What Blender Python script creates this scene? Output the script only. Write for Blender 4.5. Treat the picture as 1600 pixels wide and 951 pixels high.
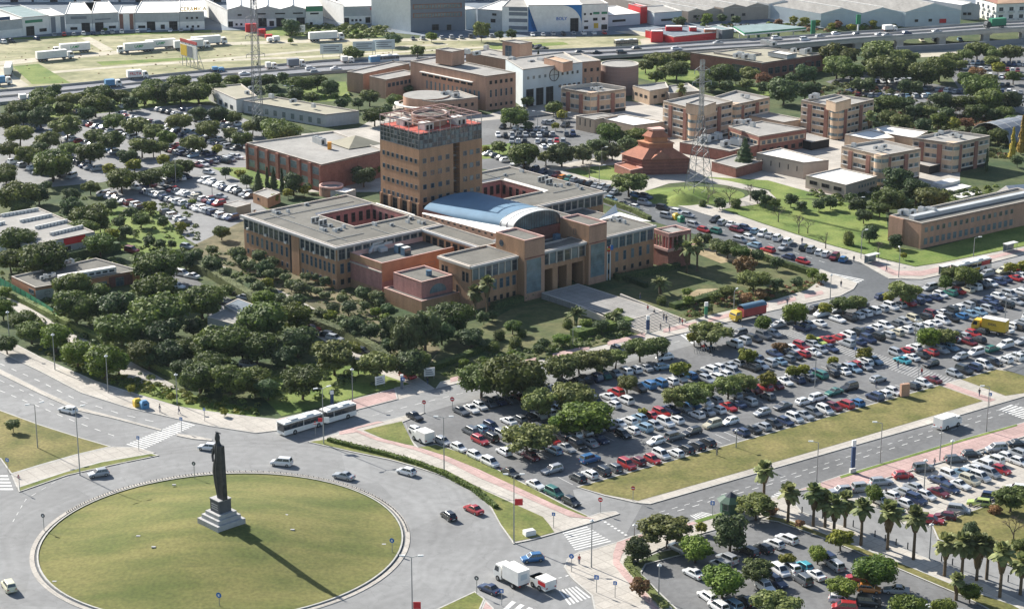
import bpy, bmesh, math, random
from mathutils import Vector, Matrix
R = math.radians
S = bpy.context.scene
C = S.collection
for o in list(bpy.data.objects): bpy.data.objects.remove(o)

# ---------------------------------------------------------------- camera, sky, sun, exposure
CH, CF = 145.0, 3155.0
TH = math.atan(975 / CF); cT, sT = math.cos(TH), math.sin(TH)
cam = bpy.data.cameras.new('camera'); cam.lens = 36 * CF / 1600; cam.sensor_width = 36
cam.clip_start = 1; cam.clip_end = 20000
co = bpy.data.objects.new('camera', cam); C.objects.link(co)
co.location = (0, 0, CH); co.rotation_euler = (R(90) - TH, 0, 0)
S.camera = co
SUN_AZ, SUN_EL = 134.0, 31.5          # direction towards the sun, degrees from +X
w = bpy.data.worlds.new('World'); S.world = w; w.use_nodes = True
nt = w.node_tree; bg = nt.nodes['Background']
sky = nt.nodes.new('ShaderNodeTexSky'); sky.sky_type = 'NISHITA'; sky.sun_disc = False
sky.sun_elevation = R(SUN_EL); sky.sun_rotation = R(90 - SUN_AZ)
nt.links.new(sky.outputs[0], bg.inputs[0]); bg.inputs[1].default_value = 0.075
sl = bpy.data.lights.new('sun', 'SUN'); sl.energy = 5.0; sl.angle = R(0.5); sl.color = (1.0, 0.95, 0.87)
so = bpy.data.objects.new('sun', sl); C.objects.link(so)
d = Vector((-math.cos(R(SUN_AZ)) * math.cos(R(SUN_EL)), -math.sin(R(SUN_AZ)) * math.cos(R(SUN_EL)), -math.sin(R(SUN_EL))))
so.rotation_euler = d.to_track_quat('-Z', 'Y').to_euler(); so.location = (-300, 500, 400)
S.view_settings.view_transform = 'Standard'; S.view_settings.look = 'None'
S.view_settings.exposure = 1.03; S.view_settings.gamma = 1
S.cycles.max_bounces = 6; S.cycles.diffuse_bounces = 3; S.cycles.volume_bounces = 0

# ---------------------------------------------------------------- measuring helpers
def W(px, py, z=0.0):
    """point of the world at height z that the photograph shows at (px, py)"""
    x = (px - 800) / CF; y = -(py - 475.5) / CF
    dy = cT + y * sT; dz = -sT + y * cT
    t = (z - CH) / dz
    return Vector((x * t, dy * t, z))
def pxm(px, py):                      # pixels per metre there
    p = W(px, py); return CF / (p.y * cT + CH * sT)
A0 = math.atan2(3302, 3837)           # the faculty's axes
def UV(px, py, z=0, a=A0):
    p = W(px, py, z)
    return p.x * math.cos(a) + p.y * math.sin(a), -p.x * math.sin(a) + p.y * math.cos(a)
def FU(u, v, z=0, a=A0):
    return Vector((u * math.cos(a) - v * math.sin(a), u * math.sin(a) + v * math.cos(a), z))

# ---------------------------------------------------------------- materials
MAT = {}
def wear(name, k=.16, grid=0):
    """tyre-polished streaks, patches and cracks over a paved surface"""
    m = MAT[name]; n = m.node_tree; b = n.nodes['Principled BSDF']; src = b.inputs['Base Color'].links[0].from_socket
    tc = n.nodes.new('ShaderNodeTexCoord'); vo = n.nodes.new('ShaderNodeTexVoronoi'); vo.feature = 'DISTANCE_TO_EDGE'; vo.inputs['Scale'].default_value = .13
    nz = n.nodes.new('ShaderNodeTexNoise'); nz.inputs['Scale'].default_value = .35; nz.inputs['Detail'].default_value = 5; n.links.new(tc.outputs['Object'], nz.inputs['Vector'])
    ad = n.nodes.new('ShaderNodeVectorMath'); ad.operation = 'MULTIPLY_ADD'; ad.inputs[1].default_value = (5, 5, 0); n.links.new(nz.outputs['Color'], ad.inputs[0]); n.links.new(tc.outputs['Object'], ad.inputs[2]); n.links.new(ad.outputs[0], vo.inputs['Vector'])
    c1 = n.nodes.new('ShaderNodeMapRange'); c1.inputs[1].default_value = .0; c1.inputs[2].default_value = .012; c1.inputs[3].default_value = 1 - k; c1.inputs[4].default_value = 1; n.links.new(vo.outputs['Distance'], c1.inputs[0])
    v2 = n.nodes.new('ShaderNodeTexVoronoi'); v2.inputs['Scale'].default_value = .07; n.links.new(tc.outputs['Object'], v2.inputs['Vector'])
    sp = n.nodes.new('ShaderNodeSeparateColor'); n.links.new(v2.outputs['Color'], sp.inputs[0]); c2 = n.nodes.new('ShaderNodeMapRange'); c2.inputs[3].default_value = 1 - k * .5; c2.inputs[4].default_value = 1 + k * .35; n.links.new(sp.outputs[0], c2.inputs[0])
    n3 = n.nodes.new('ShaderNodeTexNoise'); n3.inputs['Scale'].default_value = .9; n3.inputs['Detail'].default_value = 8; n.links.new(tc.outputs['Object'], n3.inputs['Vector']); c3 = n.nodes.new('ShaderNodeMapRange'); c3.inputs[1].default_value = .66; c3.inputs[2].default_value = .74; c3.inputs[3].default_value = 1; c3.inputs[4].default_value = 1 - k * .9; n.links.new(n3.outputs[0], c3.inputs[0])
    cs = [c1, c2, c3]
    if grid:
        bt = n.nodes.new('ShaderNodeTexBrick'); bt.offset = 0; bt.inputs['Scale'].default_value = grid; bt.inputs['Mortar Size'].default_value = .03; bt.inputs['Brick Width'].default_value = 1; bt.inputs['Row Height'].default_value = 1
        bt.inputs['Color1'].default_value = (1.04, 1.04, 1.04, 1); bt.inputs['Color2'].default_value = (.93, .93, .93, 1); bt.inputs['Mortar'].default_value = (.72, .72, .72, 1)
        rm = n.nodes.new('ShaderNodeMapping'); rm.inputs['Rotation'].default_value = (0, 0, -R(37)); n.links.new(tc.outputs['Object'], rm.inputs[0]); n.links.new(rm.outputs[0], bt.inputs['Vector']); cs.append(bt)
    out = src
    for c in cs:
        v = n.nodes.new('ShaderNodeVectorMath'); v.operation = 'SCALE'; n.links.new(out, v.inputs[0]); n.links.new(c.outputs[0], v.inputs['Scale']); out = v.outputs[0]
    n.links.new(out, b.inputs['Base Color'])
def _m(name):
    m = bpy.data.materials.new(name); m.use_nodes = True; MAT[name] = m
    n = m.node_tree; return m, n, n.nodes['Principled BSDF']
def mat(name, col, rough=0.8, var=0.12, scale=1.5, metal=0.0, spec=0.3, col2=None, bump=0.0, detail=4.0, scale2=None, emit=0, stretch=None):
    m, n, b = _m(name)
    b.inputs['Roughness'].default_value = rough; b.inputs['Metallic'].default_value = metal
    b.inputs['Specular IOR Level'].default_value = spec
    tc = n.nodes.new('ShaderNodeTexCoord')
    mp = n.nodes.new('ShaderNodeMapping'); n.links.new(tc.outputs['Object'], mp.inputs[0])
    if stretch: mp.inputs['Scale'].default_value = stretch
    ns = n.nodes.new('ShaderNodeTexNoise'); ns.inputs['Scale'].default_value = scale; ns.inputs['Detail'].default_value = detail
    n.links.new(mp.outputs[0], ns.inputs['Vector'])
    cr = n.nodes.new('ShaderNodeValToRGB'); e = cr.color_ramp.elements
    c2 = col2 or tuple(min(1, c * (1 + var)) for c in col)
    c1 = tuple(c * (1 - var) for c in col) if not col2 else col
    e[0].position = 0.35; e[1].position = 0.65
    e[0].color = (*c1, 1); e[1].color = (*c2, 1)
    n.links.new(ns.outputs[0], cr.inputs[0])
    out = cr.outputs[0]
    if scale2:
        n2 = n.nodes.new('ShaderNodeTexNoise'); n2.inputs['Scale'].default_value = scale2; n2.inputs['Detail'].default_value = 6
        n.links.new(tc.outputs['Object'], n2.inputs['Vector'])
        mr = n.nodes.new('ShaderNodeMapRange'); mr.inputs[1].default_value = .3; mr.inputs[2].default_value = .7
        mr.inputs[3].default_value = 1 - var; mr.inputs[4].default_value = 1 + var
        n.links.new(n2.outputs[0], mr.inputs[0])
        mx = n.nodes.new('ShaderNodeVectorMath'); mx.operation = 'SCALE'
        n.links.new(out, mx.inputs[0]); n.links.new(mr.outputs[0], mx.inputs['Scale']); out = mx.outputs[0]
    n.links.new(out, b.inputs['Base Color'])
    if bump:
        bp = n.nodes.new('ShaderNodeBump'); bp.inputs['Strength'].default_value = bump
        n3 = n.nodes.new('ShaderNodeTexNoise'); n3.inputs['Scale'].default_value = scale * 6
        n.links.new(tc.outputs['Object'], n3.inputs['Vector'])
        n.links.new(n3.outputs[0], bp.inputs['Height']); n.links.new(bp.outputs[0], b.inputs['Normal'])
    if emit:
        b.inputs['Emission Color'].default_value = (*col, 1); b.inputs['Emission Strength'].default_value = emit
    return m
mat('soil', (.028, .056, .016), .95, .3, .09, col2=(.085, .10, .036), scale2=.8, detail=8)
mat('dry_field', (.17, .18, .085), .95, .22, .05, col2=(.35, .32, .2), scale2=.35, detail=8, stretch=(1, 2.2, 1))
mat('dirt_track', (.42, .385, .30), .95, .12, .2, scale2=1)
mat('yard', (.15, .18, .21), .9, .15, .06, scale2=.6)
mat('asphalt_pale', (.232, .234, .232), .9, .09, .045, scale2=.6, stretch=(1, 1.6, 1), detail=9)
mat('plaza', (.27, .26, .245), .9, .12, .2, scale2=2)
mat('asphalt', (.148, .150, .151), .9, .14, .07, scale2=.9, detail=8)
mat('asphalt_dark', (.105, .112, .118), .9, .12, .08, scale2=1.0, detail=8)
mat('highway', (.2, .205, .22), .9, .1, .08, scale2=.8)
mat('paving', (.42, .39, .345), .9, .1, .12, scale2=2.2)
mat('pink_paving', (.43, .30, .275), .9, .12, .2, scale2=2.4)
mat('kerb_stone', (.42, .41, .38), .85, .12, 1)
mat('white_paint', (.60, .60, .58), .8, .16, .8, scale2=3)
mat('faded_paint', (.33, .33, .325), .9, .2, .8, scale2=3)
mat('yellow_paint', (.6, .45, .08), .8, .1, .8)
mat('lawn_dry', (.10, .105, .026), .95, .3, .13, col2=(.195, .168, .06), scale2=1.7, detail=10, bump=.4)
mat('lawn_mound', (.088, .108, .023), .95, .22, .06, col2=(.172, .162, .05), scale2=1.6, detail=10, bump=.4, stretch=(1, 2.6, 1))
mat('lawn_strip', (.085, .115, .022), .95, .26, .14, col2=(.18, .178, .052), scale2=1.7, detail=9)
mat('lawn_green', (.085, .14, .022), .95, .24, .12, col2=(.18, .22, .052), scale2=1.5, detail=8)
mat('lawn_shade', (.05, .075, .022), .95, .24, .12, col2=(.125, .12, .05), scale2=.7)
mat('garden_soil', (.075, .075, .035), .95, .22, .2, col2=(.19, .16, .09), scale2=1.2)
mat('tan_soil', (.25, .195, .11), .95, .16, .15, col2=(.37, .30, .185), scale2=.7)
mat('brick', (.39, .228, .135), .9, .12, .7, scale2=3, stretch=(1, 1, .12))
mat('brick_red', (.27, .12, .09), .9, .12, .5, scale2=2)
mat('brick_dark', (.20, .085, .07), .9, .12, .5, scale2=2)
mat('brick_pink', (.42, .255, .18), .9, .1, .6, scale2=2.5, stretch=(1, 1, .12))
mat('brick_band', (.30, .2, .17), .9, .1, .4, stretch=(.2, .2, 4))
mat('pink_wall', (.42, .205, .18), .9, .12, .6, scale2=1.5, stretch=(1, 1, .15))
mat('red_wall', (.42, .08, .075), .9, .1, .5)
mat('orange_wall', (.47, .22, .12), .9, .1, .5)
mat('beige_wall', (.55, .41, .29), .9, .09, .7, scale2=2.5, stretch=(1, 1, .12))
mat('beige_shade', (.42, .35, .29), .9, .06, .5)
mat('brown_pilaster', (.26, .13, .10), .9, .1, .6)
mat('grey_wall', (.42, .44, .45), .85, .06, .3, scale2=1.2)
mat('pale_wall', (.60, .60, .57), .85, .05, .3, scale2=1.2)
mat('white_wall', (.78, .77, .73), .85, .05, .2, scale2=.8)
mat('blue_white_wall', (.52, .58, .60), .85, .05, .3)
mat('roof_gravel', (.148, .143, .126), .95, .12, .25, scale2=1.6, detail=8)
mat('roof_pale', (.30, .29, .27), .95, .1, .2, scale2=1.2)
mat('roof_white', (.74, .73, .69), .8, .05, .15, scale2=.8)
mat('roof_grey', (.28, .27, .25), .95, .12, .15, scale2=.8, stretch=(3, .4, 1))
mat('roof_teal', (.2, .27, .27), .9, .1, .3)
mat('roof_yellow', (.31, .29, .22), .9, .08, .3)
mat('roof_tile', (.5, .33, .22), .9, .1, .4)
mat('pergola', (.36, .25, .22), .8, .08, .6)
mat('dark_green', (.03, .075, .05), .6, .1, .6)
mat('terracotta', (.36, .145, .09), .85, .1, .6, scale2=2)
mat('terrace_red', (.42, .085, .06), .85, .08, .5)
mat('coping', (.52, .47, .41), .85, .06, .6)
mat('coping_white', (.7, .68, .64), .85, .05, .6)
mat('pink_coping', (.66, .42, .36), .85, .05, .6)
mat('blue_metal', (.13, .22, .31), .75, .06, .15, spec=.15, scale2=.6, stretch=(1, 1, 4))
mat('white_metal', (.56, .57, .56), .6, .05, .5, metal=.1)
mat('grey_metal', (.33, .34, .34), .5, .08, .6, metal=.5)
mat('lattice_steel', (.24, .25, .26), .5, .08, .6, metal=.3)
mat('dark_metal', (.05, .055, .06), .5, .1, .6, metal=.3)
mat('bronze', (.055, .058, .062), .55, .25, 1.2, metal=.5, bump=.4)
mat('granite_dark', (.10, .105, .115), .7, .12, 1)
mat('granite_pale', (.40, .395, .39), .85, .1, .8)
mat('frame', (.20, .205, .21), .6, .05, 1)
mat('frame_dark', (.08, .08, .08), .6, .05, 1)
mat('glass', (.03, .045, .06), .12, .35, .35, spec=.8)
mat('glass_blue', (.035, .075, .11), .15, .35, .5, spec=.8)
mat('glass_pale', (.14, .19, .21), .2, .3, .4, spec=.8)
mat('opening', (.02, .018, .018), .9, .2, 1)
mat('bark', (.09, .065, .045), .95, .2, 2)
mat('palm_bark', (.13, .095, .06), .95, .2, 3)
mat('thatch', (.16, .115, .06), .95, .25, 3)
mat('tyre', (.02, .02, .02), .8, .1, 3)
mat('car_glass', (.02, .028, .036), .08, .15, 1, spec=.9)
mat('lamp_lens', (.75, .76, .74), .3, .05, 2)
mat('tail_red', (.45, .02, .02), .35, .05, 2)
mat('red_paint', (.55, .03, .035), .5, .06, 1)
mat('yellow_plastic', (.62, .42, .05), .5, .06, 1)
mat('blue_plastic', (.10, .25, .42), .5, .06, 1)
mat('green_plastic', (.04, .22, .12), .5, .06, 1)
mat('orange_plastic', (.75, .32, .04), .5, .06, 1)
mat('sign_blue', (.03, .16, .5), .5, .04, 1)
mat('sign_white', (.78, .78, .76), .5, .04, 1)
mat('ink', (.04, .045, .06), .8, .04, 1)
mat('ink_green', (.05, .32, .12), .7, .04, 1)
mat('ink_yellow', (.7, .45, .05), .7, .04, 1)
mat('skin', (.45, .28, .2), .7, .05, 2)
mat('cloth_dark', (.03, .035, .05), .9, .1, 3)
mat('cloth_blue', (.05, .08, .16), .9, .1, 3)
mat('cloth_red', (.35, .06, .05), .9, .1, 3)
mat('tarp_blue', (.08, .15, .22), .6, .1, .8)
mat('facade_blue', (.02, .17, .45), .6, .05, .6)
mat('hall_cladding', (.18, .2, .23), .7, .05, .4)
mat('rock', (.25, .21, .17), .95, .2, 1.5)
def obj_colour_mat(name, rough, spec, metal=0.0, coat=0.0):
    m, n, b = _m(name)
    oi = n.nodes.new('ShaderNodeObjectInfo'); n.links.new(oi.outputs['Color'], b.inputs['Base Color'])
    b.inputs['Roughness'].default_value = rough; b.inputs['Specular IOR Level'].default_value = spec
    b.inputs['Metallic'].default_value = metal; b.inputs['Coat Weight'].default_value = coat
obj_colour_mat('car_paint', .32, .5, .15, .6)
def vcol_mat(name):
    m, n, b = _m(name)
    a = n.nodes.new('ShaderNodeAttribute'); a.attribute_name = 'paint'
    n.links.new(a.outputs['Color'], b.inputs['Base Color']); b.inputs['Roughness'].default_value = .32
vcol_mat('paint_attribute')
def leaf_mat(name, c1, c2, c3=None, hue=.5):
    """leaf colours: differ from clump to clump and from tree to tree"""
    m, n, b = _m(name)
    b.inputs['Roughness'].default_value = .65; b.inputs['Specular IOR Level'].default_value = .25
    g = n.nodes.new('ShaderNodeNewGeometry'); tc = n.nodes.new('ShaderNodeTexCoord')
    ns = n.nodes.new('ShaderNodeTexNoise'); ns.inputs['Scale'].default_value = 2.2; ns.inputs['Detail'].default_value = 3
    n.links.new(tc.outputs['Object'], ns.inputs['Vector'])
    a1 = n.nodes.new('ShaderNodeMath'); a1.operation = 'MULTIPLY_ADD'; a1.inputs[1].default_value = .45
    n.links.new(g.outputs['Random Per Island'], a1.inputs[0]); n.links.new(ns.outputs[0], a1.inputs[2])
    cr = n.nodes.new('ShaderNodeValToRGB'); e = cr.color_ramp.elements
    e[0].position = .35; e[1].position = .95; e[0].color = (*c1, 1); e[1].color = (*c2, 1)
    if c3: x = e.new(.86); x.color = (*c3, 1)
    n.links.new(a1.outputs[0], cr.inputs[0])
    oi = n.nodes.new('ShaderNodeObjectInfo')
    hs = n.nodes.new('ShaderNodeHueSaturation')
    mr = n.nodes.new('ShaderNodeMapRange'); mr.inputs[3].default_value = .475; mr.inputs[4].default_value = .515
    n.links.new(oi.outputs['Random'], mr.inputs[0]); n.links.new(mr.outputs[0], hs.inputs['Hue'])
    mr2 = n.nodes.new('ShaderNodeMapRange'); mr2.inputs[3].default_value = .7; mr2.inputs[4].default_value = 1.3
    mu = n.nodes.new('ShaderNodeMath'); mu.operation = 'FRACT'
    m7 = n.nodes.new('ShaderNodeMath'); m7.operation = 'MULTIPLY'; m7.inputs[1].default_value = 7.3
    n.links.new(oi.outputs['Random'], m7.inputs[0]); n.links.new(m7.outputs[0], mu.inputs[0]); n.links.new(mu.outputs[0], mr2.inputs[0])
    n.links.new(mr2.outputs[0], hs.inputs['Value']); n.links.new(cr.outputs[0], hs.inputs['Color'])
    n.links.new(hs.outputs[0], b.inputs['Base Color'])
    tr = n.nodes.new('ShaderNodeBsdfTranslucent'); n.links.new(hs.outputs[0], tr.inputs[0])
    mx = n.nodes.new('ShaderNodeMixShader'); mx.inputs[0].default_value = .28
    n.links.new(b.outputs[0], mx.inputs[1]); n.links.new(tr.outputs[0], mx.inputs[2])
    n.links.new(mx.outputs[0], n.nodes['Material Output'].inputs[0])
def ring_wear(name, cx, cy, k=.10):
    m = MAT[name]; n = m.node_tree; b = n.nodes['Principled BSDF']; src = b.inputs['Base Color'].links[0].from_socket
    tc = n.nodes.new('ShaderNodeTexCoord'); sb = n.nodes.new('ShaderNodeVectorMath'); sb.operation = 'DISTANCE'; sb.inputs[1].default_value = (cx, cy, 0); n.links.new(tc.outputs['Object'], sb.inputs[0])
    nz = n.nodes.new('ShaderNodeTexNoise'); nz.inputs['Scale'].default_value = .05; n.links.new(tc.outputs['Object'], nz.inputs['Vector'])
    ma = n.nodes.new('ShaderNodeMath'); ma.operation = 'MULTIPLY_ADD'; ma.inputs[1].default_value = 9; n.links.new(nz.outputs[0], ma.inputs[0]); n.links.new(sb.outputs['Value'], ma.inputs[2])
    cb = n.nodes.new('ShaderNodeCombineXYZ'); n.links.new(ma.outputs[0], cb.inputs[0]); n1 = n.nodes.new('ShaderNodeTexNoise'); n1.inputs['Scale'].default_value = .55; n1.inputs['Detail'].default_value = 6; n.links.new(cb.outputs[0], n1.inputs['Vector'])
    mr = n.nodes.new('ShaderNodeMapRange'); mr.inputs[1].default_value = .3; mr.inputs[2].default_value = .7; mr.inputs[3].default_value = 1 - k; mr.inputs[4].default_value = 1 + k * .5; n.links.new(n1.outputs[0], mr.inputs[0])
    v = n.nodes.new('ShaderNodeVectorMath'); v.operation = 'SCALE'; n.links.new(src, v.inputs[0]); n.links.new(mr.outputs[0], v.inputs['Scale']); n.links.new(v.outputs[0], b.inputs['Base Color'])
for k_ in ('asphalt_pale', 'asphalt', 'asphalt_dark', 'highway', 'roof_gravel', 'roof_pale'): wear(k_)
ring_wear('asphalt_pale', -51.08, 327.66, .13); ring_wear('lawn_mound', -51.08, 327.66, .08); wear('paving', .12, .42); wear('pink_paving', .12, .42); wear('plaza', .14, .42)
leaf_mat('leaf_dark', (.032, .058, .014), (.155, .195, .045), (.115, .155, .034))
leaf_mat('leaf_bright', (.036, .076, .011), (.185, .25, .034), (.14, .2, .026))
leaf_mat('leaf_olive', (.052, .078, .022), (.20, .235, .07))
leaf_mat('leaf_yellow', (.07, .09, .012), (.26, .27, .035))
leaf_mat('leaf_autumn', (.11, .065, .03), (.28, .16, .07))
leaf_mat('leaf_bluish', (.024, .05, .02), (.105, .15, .056))
leaf_mat('leaf_grey', (.05, .075, .03), (.17, .21, .085))
leaf_mat('leaf_palm', (.06, .09, .03), (.26, .29, .11))
leaf_mat('twig', (.09, .07, .055), (.2, .165, .13))
leaf_mat('leaf_poplar', (.3, .24, .03), (.5, .4, .06))

# ---------------------------------------------------------------- mesh helpers
class MB:
    def __init__(s): s.v = []; s.f = []; s.m = []; s.mats = []
    def mi(s, m):
        if m not in s.mats: s.mats.append(m)
        return s.mats.index(m)
    def face(s, pts, m):
        i = len(s.v); s.v += [tuple(p) for p in pts]; s.f.append(tuple(range(i, i + len(pts)))); s.m.append(s.mi(m))
    def hexa(s, p, m, bottom=True):           # p: 4 bottom then 4 top, counter-clockwise
        i = len(s.v); s.v += [tuple(q) for q in p]; k = s.mi(m)
        fs = [(4, 5, 6, 7), (0, 1, 5, 4), (1, 2, 6, 5), (2, 3, 7, 6), (3, 0, 4, 7)]
        if bottom: fs.append((3, 2, 1, 0))
        for f in fs: s.f.append(tuple(i + a for a in f)); s.m.append(k)
    def box(s, x0, y0, z0, x1, y1, z1, m, bottom=True):
        s.hexa([(x0, y0, z0), (x1, y0, z0), (x1, y1, z0), (x0, y1, z0), (x0, y0, z1), (x1, y0, z1), (x1, y1, z1), (x0, y1, z1)], m, bottom)
    def prism(s, pts, z0, z1, m, top=None, cap=True):
        n = len(pts); i = len(s.v); k = s.mi(m)
        s.v += [(p[0], p[1], z0) for p in pts] + [(p[0], p[1], z1) for p in pts]
        for a in range(n):
            b = (a + 1) % n; s.f.append((i + a, i + b, i + n + b, i + n + a)); s.m.append(k)
        if cap: s.f.append(tuple(i + n + a for a in range(n))); s.m.append(s.mi(top or m))
    def bar(s, a, b, r, m, r2=None, n=4):
        a = Vector(a); b = Vector(b); d = (b - a)
        if d.length < 1e-6: return
        q = d.to_track_quat('Z', 'X'); i = len(s.v); k = s.mi(m); r2 = r if r2 is None else r2
        for P_, rr in ((a, r), (b, r2)):
            for j in range(n):
                t = 2 * math.pi * (j + .5) / n; s.v.append(tuple(P_ + q @ Vector((rr * math.cos(t), rr * math.sin(t), 0))))
        for j in range(n):
            h = (j + 1) % n; s.f.append((i + j, i + h, i + n + h, i + n + j)); s.m.append(k)
        s.f.append(tuple(i + n + j for j in range(n))); s.m.append(k)
        s.f.append(tuple(i + j for j in reversed(range(n)))); s.m.append(k)
    def ring(s, pts, w, z0, z1, m):            # low wall of width w just inside a closed outline
        n = len(pts); c = Vector((sum(p[0] for p in pts) / n, sum(p[1] for p in pts) / n))
        area = sum(pts[a][0] * pts[(a + 1) % n][1] - pts[(a + 1) % n][0] * pts[a][1] for a in range(n))
        sg = 1 if area > 0 else -1
        P_ = [Vector((p[0], p[1])) for p in pts]; inn = []
        for a in range(n):
            d1 = (P_[a] - P_[a - 1]).normalized(); d2 = (P_[(a + 1) % n] - P_[a]).normalized()
            n1 = Vector((-d1.y, d1.x)) * sg; n2 = Vector((-d2.y, d2.x)) * sg
            b = (n1 + n2); b = b / max(.3, b.length_squared) * 2 if b.length > 1e-4 else n1
            inn.append(P_[a] + b * w)
        for a in range(n):
            b = (a + 1) % n
            q = [P_[a], P_[b], inn[b], inn[a]] if sg > 0 else [P_[b], P_[a], inn[a], inn[b]]
            s.hexa([(x.x, x.y, z0) for x in q] + [(x.x, x.y, z1) for x in q], m, False)
        return [(q.x, q.y) for q in inn]
    def mesh(s, name, smooth=False):
        me = bpy.data.meshes.new(name); me.from_pydata(s.v, [], s.f)
        for m in s.mats: me.materials.append(MAT[m])
        me.polygons.foreach_set('material_index', s.m)
        if smooth: me.polygons.foreach_set('use_smooth', [True] * len(s.f))
        me.update(); return me
    def build(s, name, parent=None, kind=None, smooth=False, loc=None):
        o = bpy.data.objects.new(name, s.mesh(name, smooth)); C.objects.link(o)
        if parent: o.parent = parent
        if kind: o['kind'] = kind
        if loc is not None: o.location = loc
        return o
def put(name, me, parent=None, loc=(0, 0, 0), rz=0.0, scale=None, kind=None):
    o = bpy.data.objects.new(name, me); C.objects.link(o); o.location = loc; o.rotation_euler = (0, 0, rz)
    if parent: o.parent = parent
    if scale: o.scale = scale
    if kind: o['kind'] = kind
    return o
def tag(o, label, cat, group=None):
    o['label'] = label; o['category'] = cat
    if group: o['group'] = group
    return o
def thing(name, label, cat, loc=(0, 0, 0), rz=0.0, group=None):
    o = bpy.data.objects.new(name, None); C.objects.link(o); o.location = loc; o.rotation_euler = (0, 0, rz)
    o.empty_display_size = .5
    return tag(o, label, cat, group)
ORD = ['leftmost', 'second from the left', 'third from the left', 'fourth from the left', 'fifth from the left', 'sixth from the left', 'seventh from the left', 'eighth from the left', 'ninth from the left', 'tenth from the left']
def ordl(i, n):
    if n == 1: return ''
    if i == n - 1: return 'rightmost'
    if i < 10 and (i <= n / 2 or n - i > 10): return ORD[i]
    k = n - 1 - i
    if k < 10: return ORD[k].replace('left', 'right')
    return ['11th', '12th', '13th', '14th', '15th', '16th', '17th', '18th', '19th', '20th', '21st', '22nd', '23rd', '24th', '25th'][i - 10] + ' from the left' if i < 25 else '%dth from the right' % (k + 1)
rnd = random.Random(7)

# ================================================================ GROUND
ZC = {}
def sheet(name, pts, z, m, world=False):
    if z > .001:
        if z > .13 and z < .3: z += .04
        k = round(z, 3); ZC[k] = ZC.get(k, 0) + 1; z += .0012 * ZC[k]
    P_ = [p if world else W(*p) for p in pts]
    me = bpy.data.meshes.new(name); me.from_pydata([(p[0], p[1], z) for p in P_], [], [tuple(range(len(P_)))])
    me.materials.append(MAT[m]); me.update()
    if me.polygons[0].normal.z < 0: me.flip_normals()
    o = bpy.data.objects.new(name, me); C.objects.link(o); o['kind'] = 'structure'; return o
def raised(name, pts, m, h=.13, kerb=True, kw=.28, z0=0.0):
    P_ = [W(*p) for p in pts]; P_ = [(p.x, p.y) for p in P_]
    n = len(P_); ar = sum(P_[a][0] * P_[(a + 1) % n][1] - P_[(a + 1) % n][0] * P_[a][1] for a in range(n))
    if ar < 0: P_ = P_[::-1]
    ZC['r'] = ZC.get('r', 0) + 1; h += .0015 * ZC['r']
    b = MB(); b.prism(P_, z0, z0 + h, m); o = b.build(name, kind='structure')
    if kerb:
        k = MB(); k.ring(P_, kw, z0 + .001, z0 + h + .02, 'kerb_stone'); k.build('kerb', o)
    return o
sheet('ground', [(-4000, -600), (4000, -600), (4000, 6000), (-4000, 6000)], 0, 'soil', True)
sheet('industrial_yard', [(-400, 74), (0, 70), (330, 48), (560, 46), (720, 62), (900, 58), (1000, 52), (1200, 50), (1500, 30), (2000, 0), (2000, -150), (-400, -150)], .02, 'yard')
sheet('dry_field', [(-300, 170), (-300, 70), (0, 64), (330, 47), (420, 52), (560, 62), (720, 63), (820, 58), (1010, 56), (1090, 66), (980, 76), (897, 80), (760, 86), (636, 91), (500, 99), (322, 114), (148, 131), (0, 144)], .03, 'dry_field')
for t_ in ([(-200, 108), (0, 103), (130, 90), (330, 72), (520, 66), (740, 64), (900, 60), (900, 57.5), (740, 60), (520, 61.5), (330, 67), (130, 84), (0, 96), (-200, 99)],
           [(40, 119), (150, 109), (300, 98), (480, 91), (800, 73), (800, 71), (480, 88), (300, 95), (150, 106), (40, 115)],
           [(0, 104), (16, 104), (22, 118), (46, 134), (20, 140), (0, 136)], [(126, 60), (140, 58), (178, 78), (160, 80)],
           [(255, 102), (500, 80), (700, 71), (700, 69), (500, 77), (255, 99)], [(1040, 62), (960, 50), (990, 48), (1090, 64)]):
    sheet('dirt_track', t_, .045, 'dirt_track')
for t_ in ([(20, 104), (60, 100), (110, 130), (50, 132)], [(330, 47), (10, 60), (10, 63), (330, 51)], [(150, 97), (300, 90), (310, 93), (160, 103)], [(440, 40), (560, 42), (600, 58), (520, 59), (400, 55)], [(760, 72), (880, 66), (890, 70), (770, 78)]):
    sheet('grass_patch', t_, .055, 'lawn_green')
# campus ground
sheet('campus_paving', [(330, 262), (420, 215), (560, 200), (640, 150), (760, 180), (860, 150), (1000, 160), (1250, 200), (1500, 260), (1500, 300), (1300, 305), (1180, 290), (1060, 280), (960, 300), (800, 250), (590, 300), (420, 300)], .02, 'paving')
for i, t_ in enumerate(([(-200, 190), (0, 178), (60, 196), (130, 186), (170, 172), (250, 160), (330, 165), (430, 205), (385, 243), (330, 250), (240, 262), (160, 285), (0, 300), (-200, 310)],
           [(150, 300), (215, 280), (300, 262), (345, 243), (400, 255), (388, 285), (395, 312), (440, 345), (375, 378), (330, 398), (300, 378), (230, 338), (150, 305)],
           [(745, 190), (870, 178), (1000, 215), (1010, 235), (900, 252), (800, 275), (745, 262)],
           [(1290, 128), (1350, 113), (1480, 135), (1620, 165), (1560, 185), (1400, 170)],
           [(1465, 88), (1600, 76), (1800, 80), (1800, 210), (1640, 195), (1500, 142)])):
    sheet('parking_lot', t_, .04, ('asphalt_pale', 'asphalt_pale', 'asphalt', 'asphalt', 'asphalt')[i])
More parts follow.
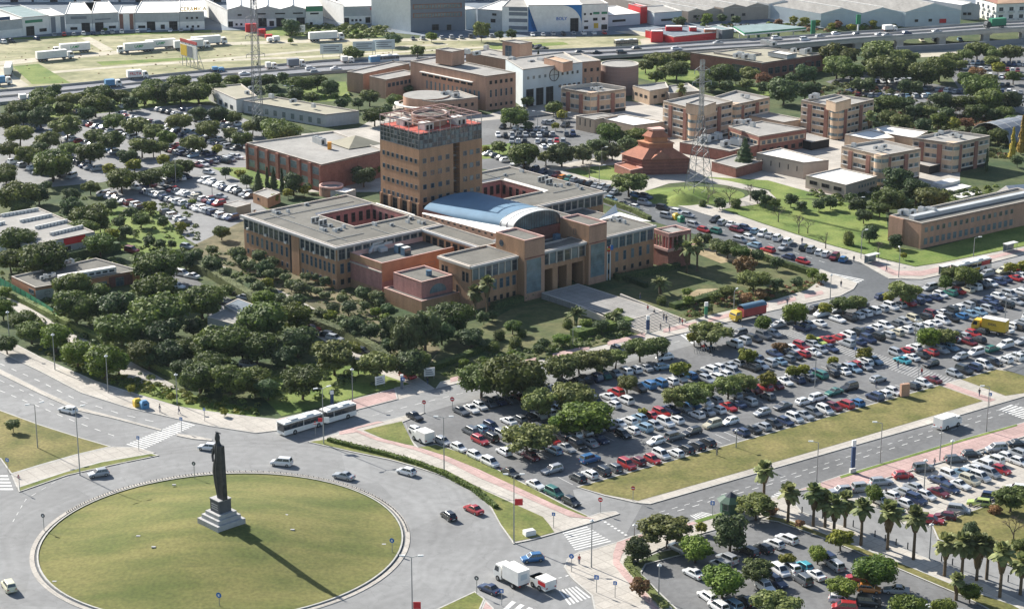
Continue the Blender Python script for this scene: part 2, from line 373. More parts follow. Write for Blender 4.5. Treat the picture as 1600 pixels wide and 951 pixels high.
sheet('road', [(-400, 400), (-150, 478), (0, 550), (63, 580), (126, 613), (202, 637), (280, 654.5), (328, 664), (400, 675), (433, 671), (554, 640), (622, 622), (720, 597), (1076, 517.5), (1202, 485.5), (1313, 461.5), (1336, 450), (1338, 440), (1280, 421), (1345, 405), (1389, 434), (1440, 434), (1467, 429), (1545, 410), (1600, 396), (1850, 335), (1950, 500), (1950, 1150), (-500, 1150)], .02, 'asphalt_pale')
sheet('parking_lot', [(632, 655), (705, 633), (868, 596), (1085, 538), (1160, 512), (1250, 500), (1345, 477), (1400, 456), (1600, 407), (1850, 345), (1850, 500), (1600, 572), (1470, 605), (895, 765), (905, 800), (820, 757), (730, 710), (650, 702)], .032, 'asphalt')
sheet('road', [(975, 840), (1003, 789), (1210, 734), (1535, 630), (1600, 609), (1900, 520), (1900, 580), (1600, 663), (1500, 690), (1375, 727), (1310, 746), (1245, 778), (1215, 775), (1131, 803), (1084, 816), (1015, 832)], .032, 'asphalt')
sheet('road', [(1338, 440), (1280, 421), (1195, 400), (1125, 378), (1060, 358), (1000, 340), (940, 318), (890, 300), (800, 268), (745, 250), (760, 236), (820, 256), (920, 283), (1000, 303), (1100, 335), (1177, 358), (1260, 386), (1345, 411), (1400, 437), (1385, 460), (1345, 477), (1310, 470)], .034, 'asphalt_dark')
sheet('street', [(1238, 782), (1262, 765), (1364, 787), (1409, 817), (1451, 842), (1504, 858), (1600, 893), (1850, 990), (1850, 1060), (1600, 945), (1488, 893), (1367, 843), (1253, 803)], .034, 'asphalt_pale')
sheet('parking_lot', [(1290, 782), (1335, 766), (1390, 748), (1430, 736), (1477, 723), (1543, 703), (1600, 686), (1850, 610), (1850, 700), (1600, 766), (1514, 800), (1455, 822), (1409, 818), (1364, 790)], .038, 'paving')
sheet('parking_lot', [(985, 882), (1060, 846), (1120, 830), (1180, 812), (1205, 806), (1290, 843), (1398, 887), (1504, 932), (1600, 975), (1750, 1060), (1700, 1130), (1060, 1130), (1048, 951), (1019, 927), (994, 895)], .028, 'asphalt')
# north-west avenue
raised('pavement', [(-150, 478), (0, 551), (63, 581), (126, 614), (202, 638), (280, 655.5), (328, 666), (400, 677), (433, 673), (433, 655), (400, 652), (328, 643), (278, 635), (214.5, 616), (151, 596), (114, 580), (63, 558), (0, 525), (-150, 450)], 'paving')
raised('median', [(-150, 500), (0, 577), (63, 609), (121, 636), (177, 650.5), (252, 671), (252, 673.5), (177, 654), (121, 641.5), (63, 616), (0, 585), (-150, 510)], 'paving', kw=.15)
raised('median', [(276, 678), (300, 680), (331, 686.5), (331, 689), (300, 686), (276, 681)], 'paving', kw=.15)
raised('lawn', [(-200, 560), (0, 641), (63, 664), (126, 684), (174, 698), (119, 711), (66, 726), (17, 741), (0, 717), (-200, 690)], 'lawn_dry')
raised('pavement', [(17, 741), (66, 726), (119, 711), (176, 698), (215, 699), (243, 708), (158, 722), (100, 738), (26, 762)], 'paving', h=.11)
raised('lawn', [(27, 762), (100, 738), (158, 722), (237, 708.5), (249, 712), (185, 725), (105, 743), (30, 769)], 'lawn_strip')
raised('lawn', [(-200, 700), (0, 741), (0, 742), (-200, 742)], 'lawn_dry')
# bus street, front of the faculty
raised('pavement', [(433, 673), (554, 641.6), (622, 624), (618, 607), (560, 622), (500, 640), (433, 655)], 'pink_paving')
sheet('driveway', [(618, 608), (622, 624), (680, 607), (655, 590), (640, 578), (560, 545), (490, 508), (472, 512), (540, 552), (590, 582)], .03, 'paving')
raised('pavement', [(680, 608), (720, 598), (900, 558), (1076, 519), (1202, 487), (1313, 463), (1334, 452), (1340, 443), (1282, 421), (1277, 426), (1285, 436), (1262, 453), (1214, 468), (1101, 495), (1066, 505), (1000, 526), (940, 541), (850, 562), (760, 581), (688, 597)], 'paving')
b_ = [(700, 599), (880, 556), (1076, 512), (1202, 480), (1300, 457), (1296, 452), (1202, 474), (1076, 506), (880, 549), (700, 592)]
for i in range(9):
    f0, f1 = (.005 + i / 9), (.005 + i / 9 + .075)
    def lp(L_, f):
        n = len(L_) - 1; k = min(int(f * n), n - 1); g = f * n - k
        return (L_[k][0] * (1 - g) + L_[k + 1][0] * g, L_[k][1] * (1 - g) + L_[k + 1][1] * g)
    lo, hi = b_[:5], b_[9:4:-1]
    sheet('pink_paving', [lp(lo, f0), lp(lo, f1), lp(hi, f1), lp(hi, f0)], .136, 'pink_paving')
# wedge between roundabout and car park
raised('pavement', [(481, 691), (551, 707), (608, 718.6), (646, 729), (706, 749), (746, 770.6), (763, 787.6), (781, 820), (802, 850), (835, 843), (877.5, 831), (921, 818), (968.5, 803), (962, 799), (937.5, 801), (921, 807), (886, 791), (822, 757), (772.5, 731), (731, 710), (681, 694), (655, 701), (640, 684), (629, 660), (652, 650.5), (665, 645), (640, 648), (560, 668)], 'paving')
sheet('lawn_strip', [(484, 691), (551, 705.5), (608, 717), (646, 727.5), (706, 747.5), (748, 770), (765, 787), (783, 820), (803, 847), (835, 840.5), (866, 832), (858, 820), (848, 808), (801, 787), (753, 765), (697, 735), (637, 716), (589, 707), (511, 687)], .142, 'lawn_strip')
sheet('lawn_strip', [(653, 700), (681, 695.5), (731, 711.5), (772, 732.5), (822, 758.5), (886, 792.5), (918, 807), (912, 808), (867, 789.6), (801, 759), (746, 733), (697, 713), (660, 701)], .142, 'lawn_strip')
sheet('lawn_strip', [(568, 673), (600, 665), (628, 659), (638, 680), (647, 697), (608, 690)], .142, 'lawn_strip')
sheet('cycle_lane', [(530, 680), (557, 676), (589, 689), (646, 703), (697, 721), (746, 746), (801, 769), (848, 790), (890, 808), (930, 812), (912, 807), (867, 789), (801, 758.5), (746, 733), (697, 713), (646, 698), (589, 684), (555, 671), (600, 660), (590, 659), (530, 675)], .148, 'pink_paving')
# long lawn, its kerbside pavement and crossing path
raised('pavement', [(900, 761), (1185, 681.5), (1470, 601), (1498, 593), (1600, 565), (1800, 510), (1800, 560), (1600, 620), (1555, 633), (1465, 659.5), (1330, 698), (1212, 731.5), (1016, 788), (993, 786), (945, 775)], 'paving')
sheet('lawn', [(904, 761.5), (1185, 683), (1468, 603), (1536, 627), (1465, 648), (1307, 695), (1142, 742), (997, 783), (945, 773)], .138, 'lawn_dry')
sheet('lawn', [(1502, 593.5), (1556, 578), (1700, 600), (1571, 619)], .138, 'lawn_dry')
sheet('pink_paving', [(1470, 602), (1482, 599), (1556, 625), (1545, 629)], .139, 'pink_paving')
# south side of the lower road
raised('pavement', [(1310, 744), (1375, 725), (1501, 687), (1589, 663), (1800, 600), (1800, 626), (1600, 683), (1543, 700), (1477, 721), (1430, 734), (1390, 746), (1335, 764), (1262, 766), (1240, 768)], 'pink_paving')
sheet('grass_verge', [(1312, 744.5), (1375, 725.5), (1501, 687.5), (1589, 663.5), (1589, 666), (1501, 691), (1375, 729), (1314, 748)], .142, 'lawn_green')
raised('pavement', [(886, 873), (905, 862), (930, 857), (964, 847), (985, 838.5), (1015, 830), (1084, 813), (1131, 800), (1215, 775), (1238, 781), (1253, 800), (1367, 840), (1488, 888), (1600, 942), (1800, 1040), (1800, 1060), (1583, 945), (1491, 914), (1396, 875), (1330, 850), (1232, 812), (1205, 805), (1180, 811), (1060, 844), (985, 880), (996, 897), (1021, 929), (1050, 951), (1060, 1100), (960, 1100), (924, 931), (893, 904), (881, 886.5)], 'paving')
raised('grass_verge', [(1205, 806), (1232, 812), (1330, 850), (1396, 875), (1491, 914), (1583, 945), (1760, 1040), (1740, 1056), (1530, 945), (1504, 932), (1398, 887), (1290, 843), (1215, 816), (1190, 812)], 'lawn_dry', h=.15)
sheet('cycle_lane', [(964, 848), (984, 841), (1015, 832), (1084, 816), (1088, 819), (1010, 840), (985, 852), (972, 866), (968, 878), (985, 900), (1012, 930), (1035, 960), (1028, 962), (1002, 932), (974, 902), (958, 882), (958, 866)], .142, 'pink_paving')
raised('planted_strip', [(985, 880), (1005, 872), (1030, 862), (1080, 852), (1072, 866), (1010, 882), (1002, 896), (1030, 925), (1062, 955), (1075, 1000), (1060, 1000), (1048, 951), (1019, 927), (994, 895)], 'soil', h=.14)
sheet('grass_verge', [(1084, 814), (1129, 801), (1134, 804), (1090, 818)], .142, 'lawn_green')
raised('lawn', [(1455, 822), (1514, 801), (1600, 770), (1750, 730), (1800, 960), (1700, 930), (1600, 893), (1504, 858), (1465, 845)], 'lawn_dry', h=.3)
sheet('playground_sand', [(1540, 812), (1600, 800), (1720, 830), (1700, 900), (1600, 880), (1535, 845)], .31, 'tan_soil')
# corner lawn bottom centre and pavement bits
raised('lawn', [(665, 960), (742, 924), (758, 936), (745, 965), (700, 990), (650, 990)], 'lawn_strip')
raised('pavement', [(758, 937), (772, 951), (770, 1000), (705, 1000), (746, 966)], 'pink_paving')
# north-east side
raised('pavement', [(1345, 411), (1389, 436), (1440, 437), (1467, 431), (1545, 412), (1600, 398), (1850, 340), (1850, 328), (1600, 386), (1540, 398), (1470, 412), (1430, 418), (1370, 404), (1290, 382), (1190, 350), (1110, 322), (1060, 312), (985, 296), (920, 276), (920, 281), (1000, 303), (1100, 335), (1177, 358), (1260, 386)], 'paving')
sheet('pink_paving', [(1360, 412), (1395, 431), (1440, 432), (1467, 426), (1545, 407), (1600, 393), (1600, 389), (1540, 402), (1440, 424), (1400, 424), (1365, 408)], .136, 'pink_paving')
sheet('lawn', [(1125, 325), (1190, 348), (1290, 380), (1370, 402), (1430, 416), (1470, 410), (1440, 392), (1390, 385), (1385, 340), (1380, 325), (1340, 318), (1260, 312), (1215, 312), (1180, 318)], .04, 'lawn_green')
sheet('lawn', [(1395, 395), (1440, 392), (1600, 350), (1850, 290), (1850, 320), (1600, 384), (1540, 396), (1470, 410)], .05, 'lawn_green')
sheet('path', [(985, 297), (1010, 288), (1040, 281), (1090, 278), (1140, 284), (1200, 298), (1215, 312), (1180, 320), (1120, 328), (1125, 322), (1165, 308), (1180, 300), (1135, 290), (1088, 283), (1045, 287), (1005, 300)], .06, 'paving')
sheet('lawn', [(1095, 276), (1200, 282), (1300, 310), (1200, 312), (1205, 297), (1140, 283)], .045, 'lawn_green')
sheet('lawn', [(905, 262), (960, 258), (1000, 285), (925, 280), (880, 266)], .045, 'lawn_green')
sheet('lawn', [(740, 228), (800, 224), (790, 246), (740, 250)], .05, 'lawn_green')
sheet('lawn', [(990, 98), (1080, 92), (1100, 130), (1020, 128), (990, 120)], .045, 'lawn_green')
sheet('lawn', [(1100, 128), (1240, 140), (1200, 150), (1120, 140)], .045, 'lawn_green')
sheet('lawn', [(440, 130), (540, 128), (550, 158), (480, 160)], .045, 'lawn_green')
sheet('lawn', [(60, 165), (240, 150), (330, 150), (330, 158), (170, 176), (60, 186)], .045, 'lawn_green')
sheet('lawn', [(150, 320), (250, 330), (300, 385), (230, 400), (140, 380), (110, 340)], .045, 'lawn_green')
sheet('lawn', [(330, 262), (385, 262), (480, 300), (400, 292)], .045, 'lawn_green')
sheet('garden_soil', [(300, 385), (380, 345), (550, 460), (690, 545), (650, 580), (560, 520), (470, 470), (390, 430), (300, 400)], .045, 'garden_soil')
sheet('garden_path', [(428, 444), (436, 444), (470, 462), (500, 476), (505, 484), (470, 482), (440, 466)], .055, 'paving')
sheet('garden_path', [(376, 392), (384, 390), (520, 455), (610, 495), (650, 520), (640, 524), (590, 497), (500, 458)], .06, 'paving')
sheet('lawn', [(415, 582), (470, 568), (560, 572), (640, 600), (560, 619), (500, 636), (440, 650), (410, 620)], .045, 'lawn_green')
sheet('service_yard', [(225, 425), (262, 410), (330, 452), (400, 486), (380, 500), (330, 495), (260, 452), (215, 450)], .05, 'asphalt')
sheet('garden_path', [(10, 466), (30, 470), (110, 520), (180, 552), (270, 600), (300, 625), (285, 632), (200, 590), (90, 530), (20, 482)], .05, 'paving')
sheet('embankment', [(225, 598), (262, 606), (320, 622), (400, 640), (400, 652), (320, 642), (278, 634), (215, 615)], .05, 'lawn_green')
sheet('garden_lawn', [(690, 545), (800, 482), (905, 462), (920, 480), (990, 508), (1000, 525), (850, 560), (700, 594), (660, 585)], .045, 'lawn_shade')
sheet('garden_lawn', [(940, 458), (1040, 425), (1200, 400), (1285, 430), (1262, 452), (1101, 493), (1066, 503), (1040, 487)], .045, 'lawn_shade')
sheet('bare_soil', [(680, 555), (720, 540), (740, 552), (690, 572), (672, 566)], .055, 'tan_soil')
sheet('bare_soil', [(745, 530), (795, 505), (900, 505), (880, 518), (800, 528), (755, 545)], .055, 'tan_soil')
sheet('bare_soil', [(1085, 395), (1130, 380), (1200, 395), (1262, 432), (1240, 448), (1190, 440), (1150, 448), (1100, 430), (1160, 425), (1110, 405)], .055, 'tan_soil')
sheet('bare_soil', [(1060, 468), (1090, 452), (1135, 450), (1110, 466), (1060, 476)], .055, 'tan_soil')
sheet('forecourt', [(370, 378), (395, 372), (440, 345), (400, 345), (330, 390), (350, 420), (372, 405)], .056, 'paving')
def mound(name, cx, cy, rx, ry, rz, h, m, z0=0.0, power=1.0):
    b = MB(); N, K = 48, 9; v = []
    for k in range(K + 1):
        t = k / K
        for j in range(N):
            a = 2 * math.pi * j / N; x, y = rx * t * math.cos(a), ry * t * math.sin(a)
            v.append((cx + x * math.cos(rz) - y * math.sin(rz), cy + x * math.sin(rz) + y * math.cos(rz), z0 + h * (math.cos(math.pi * t) * .5 + .5) ** power))
    b.v = v; b.mats = [m]
    for k in range(K):
        for j in range(N):
            a, c = k * N + j, k * N + (j + 1) % N
            b.f.append((a, a + N, c + N, c)); b.m.append(0)
    return b.build(name, kind='structure', smooth=True)
p = W(1075, 306); mound('grass_mound', p.x, p.y, 17, 11, R(10), 1.6, 'lawn_green', .03)
p = W(1068, 314); mound('grass_mound', p.x, p.y, 8, 7, R(20), 2.2, 'lawn_green', .04)
# roundabout
RX, RY = -51.08, 327.66
def circ(r, z, n=96): return [(RX + r * math.cos(2 * math.pi * i / n), RY + r * math.sin(2 * math.pi * i / n), z) for i in range(n)]
b = MB()
for r0, z0, r1, z1, m in ((33.1, .02, 33.1, .12, 'kerb_stone'), (33.1, .12, 32.3, .14, 'paving'), (32.3, .14, 32.25, .05, 'asphalt_dark'), (32.25, .05, 31.9, .05, 'asphalt_dark'), (31.9, .05, 31.88, .26, 'kerb_stone'), (31.88, .26, 31.6, .27, 'kerb_stone'), (31.6, .27, 31.5, .05, 'soil')):
    p0, p1 = circ(r0, z0), circ(r1, z1)
    for i in range(96): b.face([p0[i], p0[(i + 1) % 96], p1[(i + 1) % 96], p1[i]], m)
b.build('roundabout_kerb', kind='structure')
mound('roundabout_lawn', RX, RY, 31.7, 31.7, 0, 3.45, 'lawn_mound', .1, .8)
# low red and white kerb posts round the far half of the island
kb = MB()
for i in range(150):
    a = R(8 + i * 1.0); x, y = RX + 32.7 * math.cos(a), RY + 32.7 * math.sin(a)
    kb.bar((x, y, .1), (x, y, .42), .1, 'kerb_stone' if i % 2 else 'granite_dark')
tag(kb.build('kerb_posts', kind='stuff'), 'ring of low stone posts round the roundabout island', 'kerb posts')

# ---- painted markings
def markquad(b, p0, p1, q1, q0, z=.045, m='white_paint'):
    b.face([W(*p0)[:2] + (z,) for p0 in (p0, p1, q1, q0)] if False else [(W(*x).x, W(*x).y, z) for x in (p0, p1, q1, q0)], m)
def crosswalk(a0, a1, b0, b1, n, duty=.5, z=.045, name='crosswalk', m='white_paint'):
    """stripes run from line a to line b"""
    A_, B_, C_, D_ = W(*a0), W(*a1), W(*b0), W(*b1); b = MB()
    for i in range(n):
        f, g = i / n, (i + duty) / n
        q = [A_.lerp(B_, f), A_.lerp(B_, g), C_.lerp(D_, g), C_.lerp(D_, f)]
        nrm = (q[1] - q[0]).cross(q[3] - q[0]).z
        b.face([(x.x, x.y, z) for x in (q if nrm > 0 else q[::-1])], m)
    return b.build(name, kind='structure')
crosswalk((283, 658), (195, 695), (305, 664), (222, 703), 19)
crosswalk((879, 832), (900, 861), (917, 822), (958, 847), 9, .45)
crosswalk((1243, 428), (1262, 419), (1325, 452), (1352, 436), 8, name='crosswalk')
crosswalk((1210, 518), (1478, 606), (1236, 509), (1496, 594), 56, .4, m='faded_paint')
crosswalk((1100, 513), (1060, 524), (1125, 524), (1078, 538), 7)
crosswalk((1560, 640), (1600, 655), (1580, 632), (1640, 646), 8)
crosswalk((785, 952), (850, 985), (800, 938), (880, 968), 6)
crosswalk((868, 926), (884, 950), (902, 915), (930, 938), 5) if 0 else crosswalk((872, 922), (903, 915), (890, 945), (926, 932), 6)
crosswalk((0, 742), (0, 768), (12, 742), (22, 768), 5)
crosswalk((1205, 775), (1222, 764), (1228, 780), (1246, 768), 5)
crosswalk((1078, 805), (1098, 799), (1090, 812), (1118, 803), 6)
def dashes(pts, n, ln=.45, w=.16, z=.05, name='lane_marking'):
    P_ = [W(*p) for p in pts]; L = [0]
    for a, c in zip(P_, P_[1:]): L.append(L[-1] + (c - a).length)
    def at(s):
        for i in range(len(P_) - 1):
            if s <= L[i + 1] or i == len(P_) - 2:
                g = (s - L[i]) / (L[i + 1] - L[i]); return P_[i].lerp(P_[i + 1], g), (P_[i + 1] - P_[i]).normalized()
    b = MB()
    for i in range(n):
        s0, s1 = L[-1] * i / n, L[-1] * (i + ln) / n
        k = max(1, int((s1 - s0) / 6))
        for j in range(k):
            (a, d), (c, e) = at(s0 + (s1 - s0) * j / k), at(s0 + (s1 - s0) * (j + 1) / k)
            nd, ne = Vector((-d.y, d.x, 0)) * w / 2, Vector((-e.y, e.x, 0)) * w / 2
            b.face([(q.x, q.y, z) for q in (a - nd, c - ne, c + ne, a + nd)], 'white_paint')
    return b.build(name, kind='structure')
dashes([(0, 568), (63, 596), (121, 625), (190, 647), (255, 662)], 12, w=.2)
dashes([(0, 610), (63, 636), (121, 660), (190, 685)], 10, w=.2)
dashes([(0, 594), (90, 636), (150, 658)], 9, w=.16)
dashes([(560, 655), (640, 634), (760, 605), (1000, 548), (1090, 526)], 26, w=.18)
dashes([(1010, 812), (1110, 783), (1330, 720), (1530, 658), (1700, 605)], 34, w=.18)
dashes([(1030, 800), (1200, 752), (1400, 690), (1600, 628)], 34, w=.14)
dashes([(900, 305), (1000, 325), (1100, 350), (1200, 381), (1300, 414)], 20, w=.14)
dashes([(20, 815), (40, 780), (90, 750), (160, 730), (260, 712)], 14, w=.12)
dashes([(934, 808), (982, 838)], 9, w=.5)
dashes([(840, 912), (905, 894)], 6, w=.3)
# parking bay lines
def bays(p0, p1, n, depth, side=1):
    a, c = W(*p0), W(*p1); d = (c - a) / n; nd = Vector((-d.y, d.x, 0)).normalized() * depth * side; w_ = d.normalized() * .06
    b = MB()
    for i in range(n + 1):
        q = a + d * i
        pts = [q - w_, q + w_, q + w_ + nd, q - w_ + nd]
        if side < 0: pts = pts[::-1]
        b.face([(x.x, x.y, .05) for x in pts], 'white_paint')
    b.build('bay_marking', kind='structure')
bays((895, 757), (1470, 597), 43, 4.6, 1)
bays((842, 719), (1205, 625), 26, 4.8, 1)
bays((800, 711), (1370, 565), 40, 4.8, 1)
bays((1300, 784), (1600, 690), 24, 4.5, -1)
# ================================================================ BUILDINGS
WM = {}
def win_mesh(w, h, style='plain'):
    k = (round(w, 2), round(h, 2), style)
    if k in WM: return WM[k]
    b = MB(); g = {'plain': 'glass', 'blue': 'glass_blue', 'pale': 'glass_pale', 'dark': 'opening', 'open': 'opening'}.get(style, 'glass')
    fr = 'frame' if style not in ('dark', 'open') else 'frame_dark'; t = .09 if style != 'open' else .02; o = .07
    x0, x1 = -w / 2, w / 2
    b.face([(x0 + t, -.02, t), (x1 - t, -.02, t), (x1 - t, -.02, h - t), (x0 + t, -.02, h - t)], g)
    if style != 'open':
        b.box(x0, -o, 0, x1, .02, t, fr); b.box(x0, -o, h - t, x1, .02, h, fr)
        b.box(x0, -o, t, x0 + t, .02, h - t, fr); b.box(x1 - t, -o, t, x1, .02, h - t, fr)
        if h > 1.7: b.box(x0 + t, -.05, h * .62, x1 - t, .02, h * .62 + .07, fr)
        if w > 1.9: b.box(-.035, -.05, t, .035, .02, h - t, fr)
    WM[k] = b.mesh('window_%s' % style); return WM[k]
class Mass:
    """one block of a building: outline of near corner N, left corner L, right corner R (metres in the root's frame)"""
    def __init__(s, root, N, L, R_, z0, z1, wall, roof='roof_gravel', par=.45, cope='coping', T=None, cut=None, wname='wall', hole=None):
        o = root.location
        N, L, R_ = (Vector((p[0] - o.x, p[1] - o.y, 0)) for p in (N, L, R_))
        T = Vector((T[0] - o.x, T[1] - o.y, 0)) if T is not None else L + R_ - N
        s.root, s.z0, s.z1 = root, z0, z1
        s.F = {'R': (N, R_), 'L': (L, N), 'BR': (R_, T), 'BL': (T, L)}
        pts = [(p.x, p.y) for p in (N, R_, T, L)]
        b = MB()
        if hole:                    # courtyard: hole = 4 points N R T L in the same frame
            H = [(p[0] - o.x, p[1] - o.y) for p in hole]
            b.prism(pts, z0, z1, wall, cap=False)
            b.build(wname, root)
            c = MB(); c.prism(H[::-1], z0, z1, 'pink_wall' if wall != 'pink_wall' else 'red_wall', cap=False); s.court = c.build('courtyard_wall', root)
            r = MB()
            for i in range(4):
                j = (i + 1) % 4
                r.face([(*pts[i], z1 - par), (*pts[j], z1 - par), (*H[j], z1 - par), (*H[i], z1 - par)], roof)
            s.roof = r.build('roof', root)
            k = MB(); k.ring(pts, .35, z1 - par - .05, z1 + .02, cope); k.ring(H[::-1], -.35, z1 - par - .05, z1 + .02, cope); k.build('parapet', root)
            s.H = H
            return
        b.prism(pts, z0, z1 - .02, wall, cap=False)
        s.wall = b.build(wname, root)
        r = MB(); inn = []
        n4 = [Vector(p) for p in pts]
        r.face([(p[0], p[1], z1 - par) for p in pts], roof); s.roof = r.build('roof', root)
        if par > .01:
            k = MB(); k.ring(pts, .3, z1 - par - .05, z1 + .03, cope); k.build('parapet', root)
    def pt(s, f, m, out=0, z=0):
        a, c = s.F[f]; d = (c - a).normalized(); n = Vector((d.y, -d.x, 0))
        q = a + d * m + n * out; return Vector((q.x, q.y, z))
    def ln(s, f): a, c = s.F[f]; return (c - a).length
    def ang(s, f): a, c = s.F[f]; d = c - a; return math.atan2(d.y, d.x)
    def win(s, f, m, z, w, h, style='plain', name='window', out=.0):
        return put(name, win_mesh(w, h, style), s.root, s.pt(f, m, out, z), s.ang(f))
    def wins(s, f, n, z, w, h, style='plain', a=0, c=None, name='window', out=0.0, skip=()):
        c = s.ln(f) if c is None else c; st = (c - a) / n
        for i in range(n):
            if i in skip: continue
            s.win(f, a + st * (i + .5), z, w, h, style if isinstance(style, str) else style[i % len(style)], name, out)
    def fbox(s, name, f, m0, m1, o0, o1, z0, z1, m, b=None):
        mb = b or MB()
        q = [s.pt(f, m0, o1), s.pt(f, m1, o1), s.pt(f, m1, o0), s.pt(f, m0, o0)]
        mb.hexa([(p.x, p.y, z0) for p in q] + [(p.x, p.y, z1) for p in q], m)
        return None if b else mb.build(name, s.root)
def unit_mesh():
    if 'unit' in WM: return WM['unit']
    b = MB(); b.box(-.6, -.4, 0, .6, .4, .85, 'white_metal'); b.box(-.45, -.42, .15, .1, -.4, .7, 'dark_metal'); b.box(-.5, -.3, .85, .5, .3, .92, 'grey_metal')
    WM['unit'] = b.mesh('rooftop_unit'); return WM['unit']
def units(root, pts, z, rz=A0, sc=1.0):
    rf = [c for c in root.children if c.name.split('.')[0] == 'roof']; rf = rf[0] if rf else root
    for i, (x, y) in enumerate(pts):
        p = W(x, y, z) - root.location
        put('rooftop_unit', unit_mesh(), rf, (p.x, p.y, z - root.location.z), rz + (i % 2) * 1.57, (sc * (1 + .3 * (i % 3)), sc, sc * (1 + .2 * (i % 2))))
def uvroot(name, label, u, v, cat='building', group=None): p = FU(u, v); return thing(name, label, cat, p, 0, group)
def MU(root, u0, v0, u1, v1, z0, z1, wall, roof='roof_gravel', **k):
    if 'hole' in k and k['hole']:
        a, b_, c, d_ = k['hole']; k['hole'] = [FU(a, b_), FU(c, b_), FU(c, d_), FU(a, d_)]
    return Mass(root, FU(u0, v0), FU(u0, v1), FU(u1, v0), z0, z1, wall, roof, **k)
def colonnade(M, f, n, z0=7.45, z1=10.35, a=0.0, c=None, style='plain', top=11.2, over=.7):
    """strip of top-floor windows between slim white posts"""
    c = M.ln(f) if c is None else c; st = (c - a) / n
    M.fbox('window_recess', f, a, c, -.5, .012, z0, z1, 'frame_dark')  # flush with the wall; the dark colour stands for shade in a recess
    for i in range(n):
        M.win(f, a + st * (i + .5), z0 + .1, st * .78, z1 - z0 - .25, style if isinstance(style, str) else style[i % len(style)], out=.05)
    for i in range(n + 1): M.fbox('window_post', f, max(a, a + st * i - .16), min(c, a + st * i + .16), 0, .22, z0 - .05, z1, 'coping')
# ---- the faculty: a tower, two courtyard blocks, a vaulted hall and an entrance front
F = uvroot('faculty_building', 'large tan brick faculty with square tower, blue barrel vault and two red courtyards', 281, 358)
Wb = MU(F, 281, 393.3, 314.5, 434.5, 0, 11.2, 'brick', hole=(296, 406, 313.2, 421.5))
Eb = MU(F, 339, 391.5, 370, 431, 0, 11.2, 'brick', hole=(341.5, 403, 357.3, 420))
# notch in the left front and overhanging eaves
for M in (Wb, Eb):
    for f in ('L', 'R'):
        M.fbox('eaves', f, -.7, M.ln(f) + (.0 if f == 'L' else .7), -.2, .75, 10.5, 11.1, 'granite_pale')
Wb.fbox('stair_shaft', 'L', 22.3, 25.6, -.1, .35, 0, 10.4, 'brick')
Wb.fbox('notch_shade_strip', 'L', 21.0, 22.3, -.1, .02, 0, 10.45, 'opening')  # flat near-black strip, the notch's shade painted onto the wall
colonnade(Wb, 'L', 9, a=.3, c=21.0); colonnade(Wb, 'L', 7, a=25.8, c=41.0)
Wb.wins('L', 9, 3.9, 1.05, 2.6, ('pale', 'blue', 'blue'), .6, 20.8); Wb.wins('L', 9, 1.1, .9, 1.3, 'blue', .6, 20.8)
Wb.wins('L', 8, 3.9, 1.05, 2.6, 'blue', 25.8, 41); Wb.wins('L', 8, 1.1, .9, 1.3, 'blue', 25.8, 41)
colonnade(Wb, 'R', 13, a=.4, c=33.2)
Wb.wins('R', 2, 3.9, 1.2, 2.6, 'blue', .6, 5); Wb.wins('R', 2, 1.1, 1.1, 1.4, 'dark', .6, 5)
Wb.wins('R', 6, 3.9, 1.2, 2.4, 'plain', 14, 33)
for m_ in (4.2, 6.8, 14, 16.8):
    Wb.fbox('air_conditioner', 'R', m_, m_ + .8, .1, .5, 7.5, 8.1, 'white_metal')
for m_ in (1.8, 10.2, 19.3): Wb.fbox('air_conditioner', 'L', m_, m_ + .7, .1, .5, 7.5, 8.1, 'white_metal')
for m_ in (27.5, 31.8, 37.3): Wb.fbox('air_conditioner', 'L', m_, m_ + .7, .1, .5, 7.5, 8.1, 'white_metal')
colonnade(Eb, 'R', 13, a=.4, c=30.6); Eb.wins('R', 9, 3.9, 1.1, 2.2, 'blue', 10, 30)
Eb.wins('L', 8, 3.9, 1.1, 2.2, 'blue', 2, 30)
for M, n1, n2 in ((Wb, 7, 6), (Eb, 7, 6)):              # courtyard windows and white sloping coping
    H = [Vector((p[0], p[1], 0)) for p in M.H]
    for (a, c, n) in ((H[3], H[2], n1), (H[2], H[1], n2), (H[0], H[3], n2), (H[1], H[0], n1)):
        d = (c - a); L_ = d.length; d.normalize(); rz = math.atan2(d.y, d.x)
        for i in range(n):
            q = a + d * (L_ * (i + .5) / n)
            put('window', win_mesh(1.3, 2.6, 'dark'), F, (q.x, q.y, 7.3), rz); put('window', win_mesh(1.3, 2.2, 'dark'), F, (q.x, q.y, 3.6), rz)
    b = MB()
    for a, c in ((H[3], H[2]), (H[2], H[1])):
        d = (c - a).normalized(); nn = Vector((-d.y, d.x, 0))
        b.face([(*(a)[:2], 10.3), (*(c)[:2], 10.3), (*(c + nn * 1.7 + d * 1.2)[:2], 11.3), (*(a + nn * 1.7 - d * .2)[:2], 11.3)], 'coping_white')
    b.build('courtyard_canopy', F)
units(F, [(397, 331), (428, 333), (434, 334), (450, 332), (479, 321), (503, 360), (508, 361), (523, 362), (530, 360), (537, 356), (516, 354), (585, 352), (612, 353), (637, 348), (642, 343), (655, 349), (662, 350)], 10.75, sc=.8)
units(F, [(867, 291), (876, 292), (887, 289), (902, 292), (908, 296), (815, 269), (789, 275), (800, 318), (806, 319)], 10.75, sc=.8)
def rack(M_, px, py, z, w_, n):     # white framed condenser racks on the roofs
    p = W(px, py, z) - F.location; b = MB()
    for k in range(n):
        x = k * 1.3; b.box(x, 0, 0, x + 1.15, .35, 1.5, 'white_metal'); b.box(x + .15, -.03, .2, x + 1.0, 0, 1.3, 'frame_dark')
    o = b.build('condenser_rack', F); o.location = (p.x, p.y, z); o.rotation_euler = (0, 0, A0)
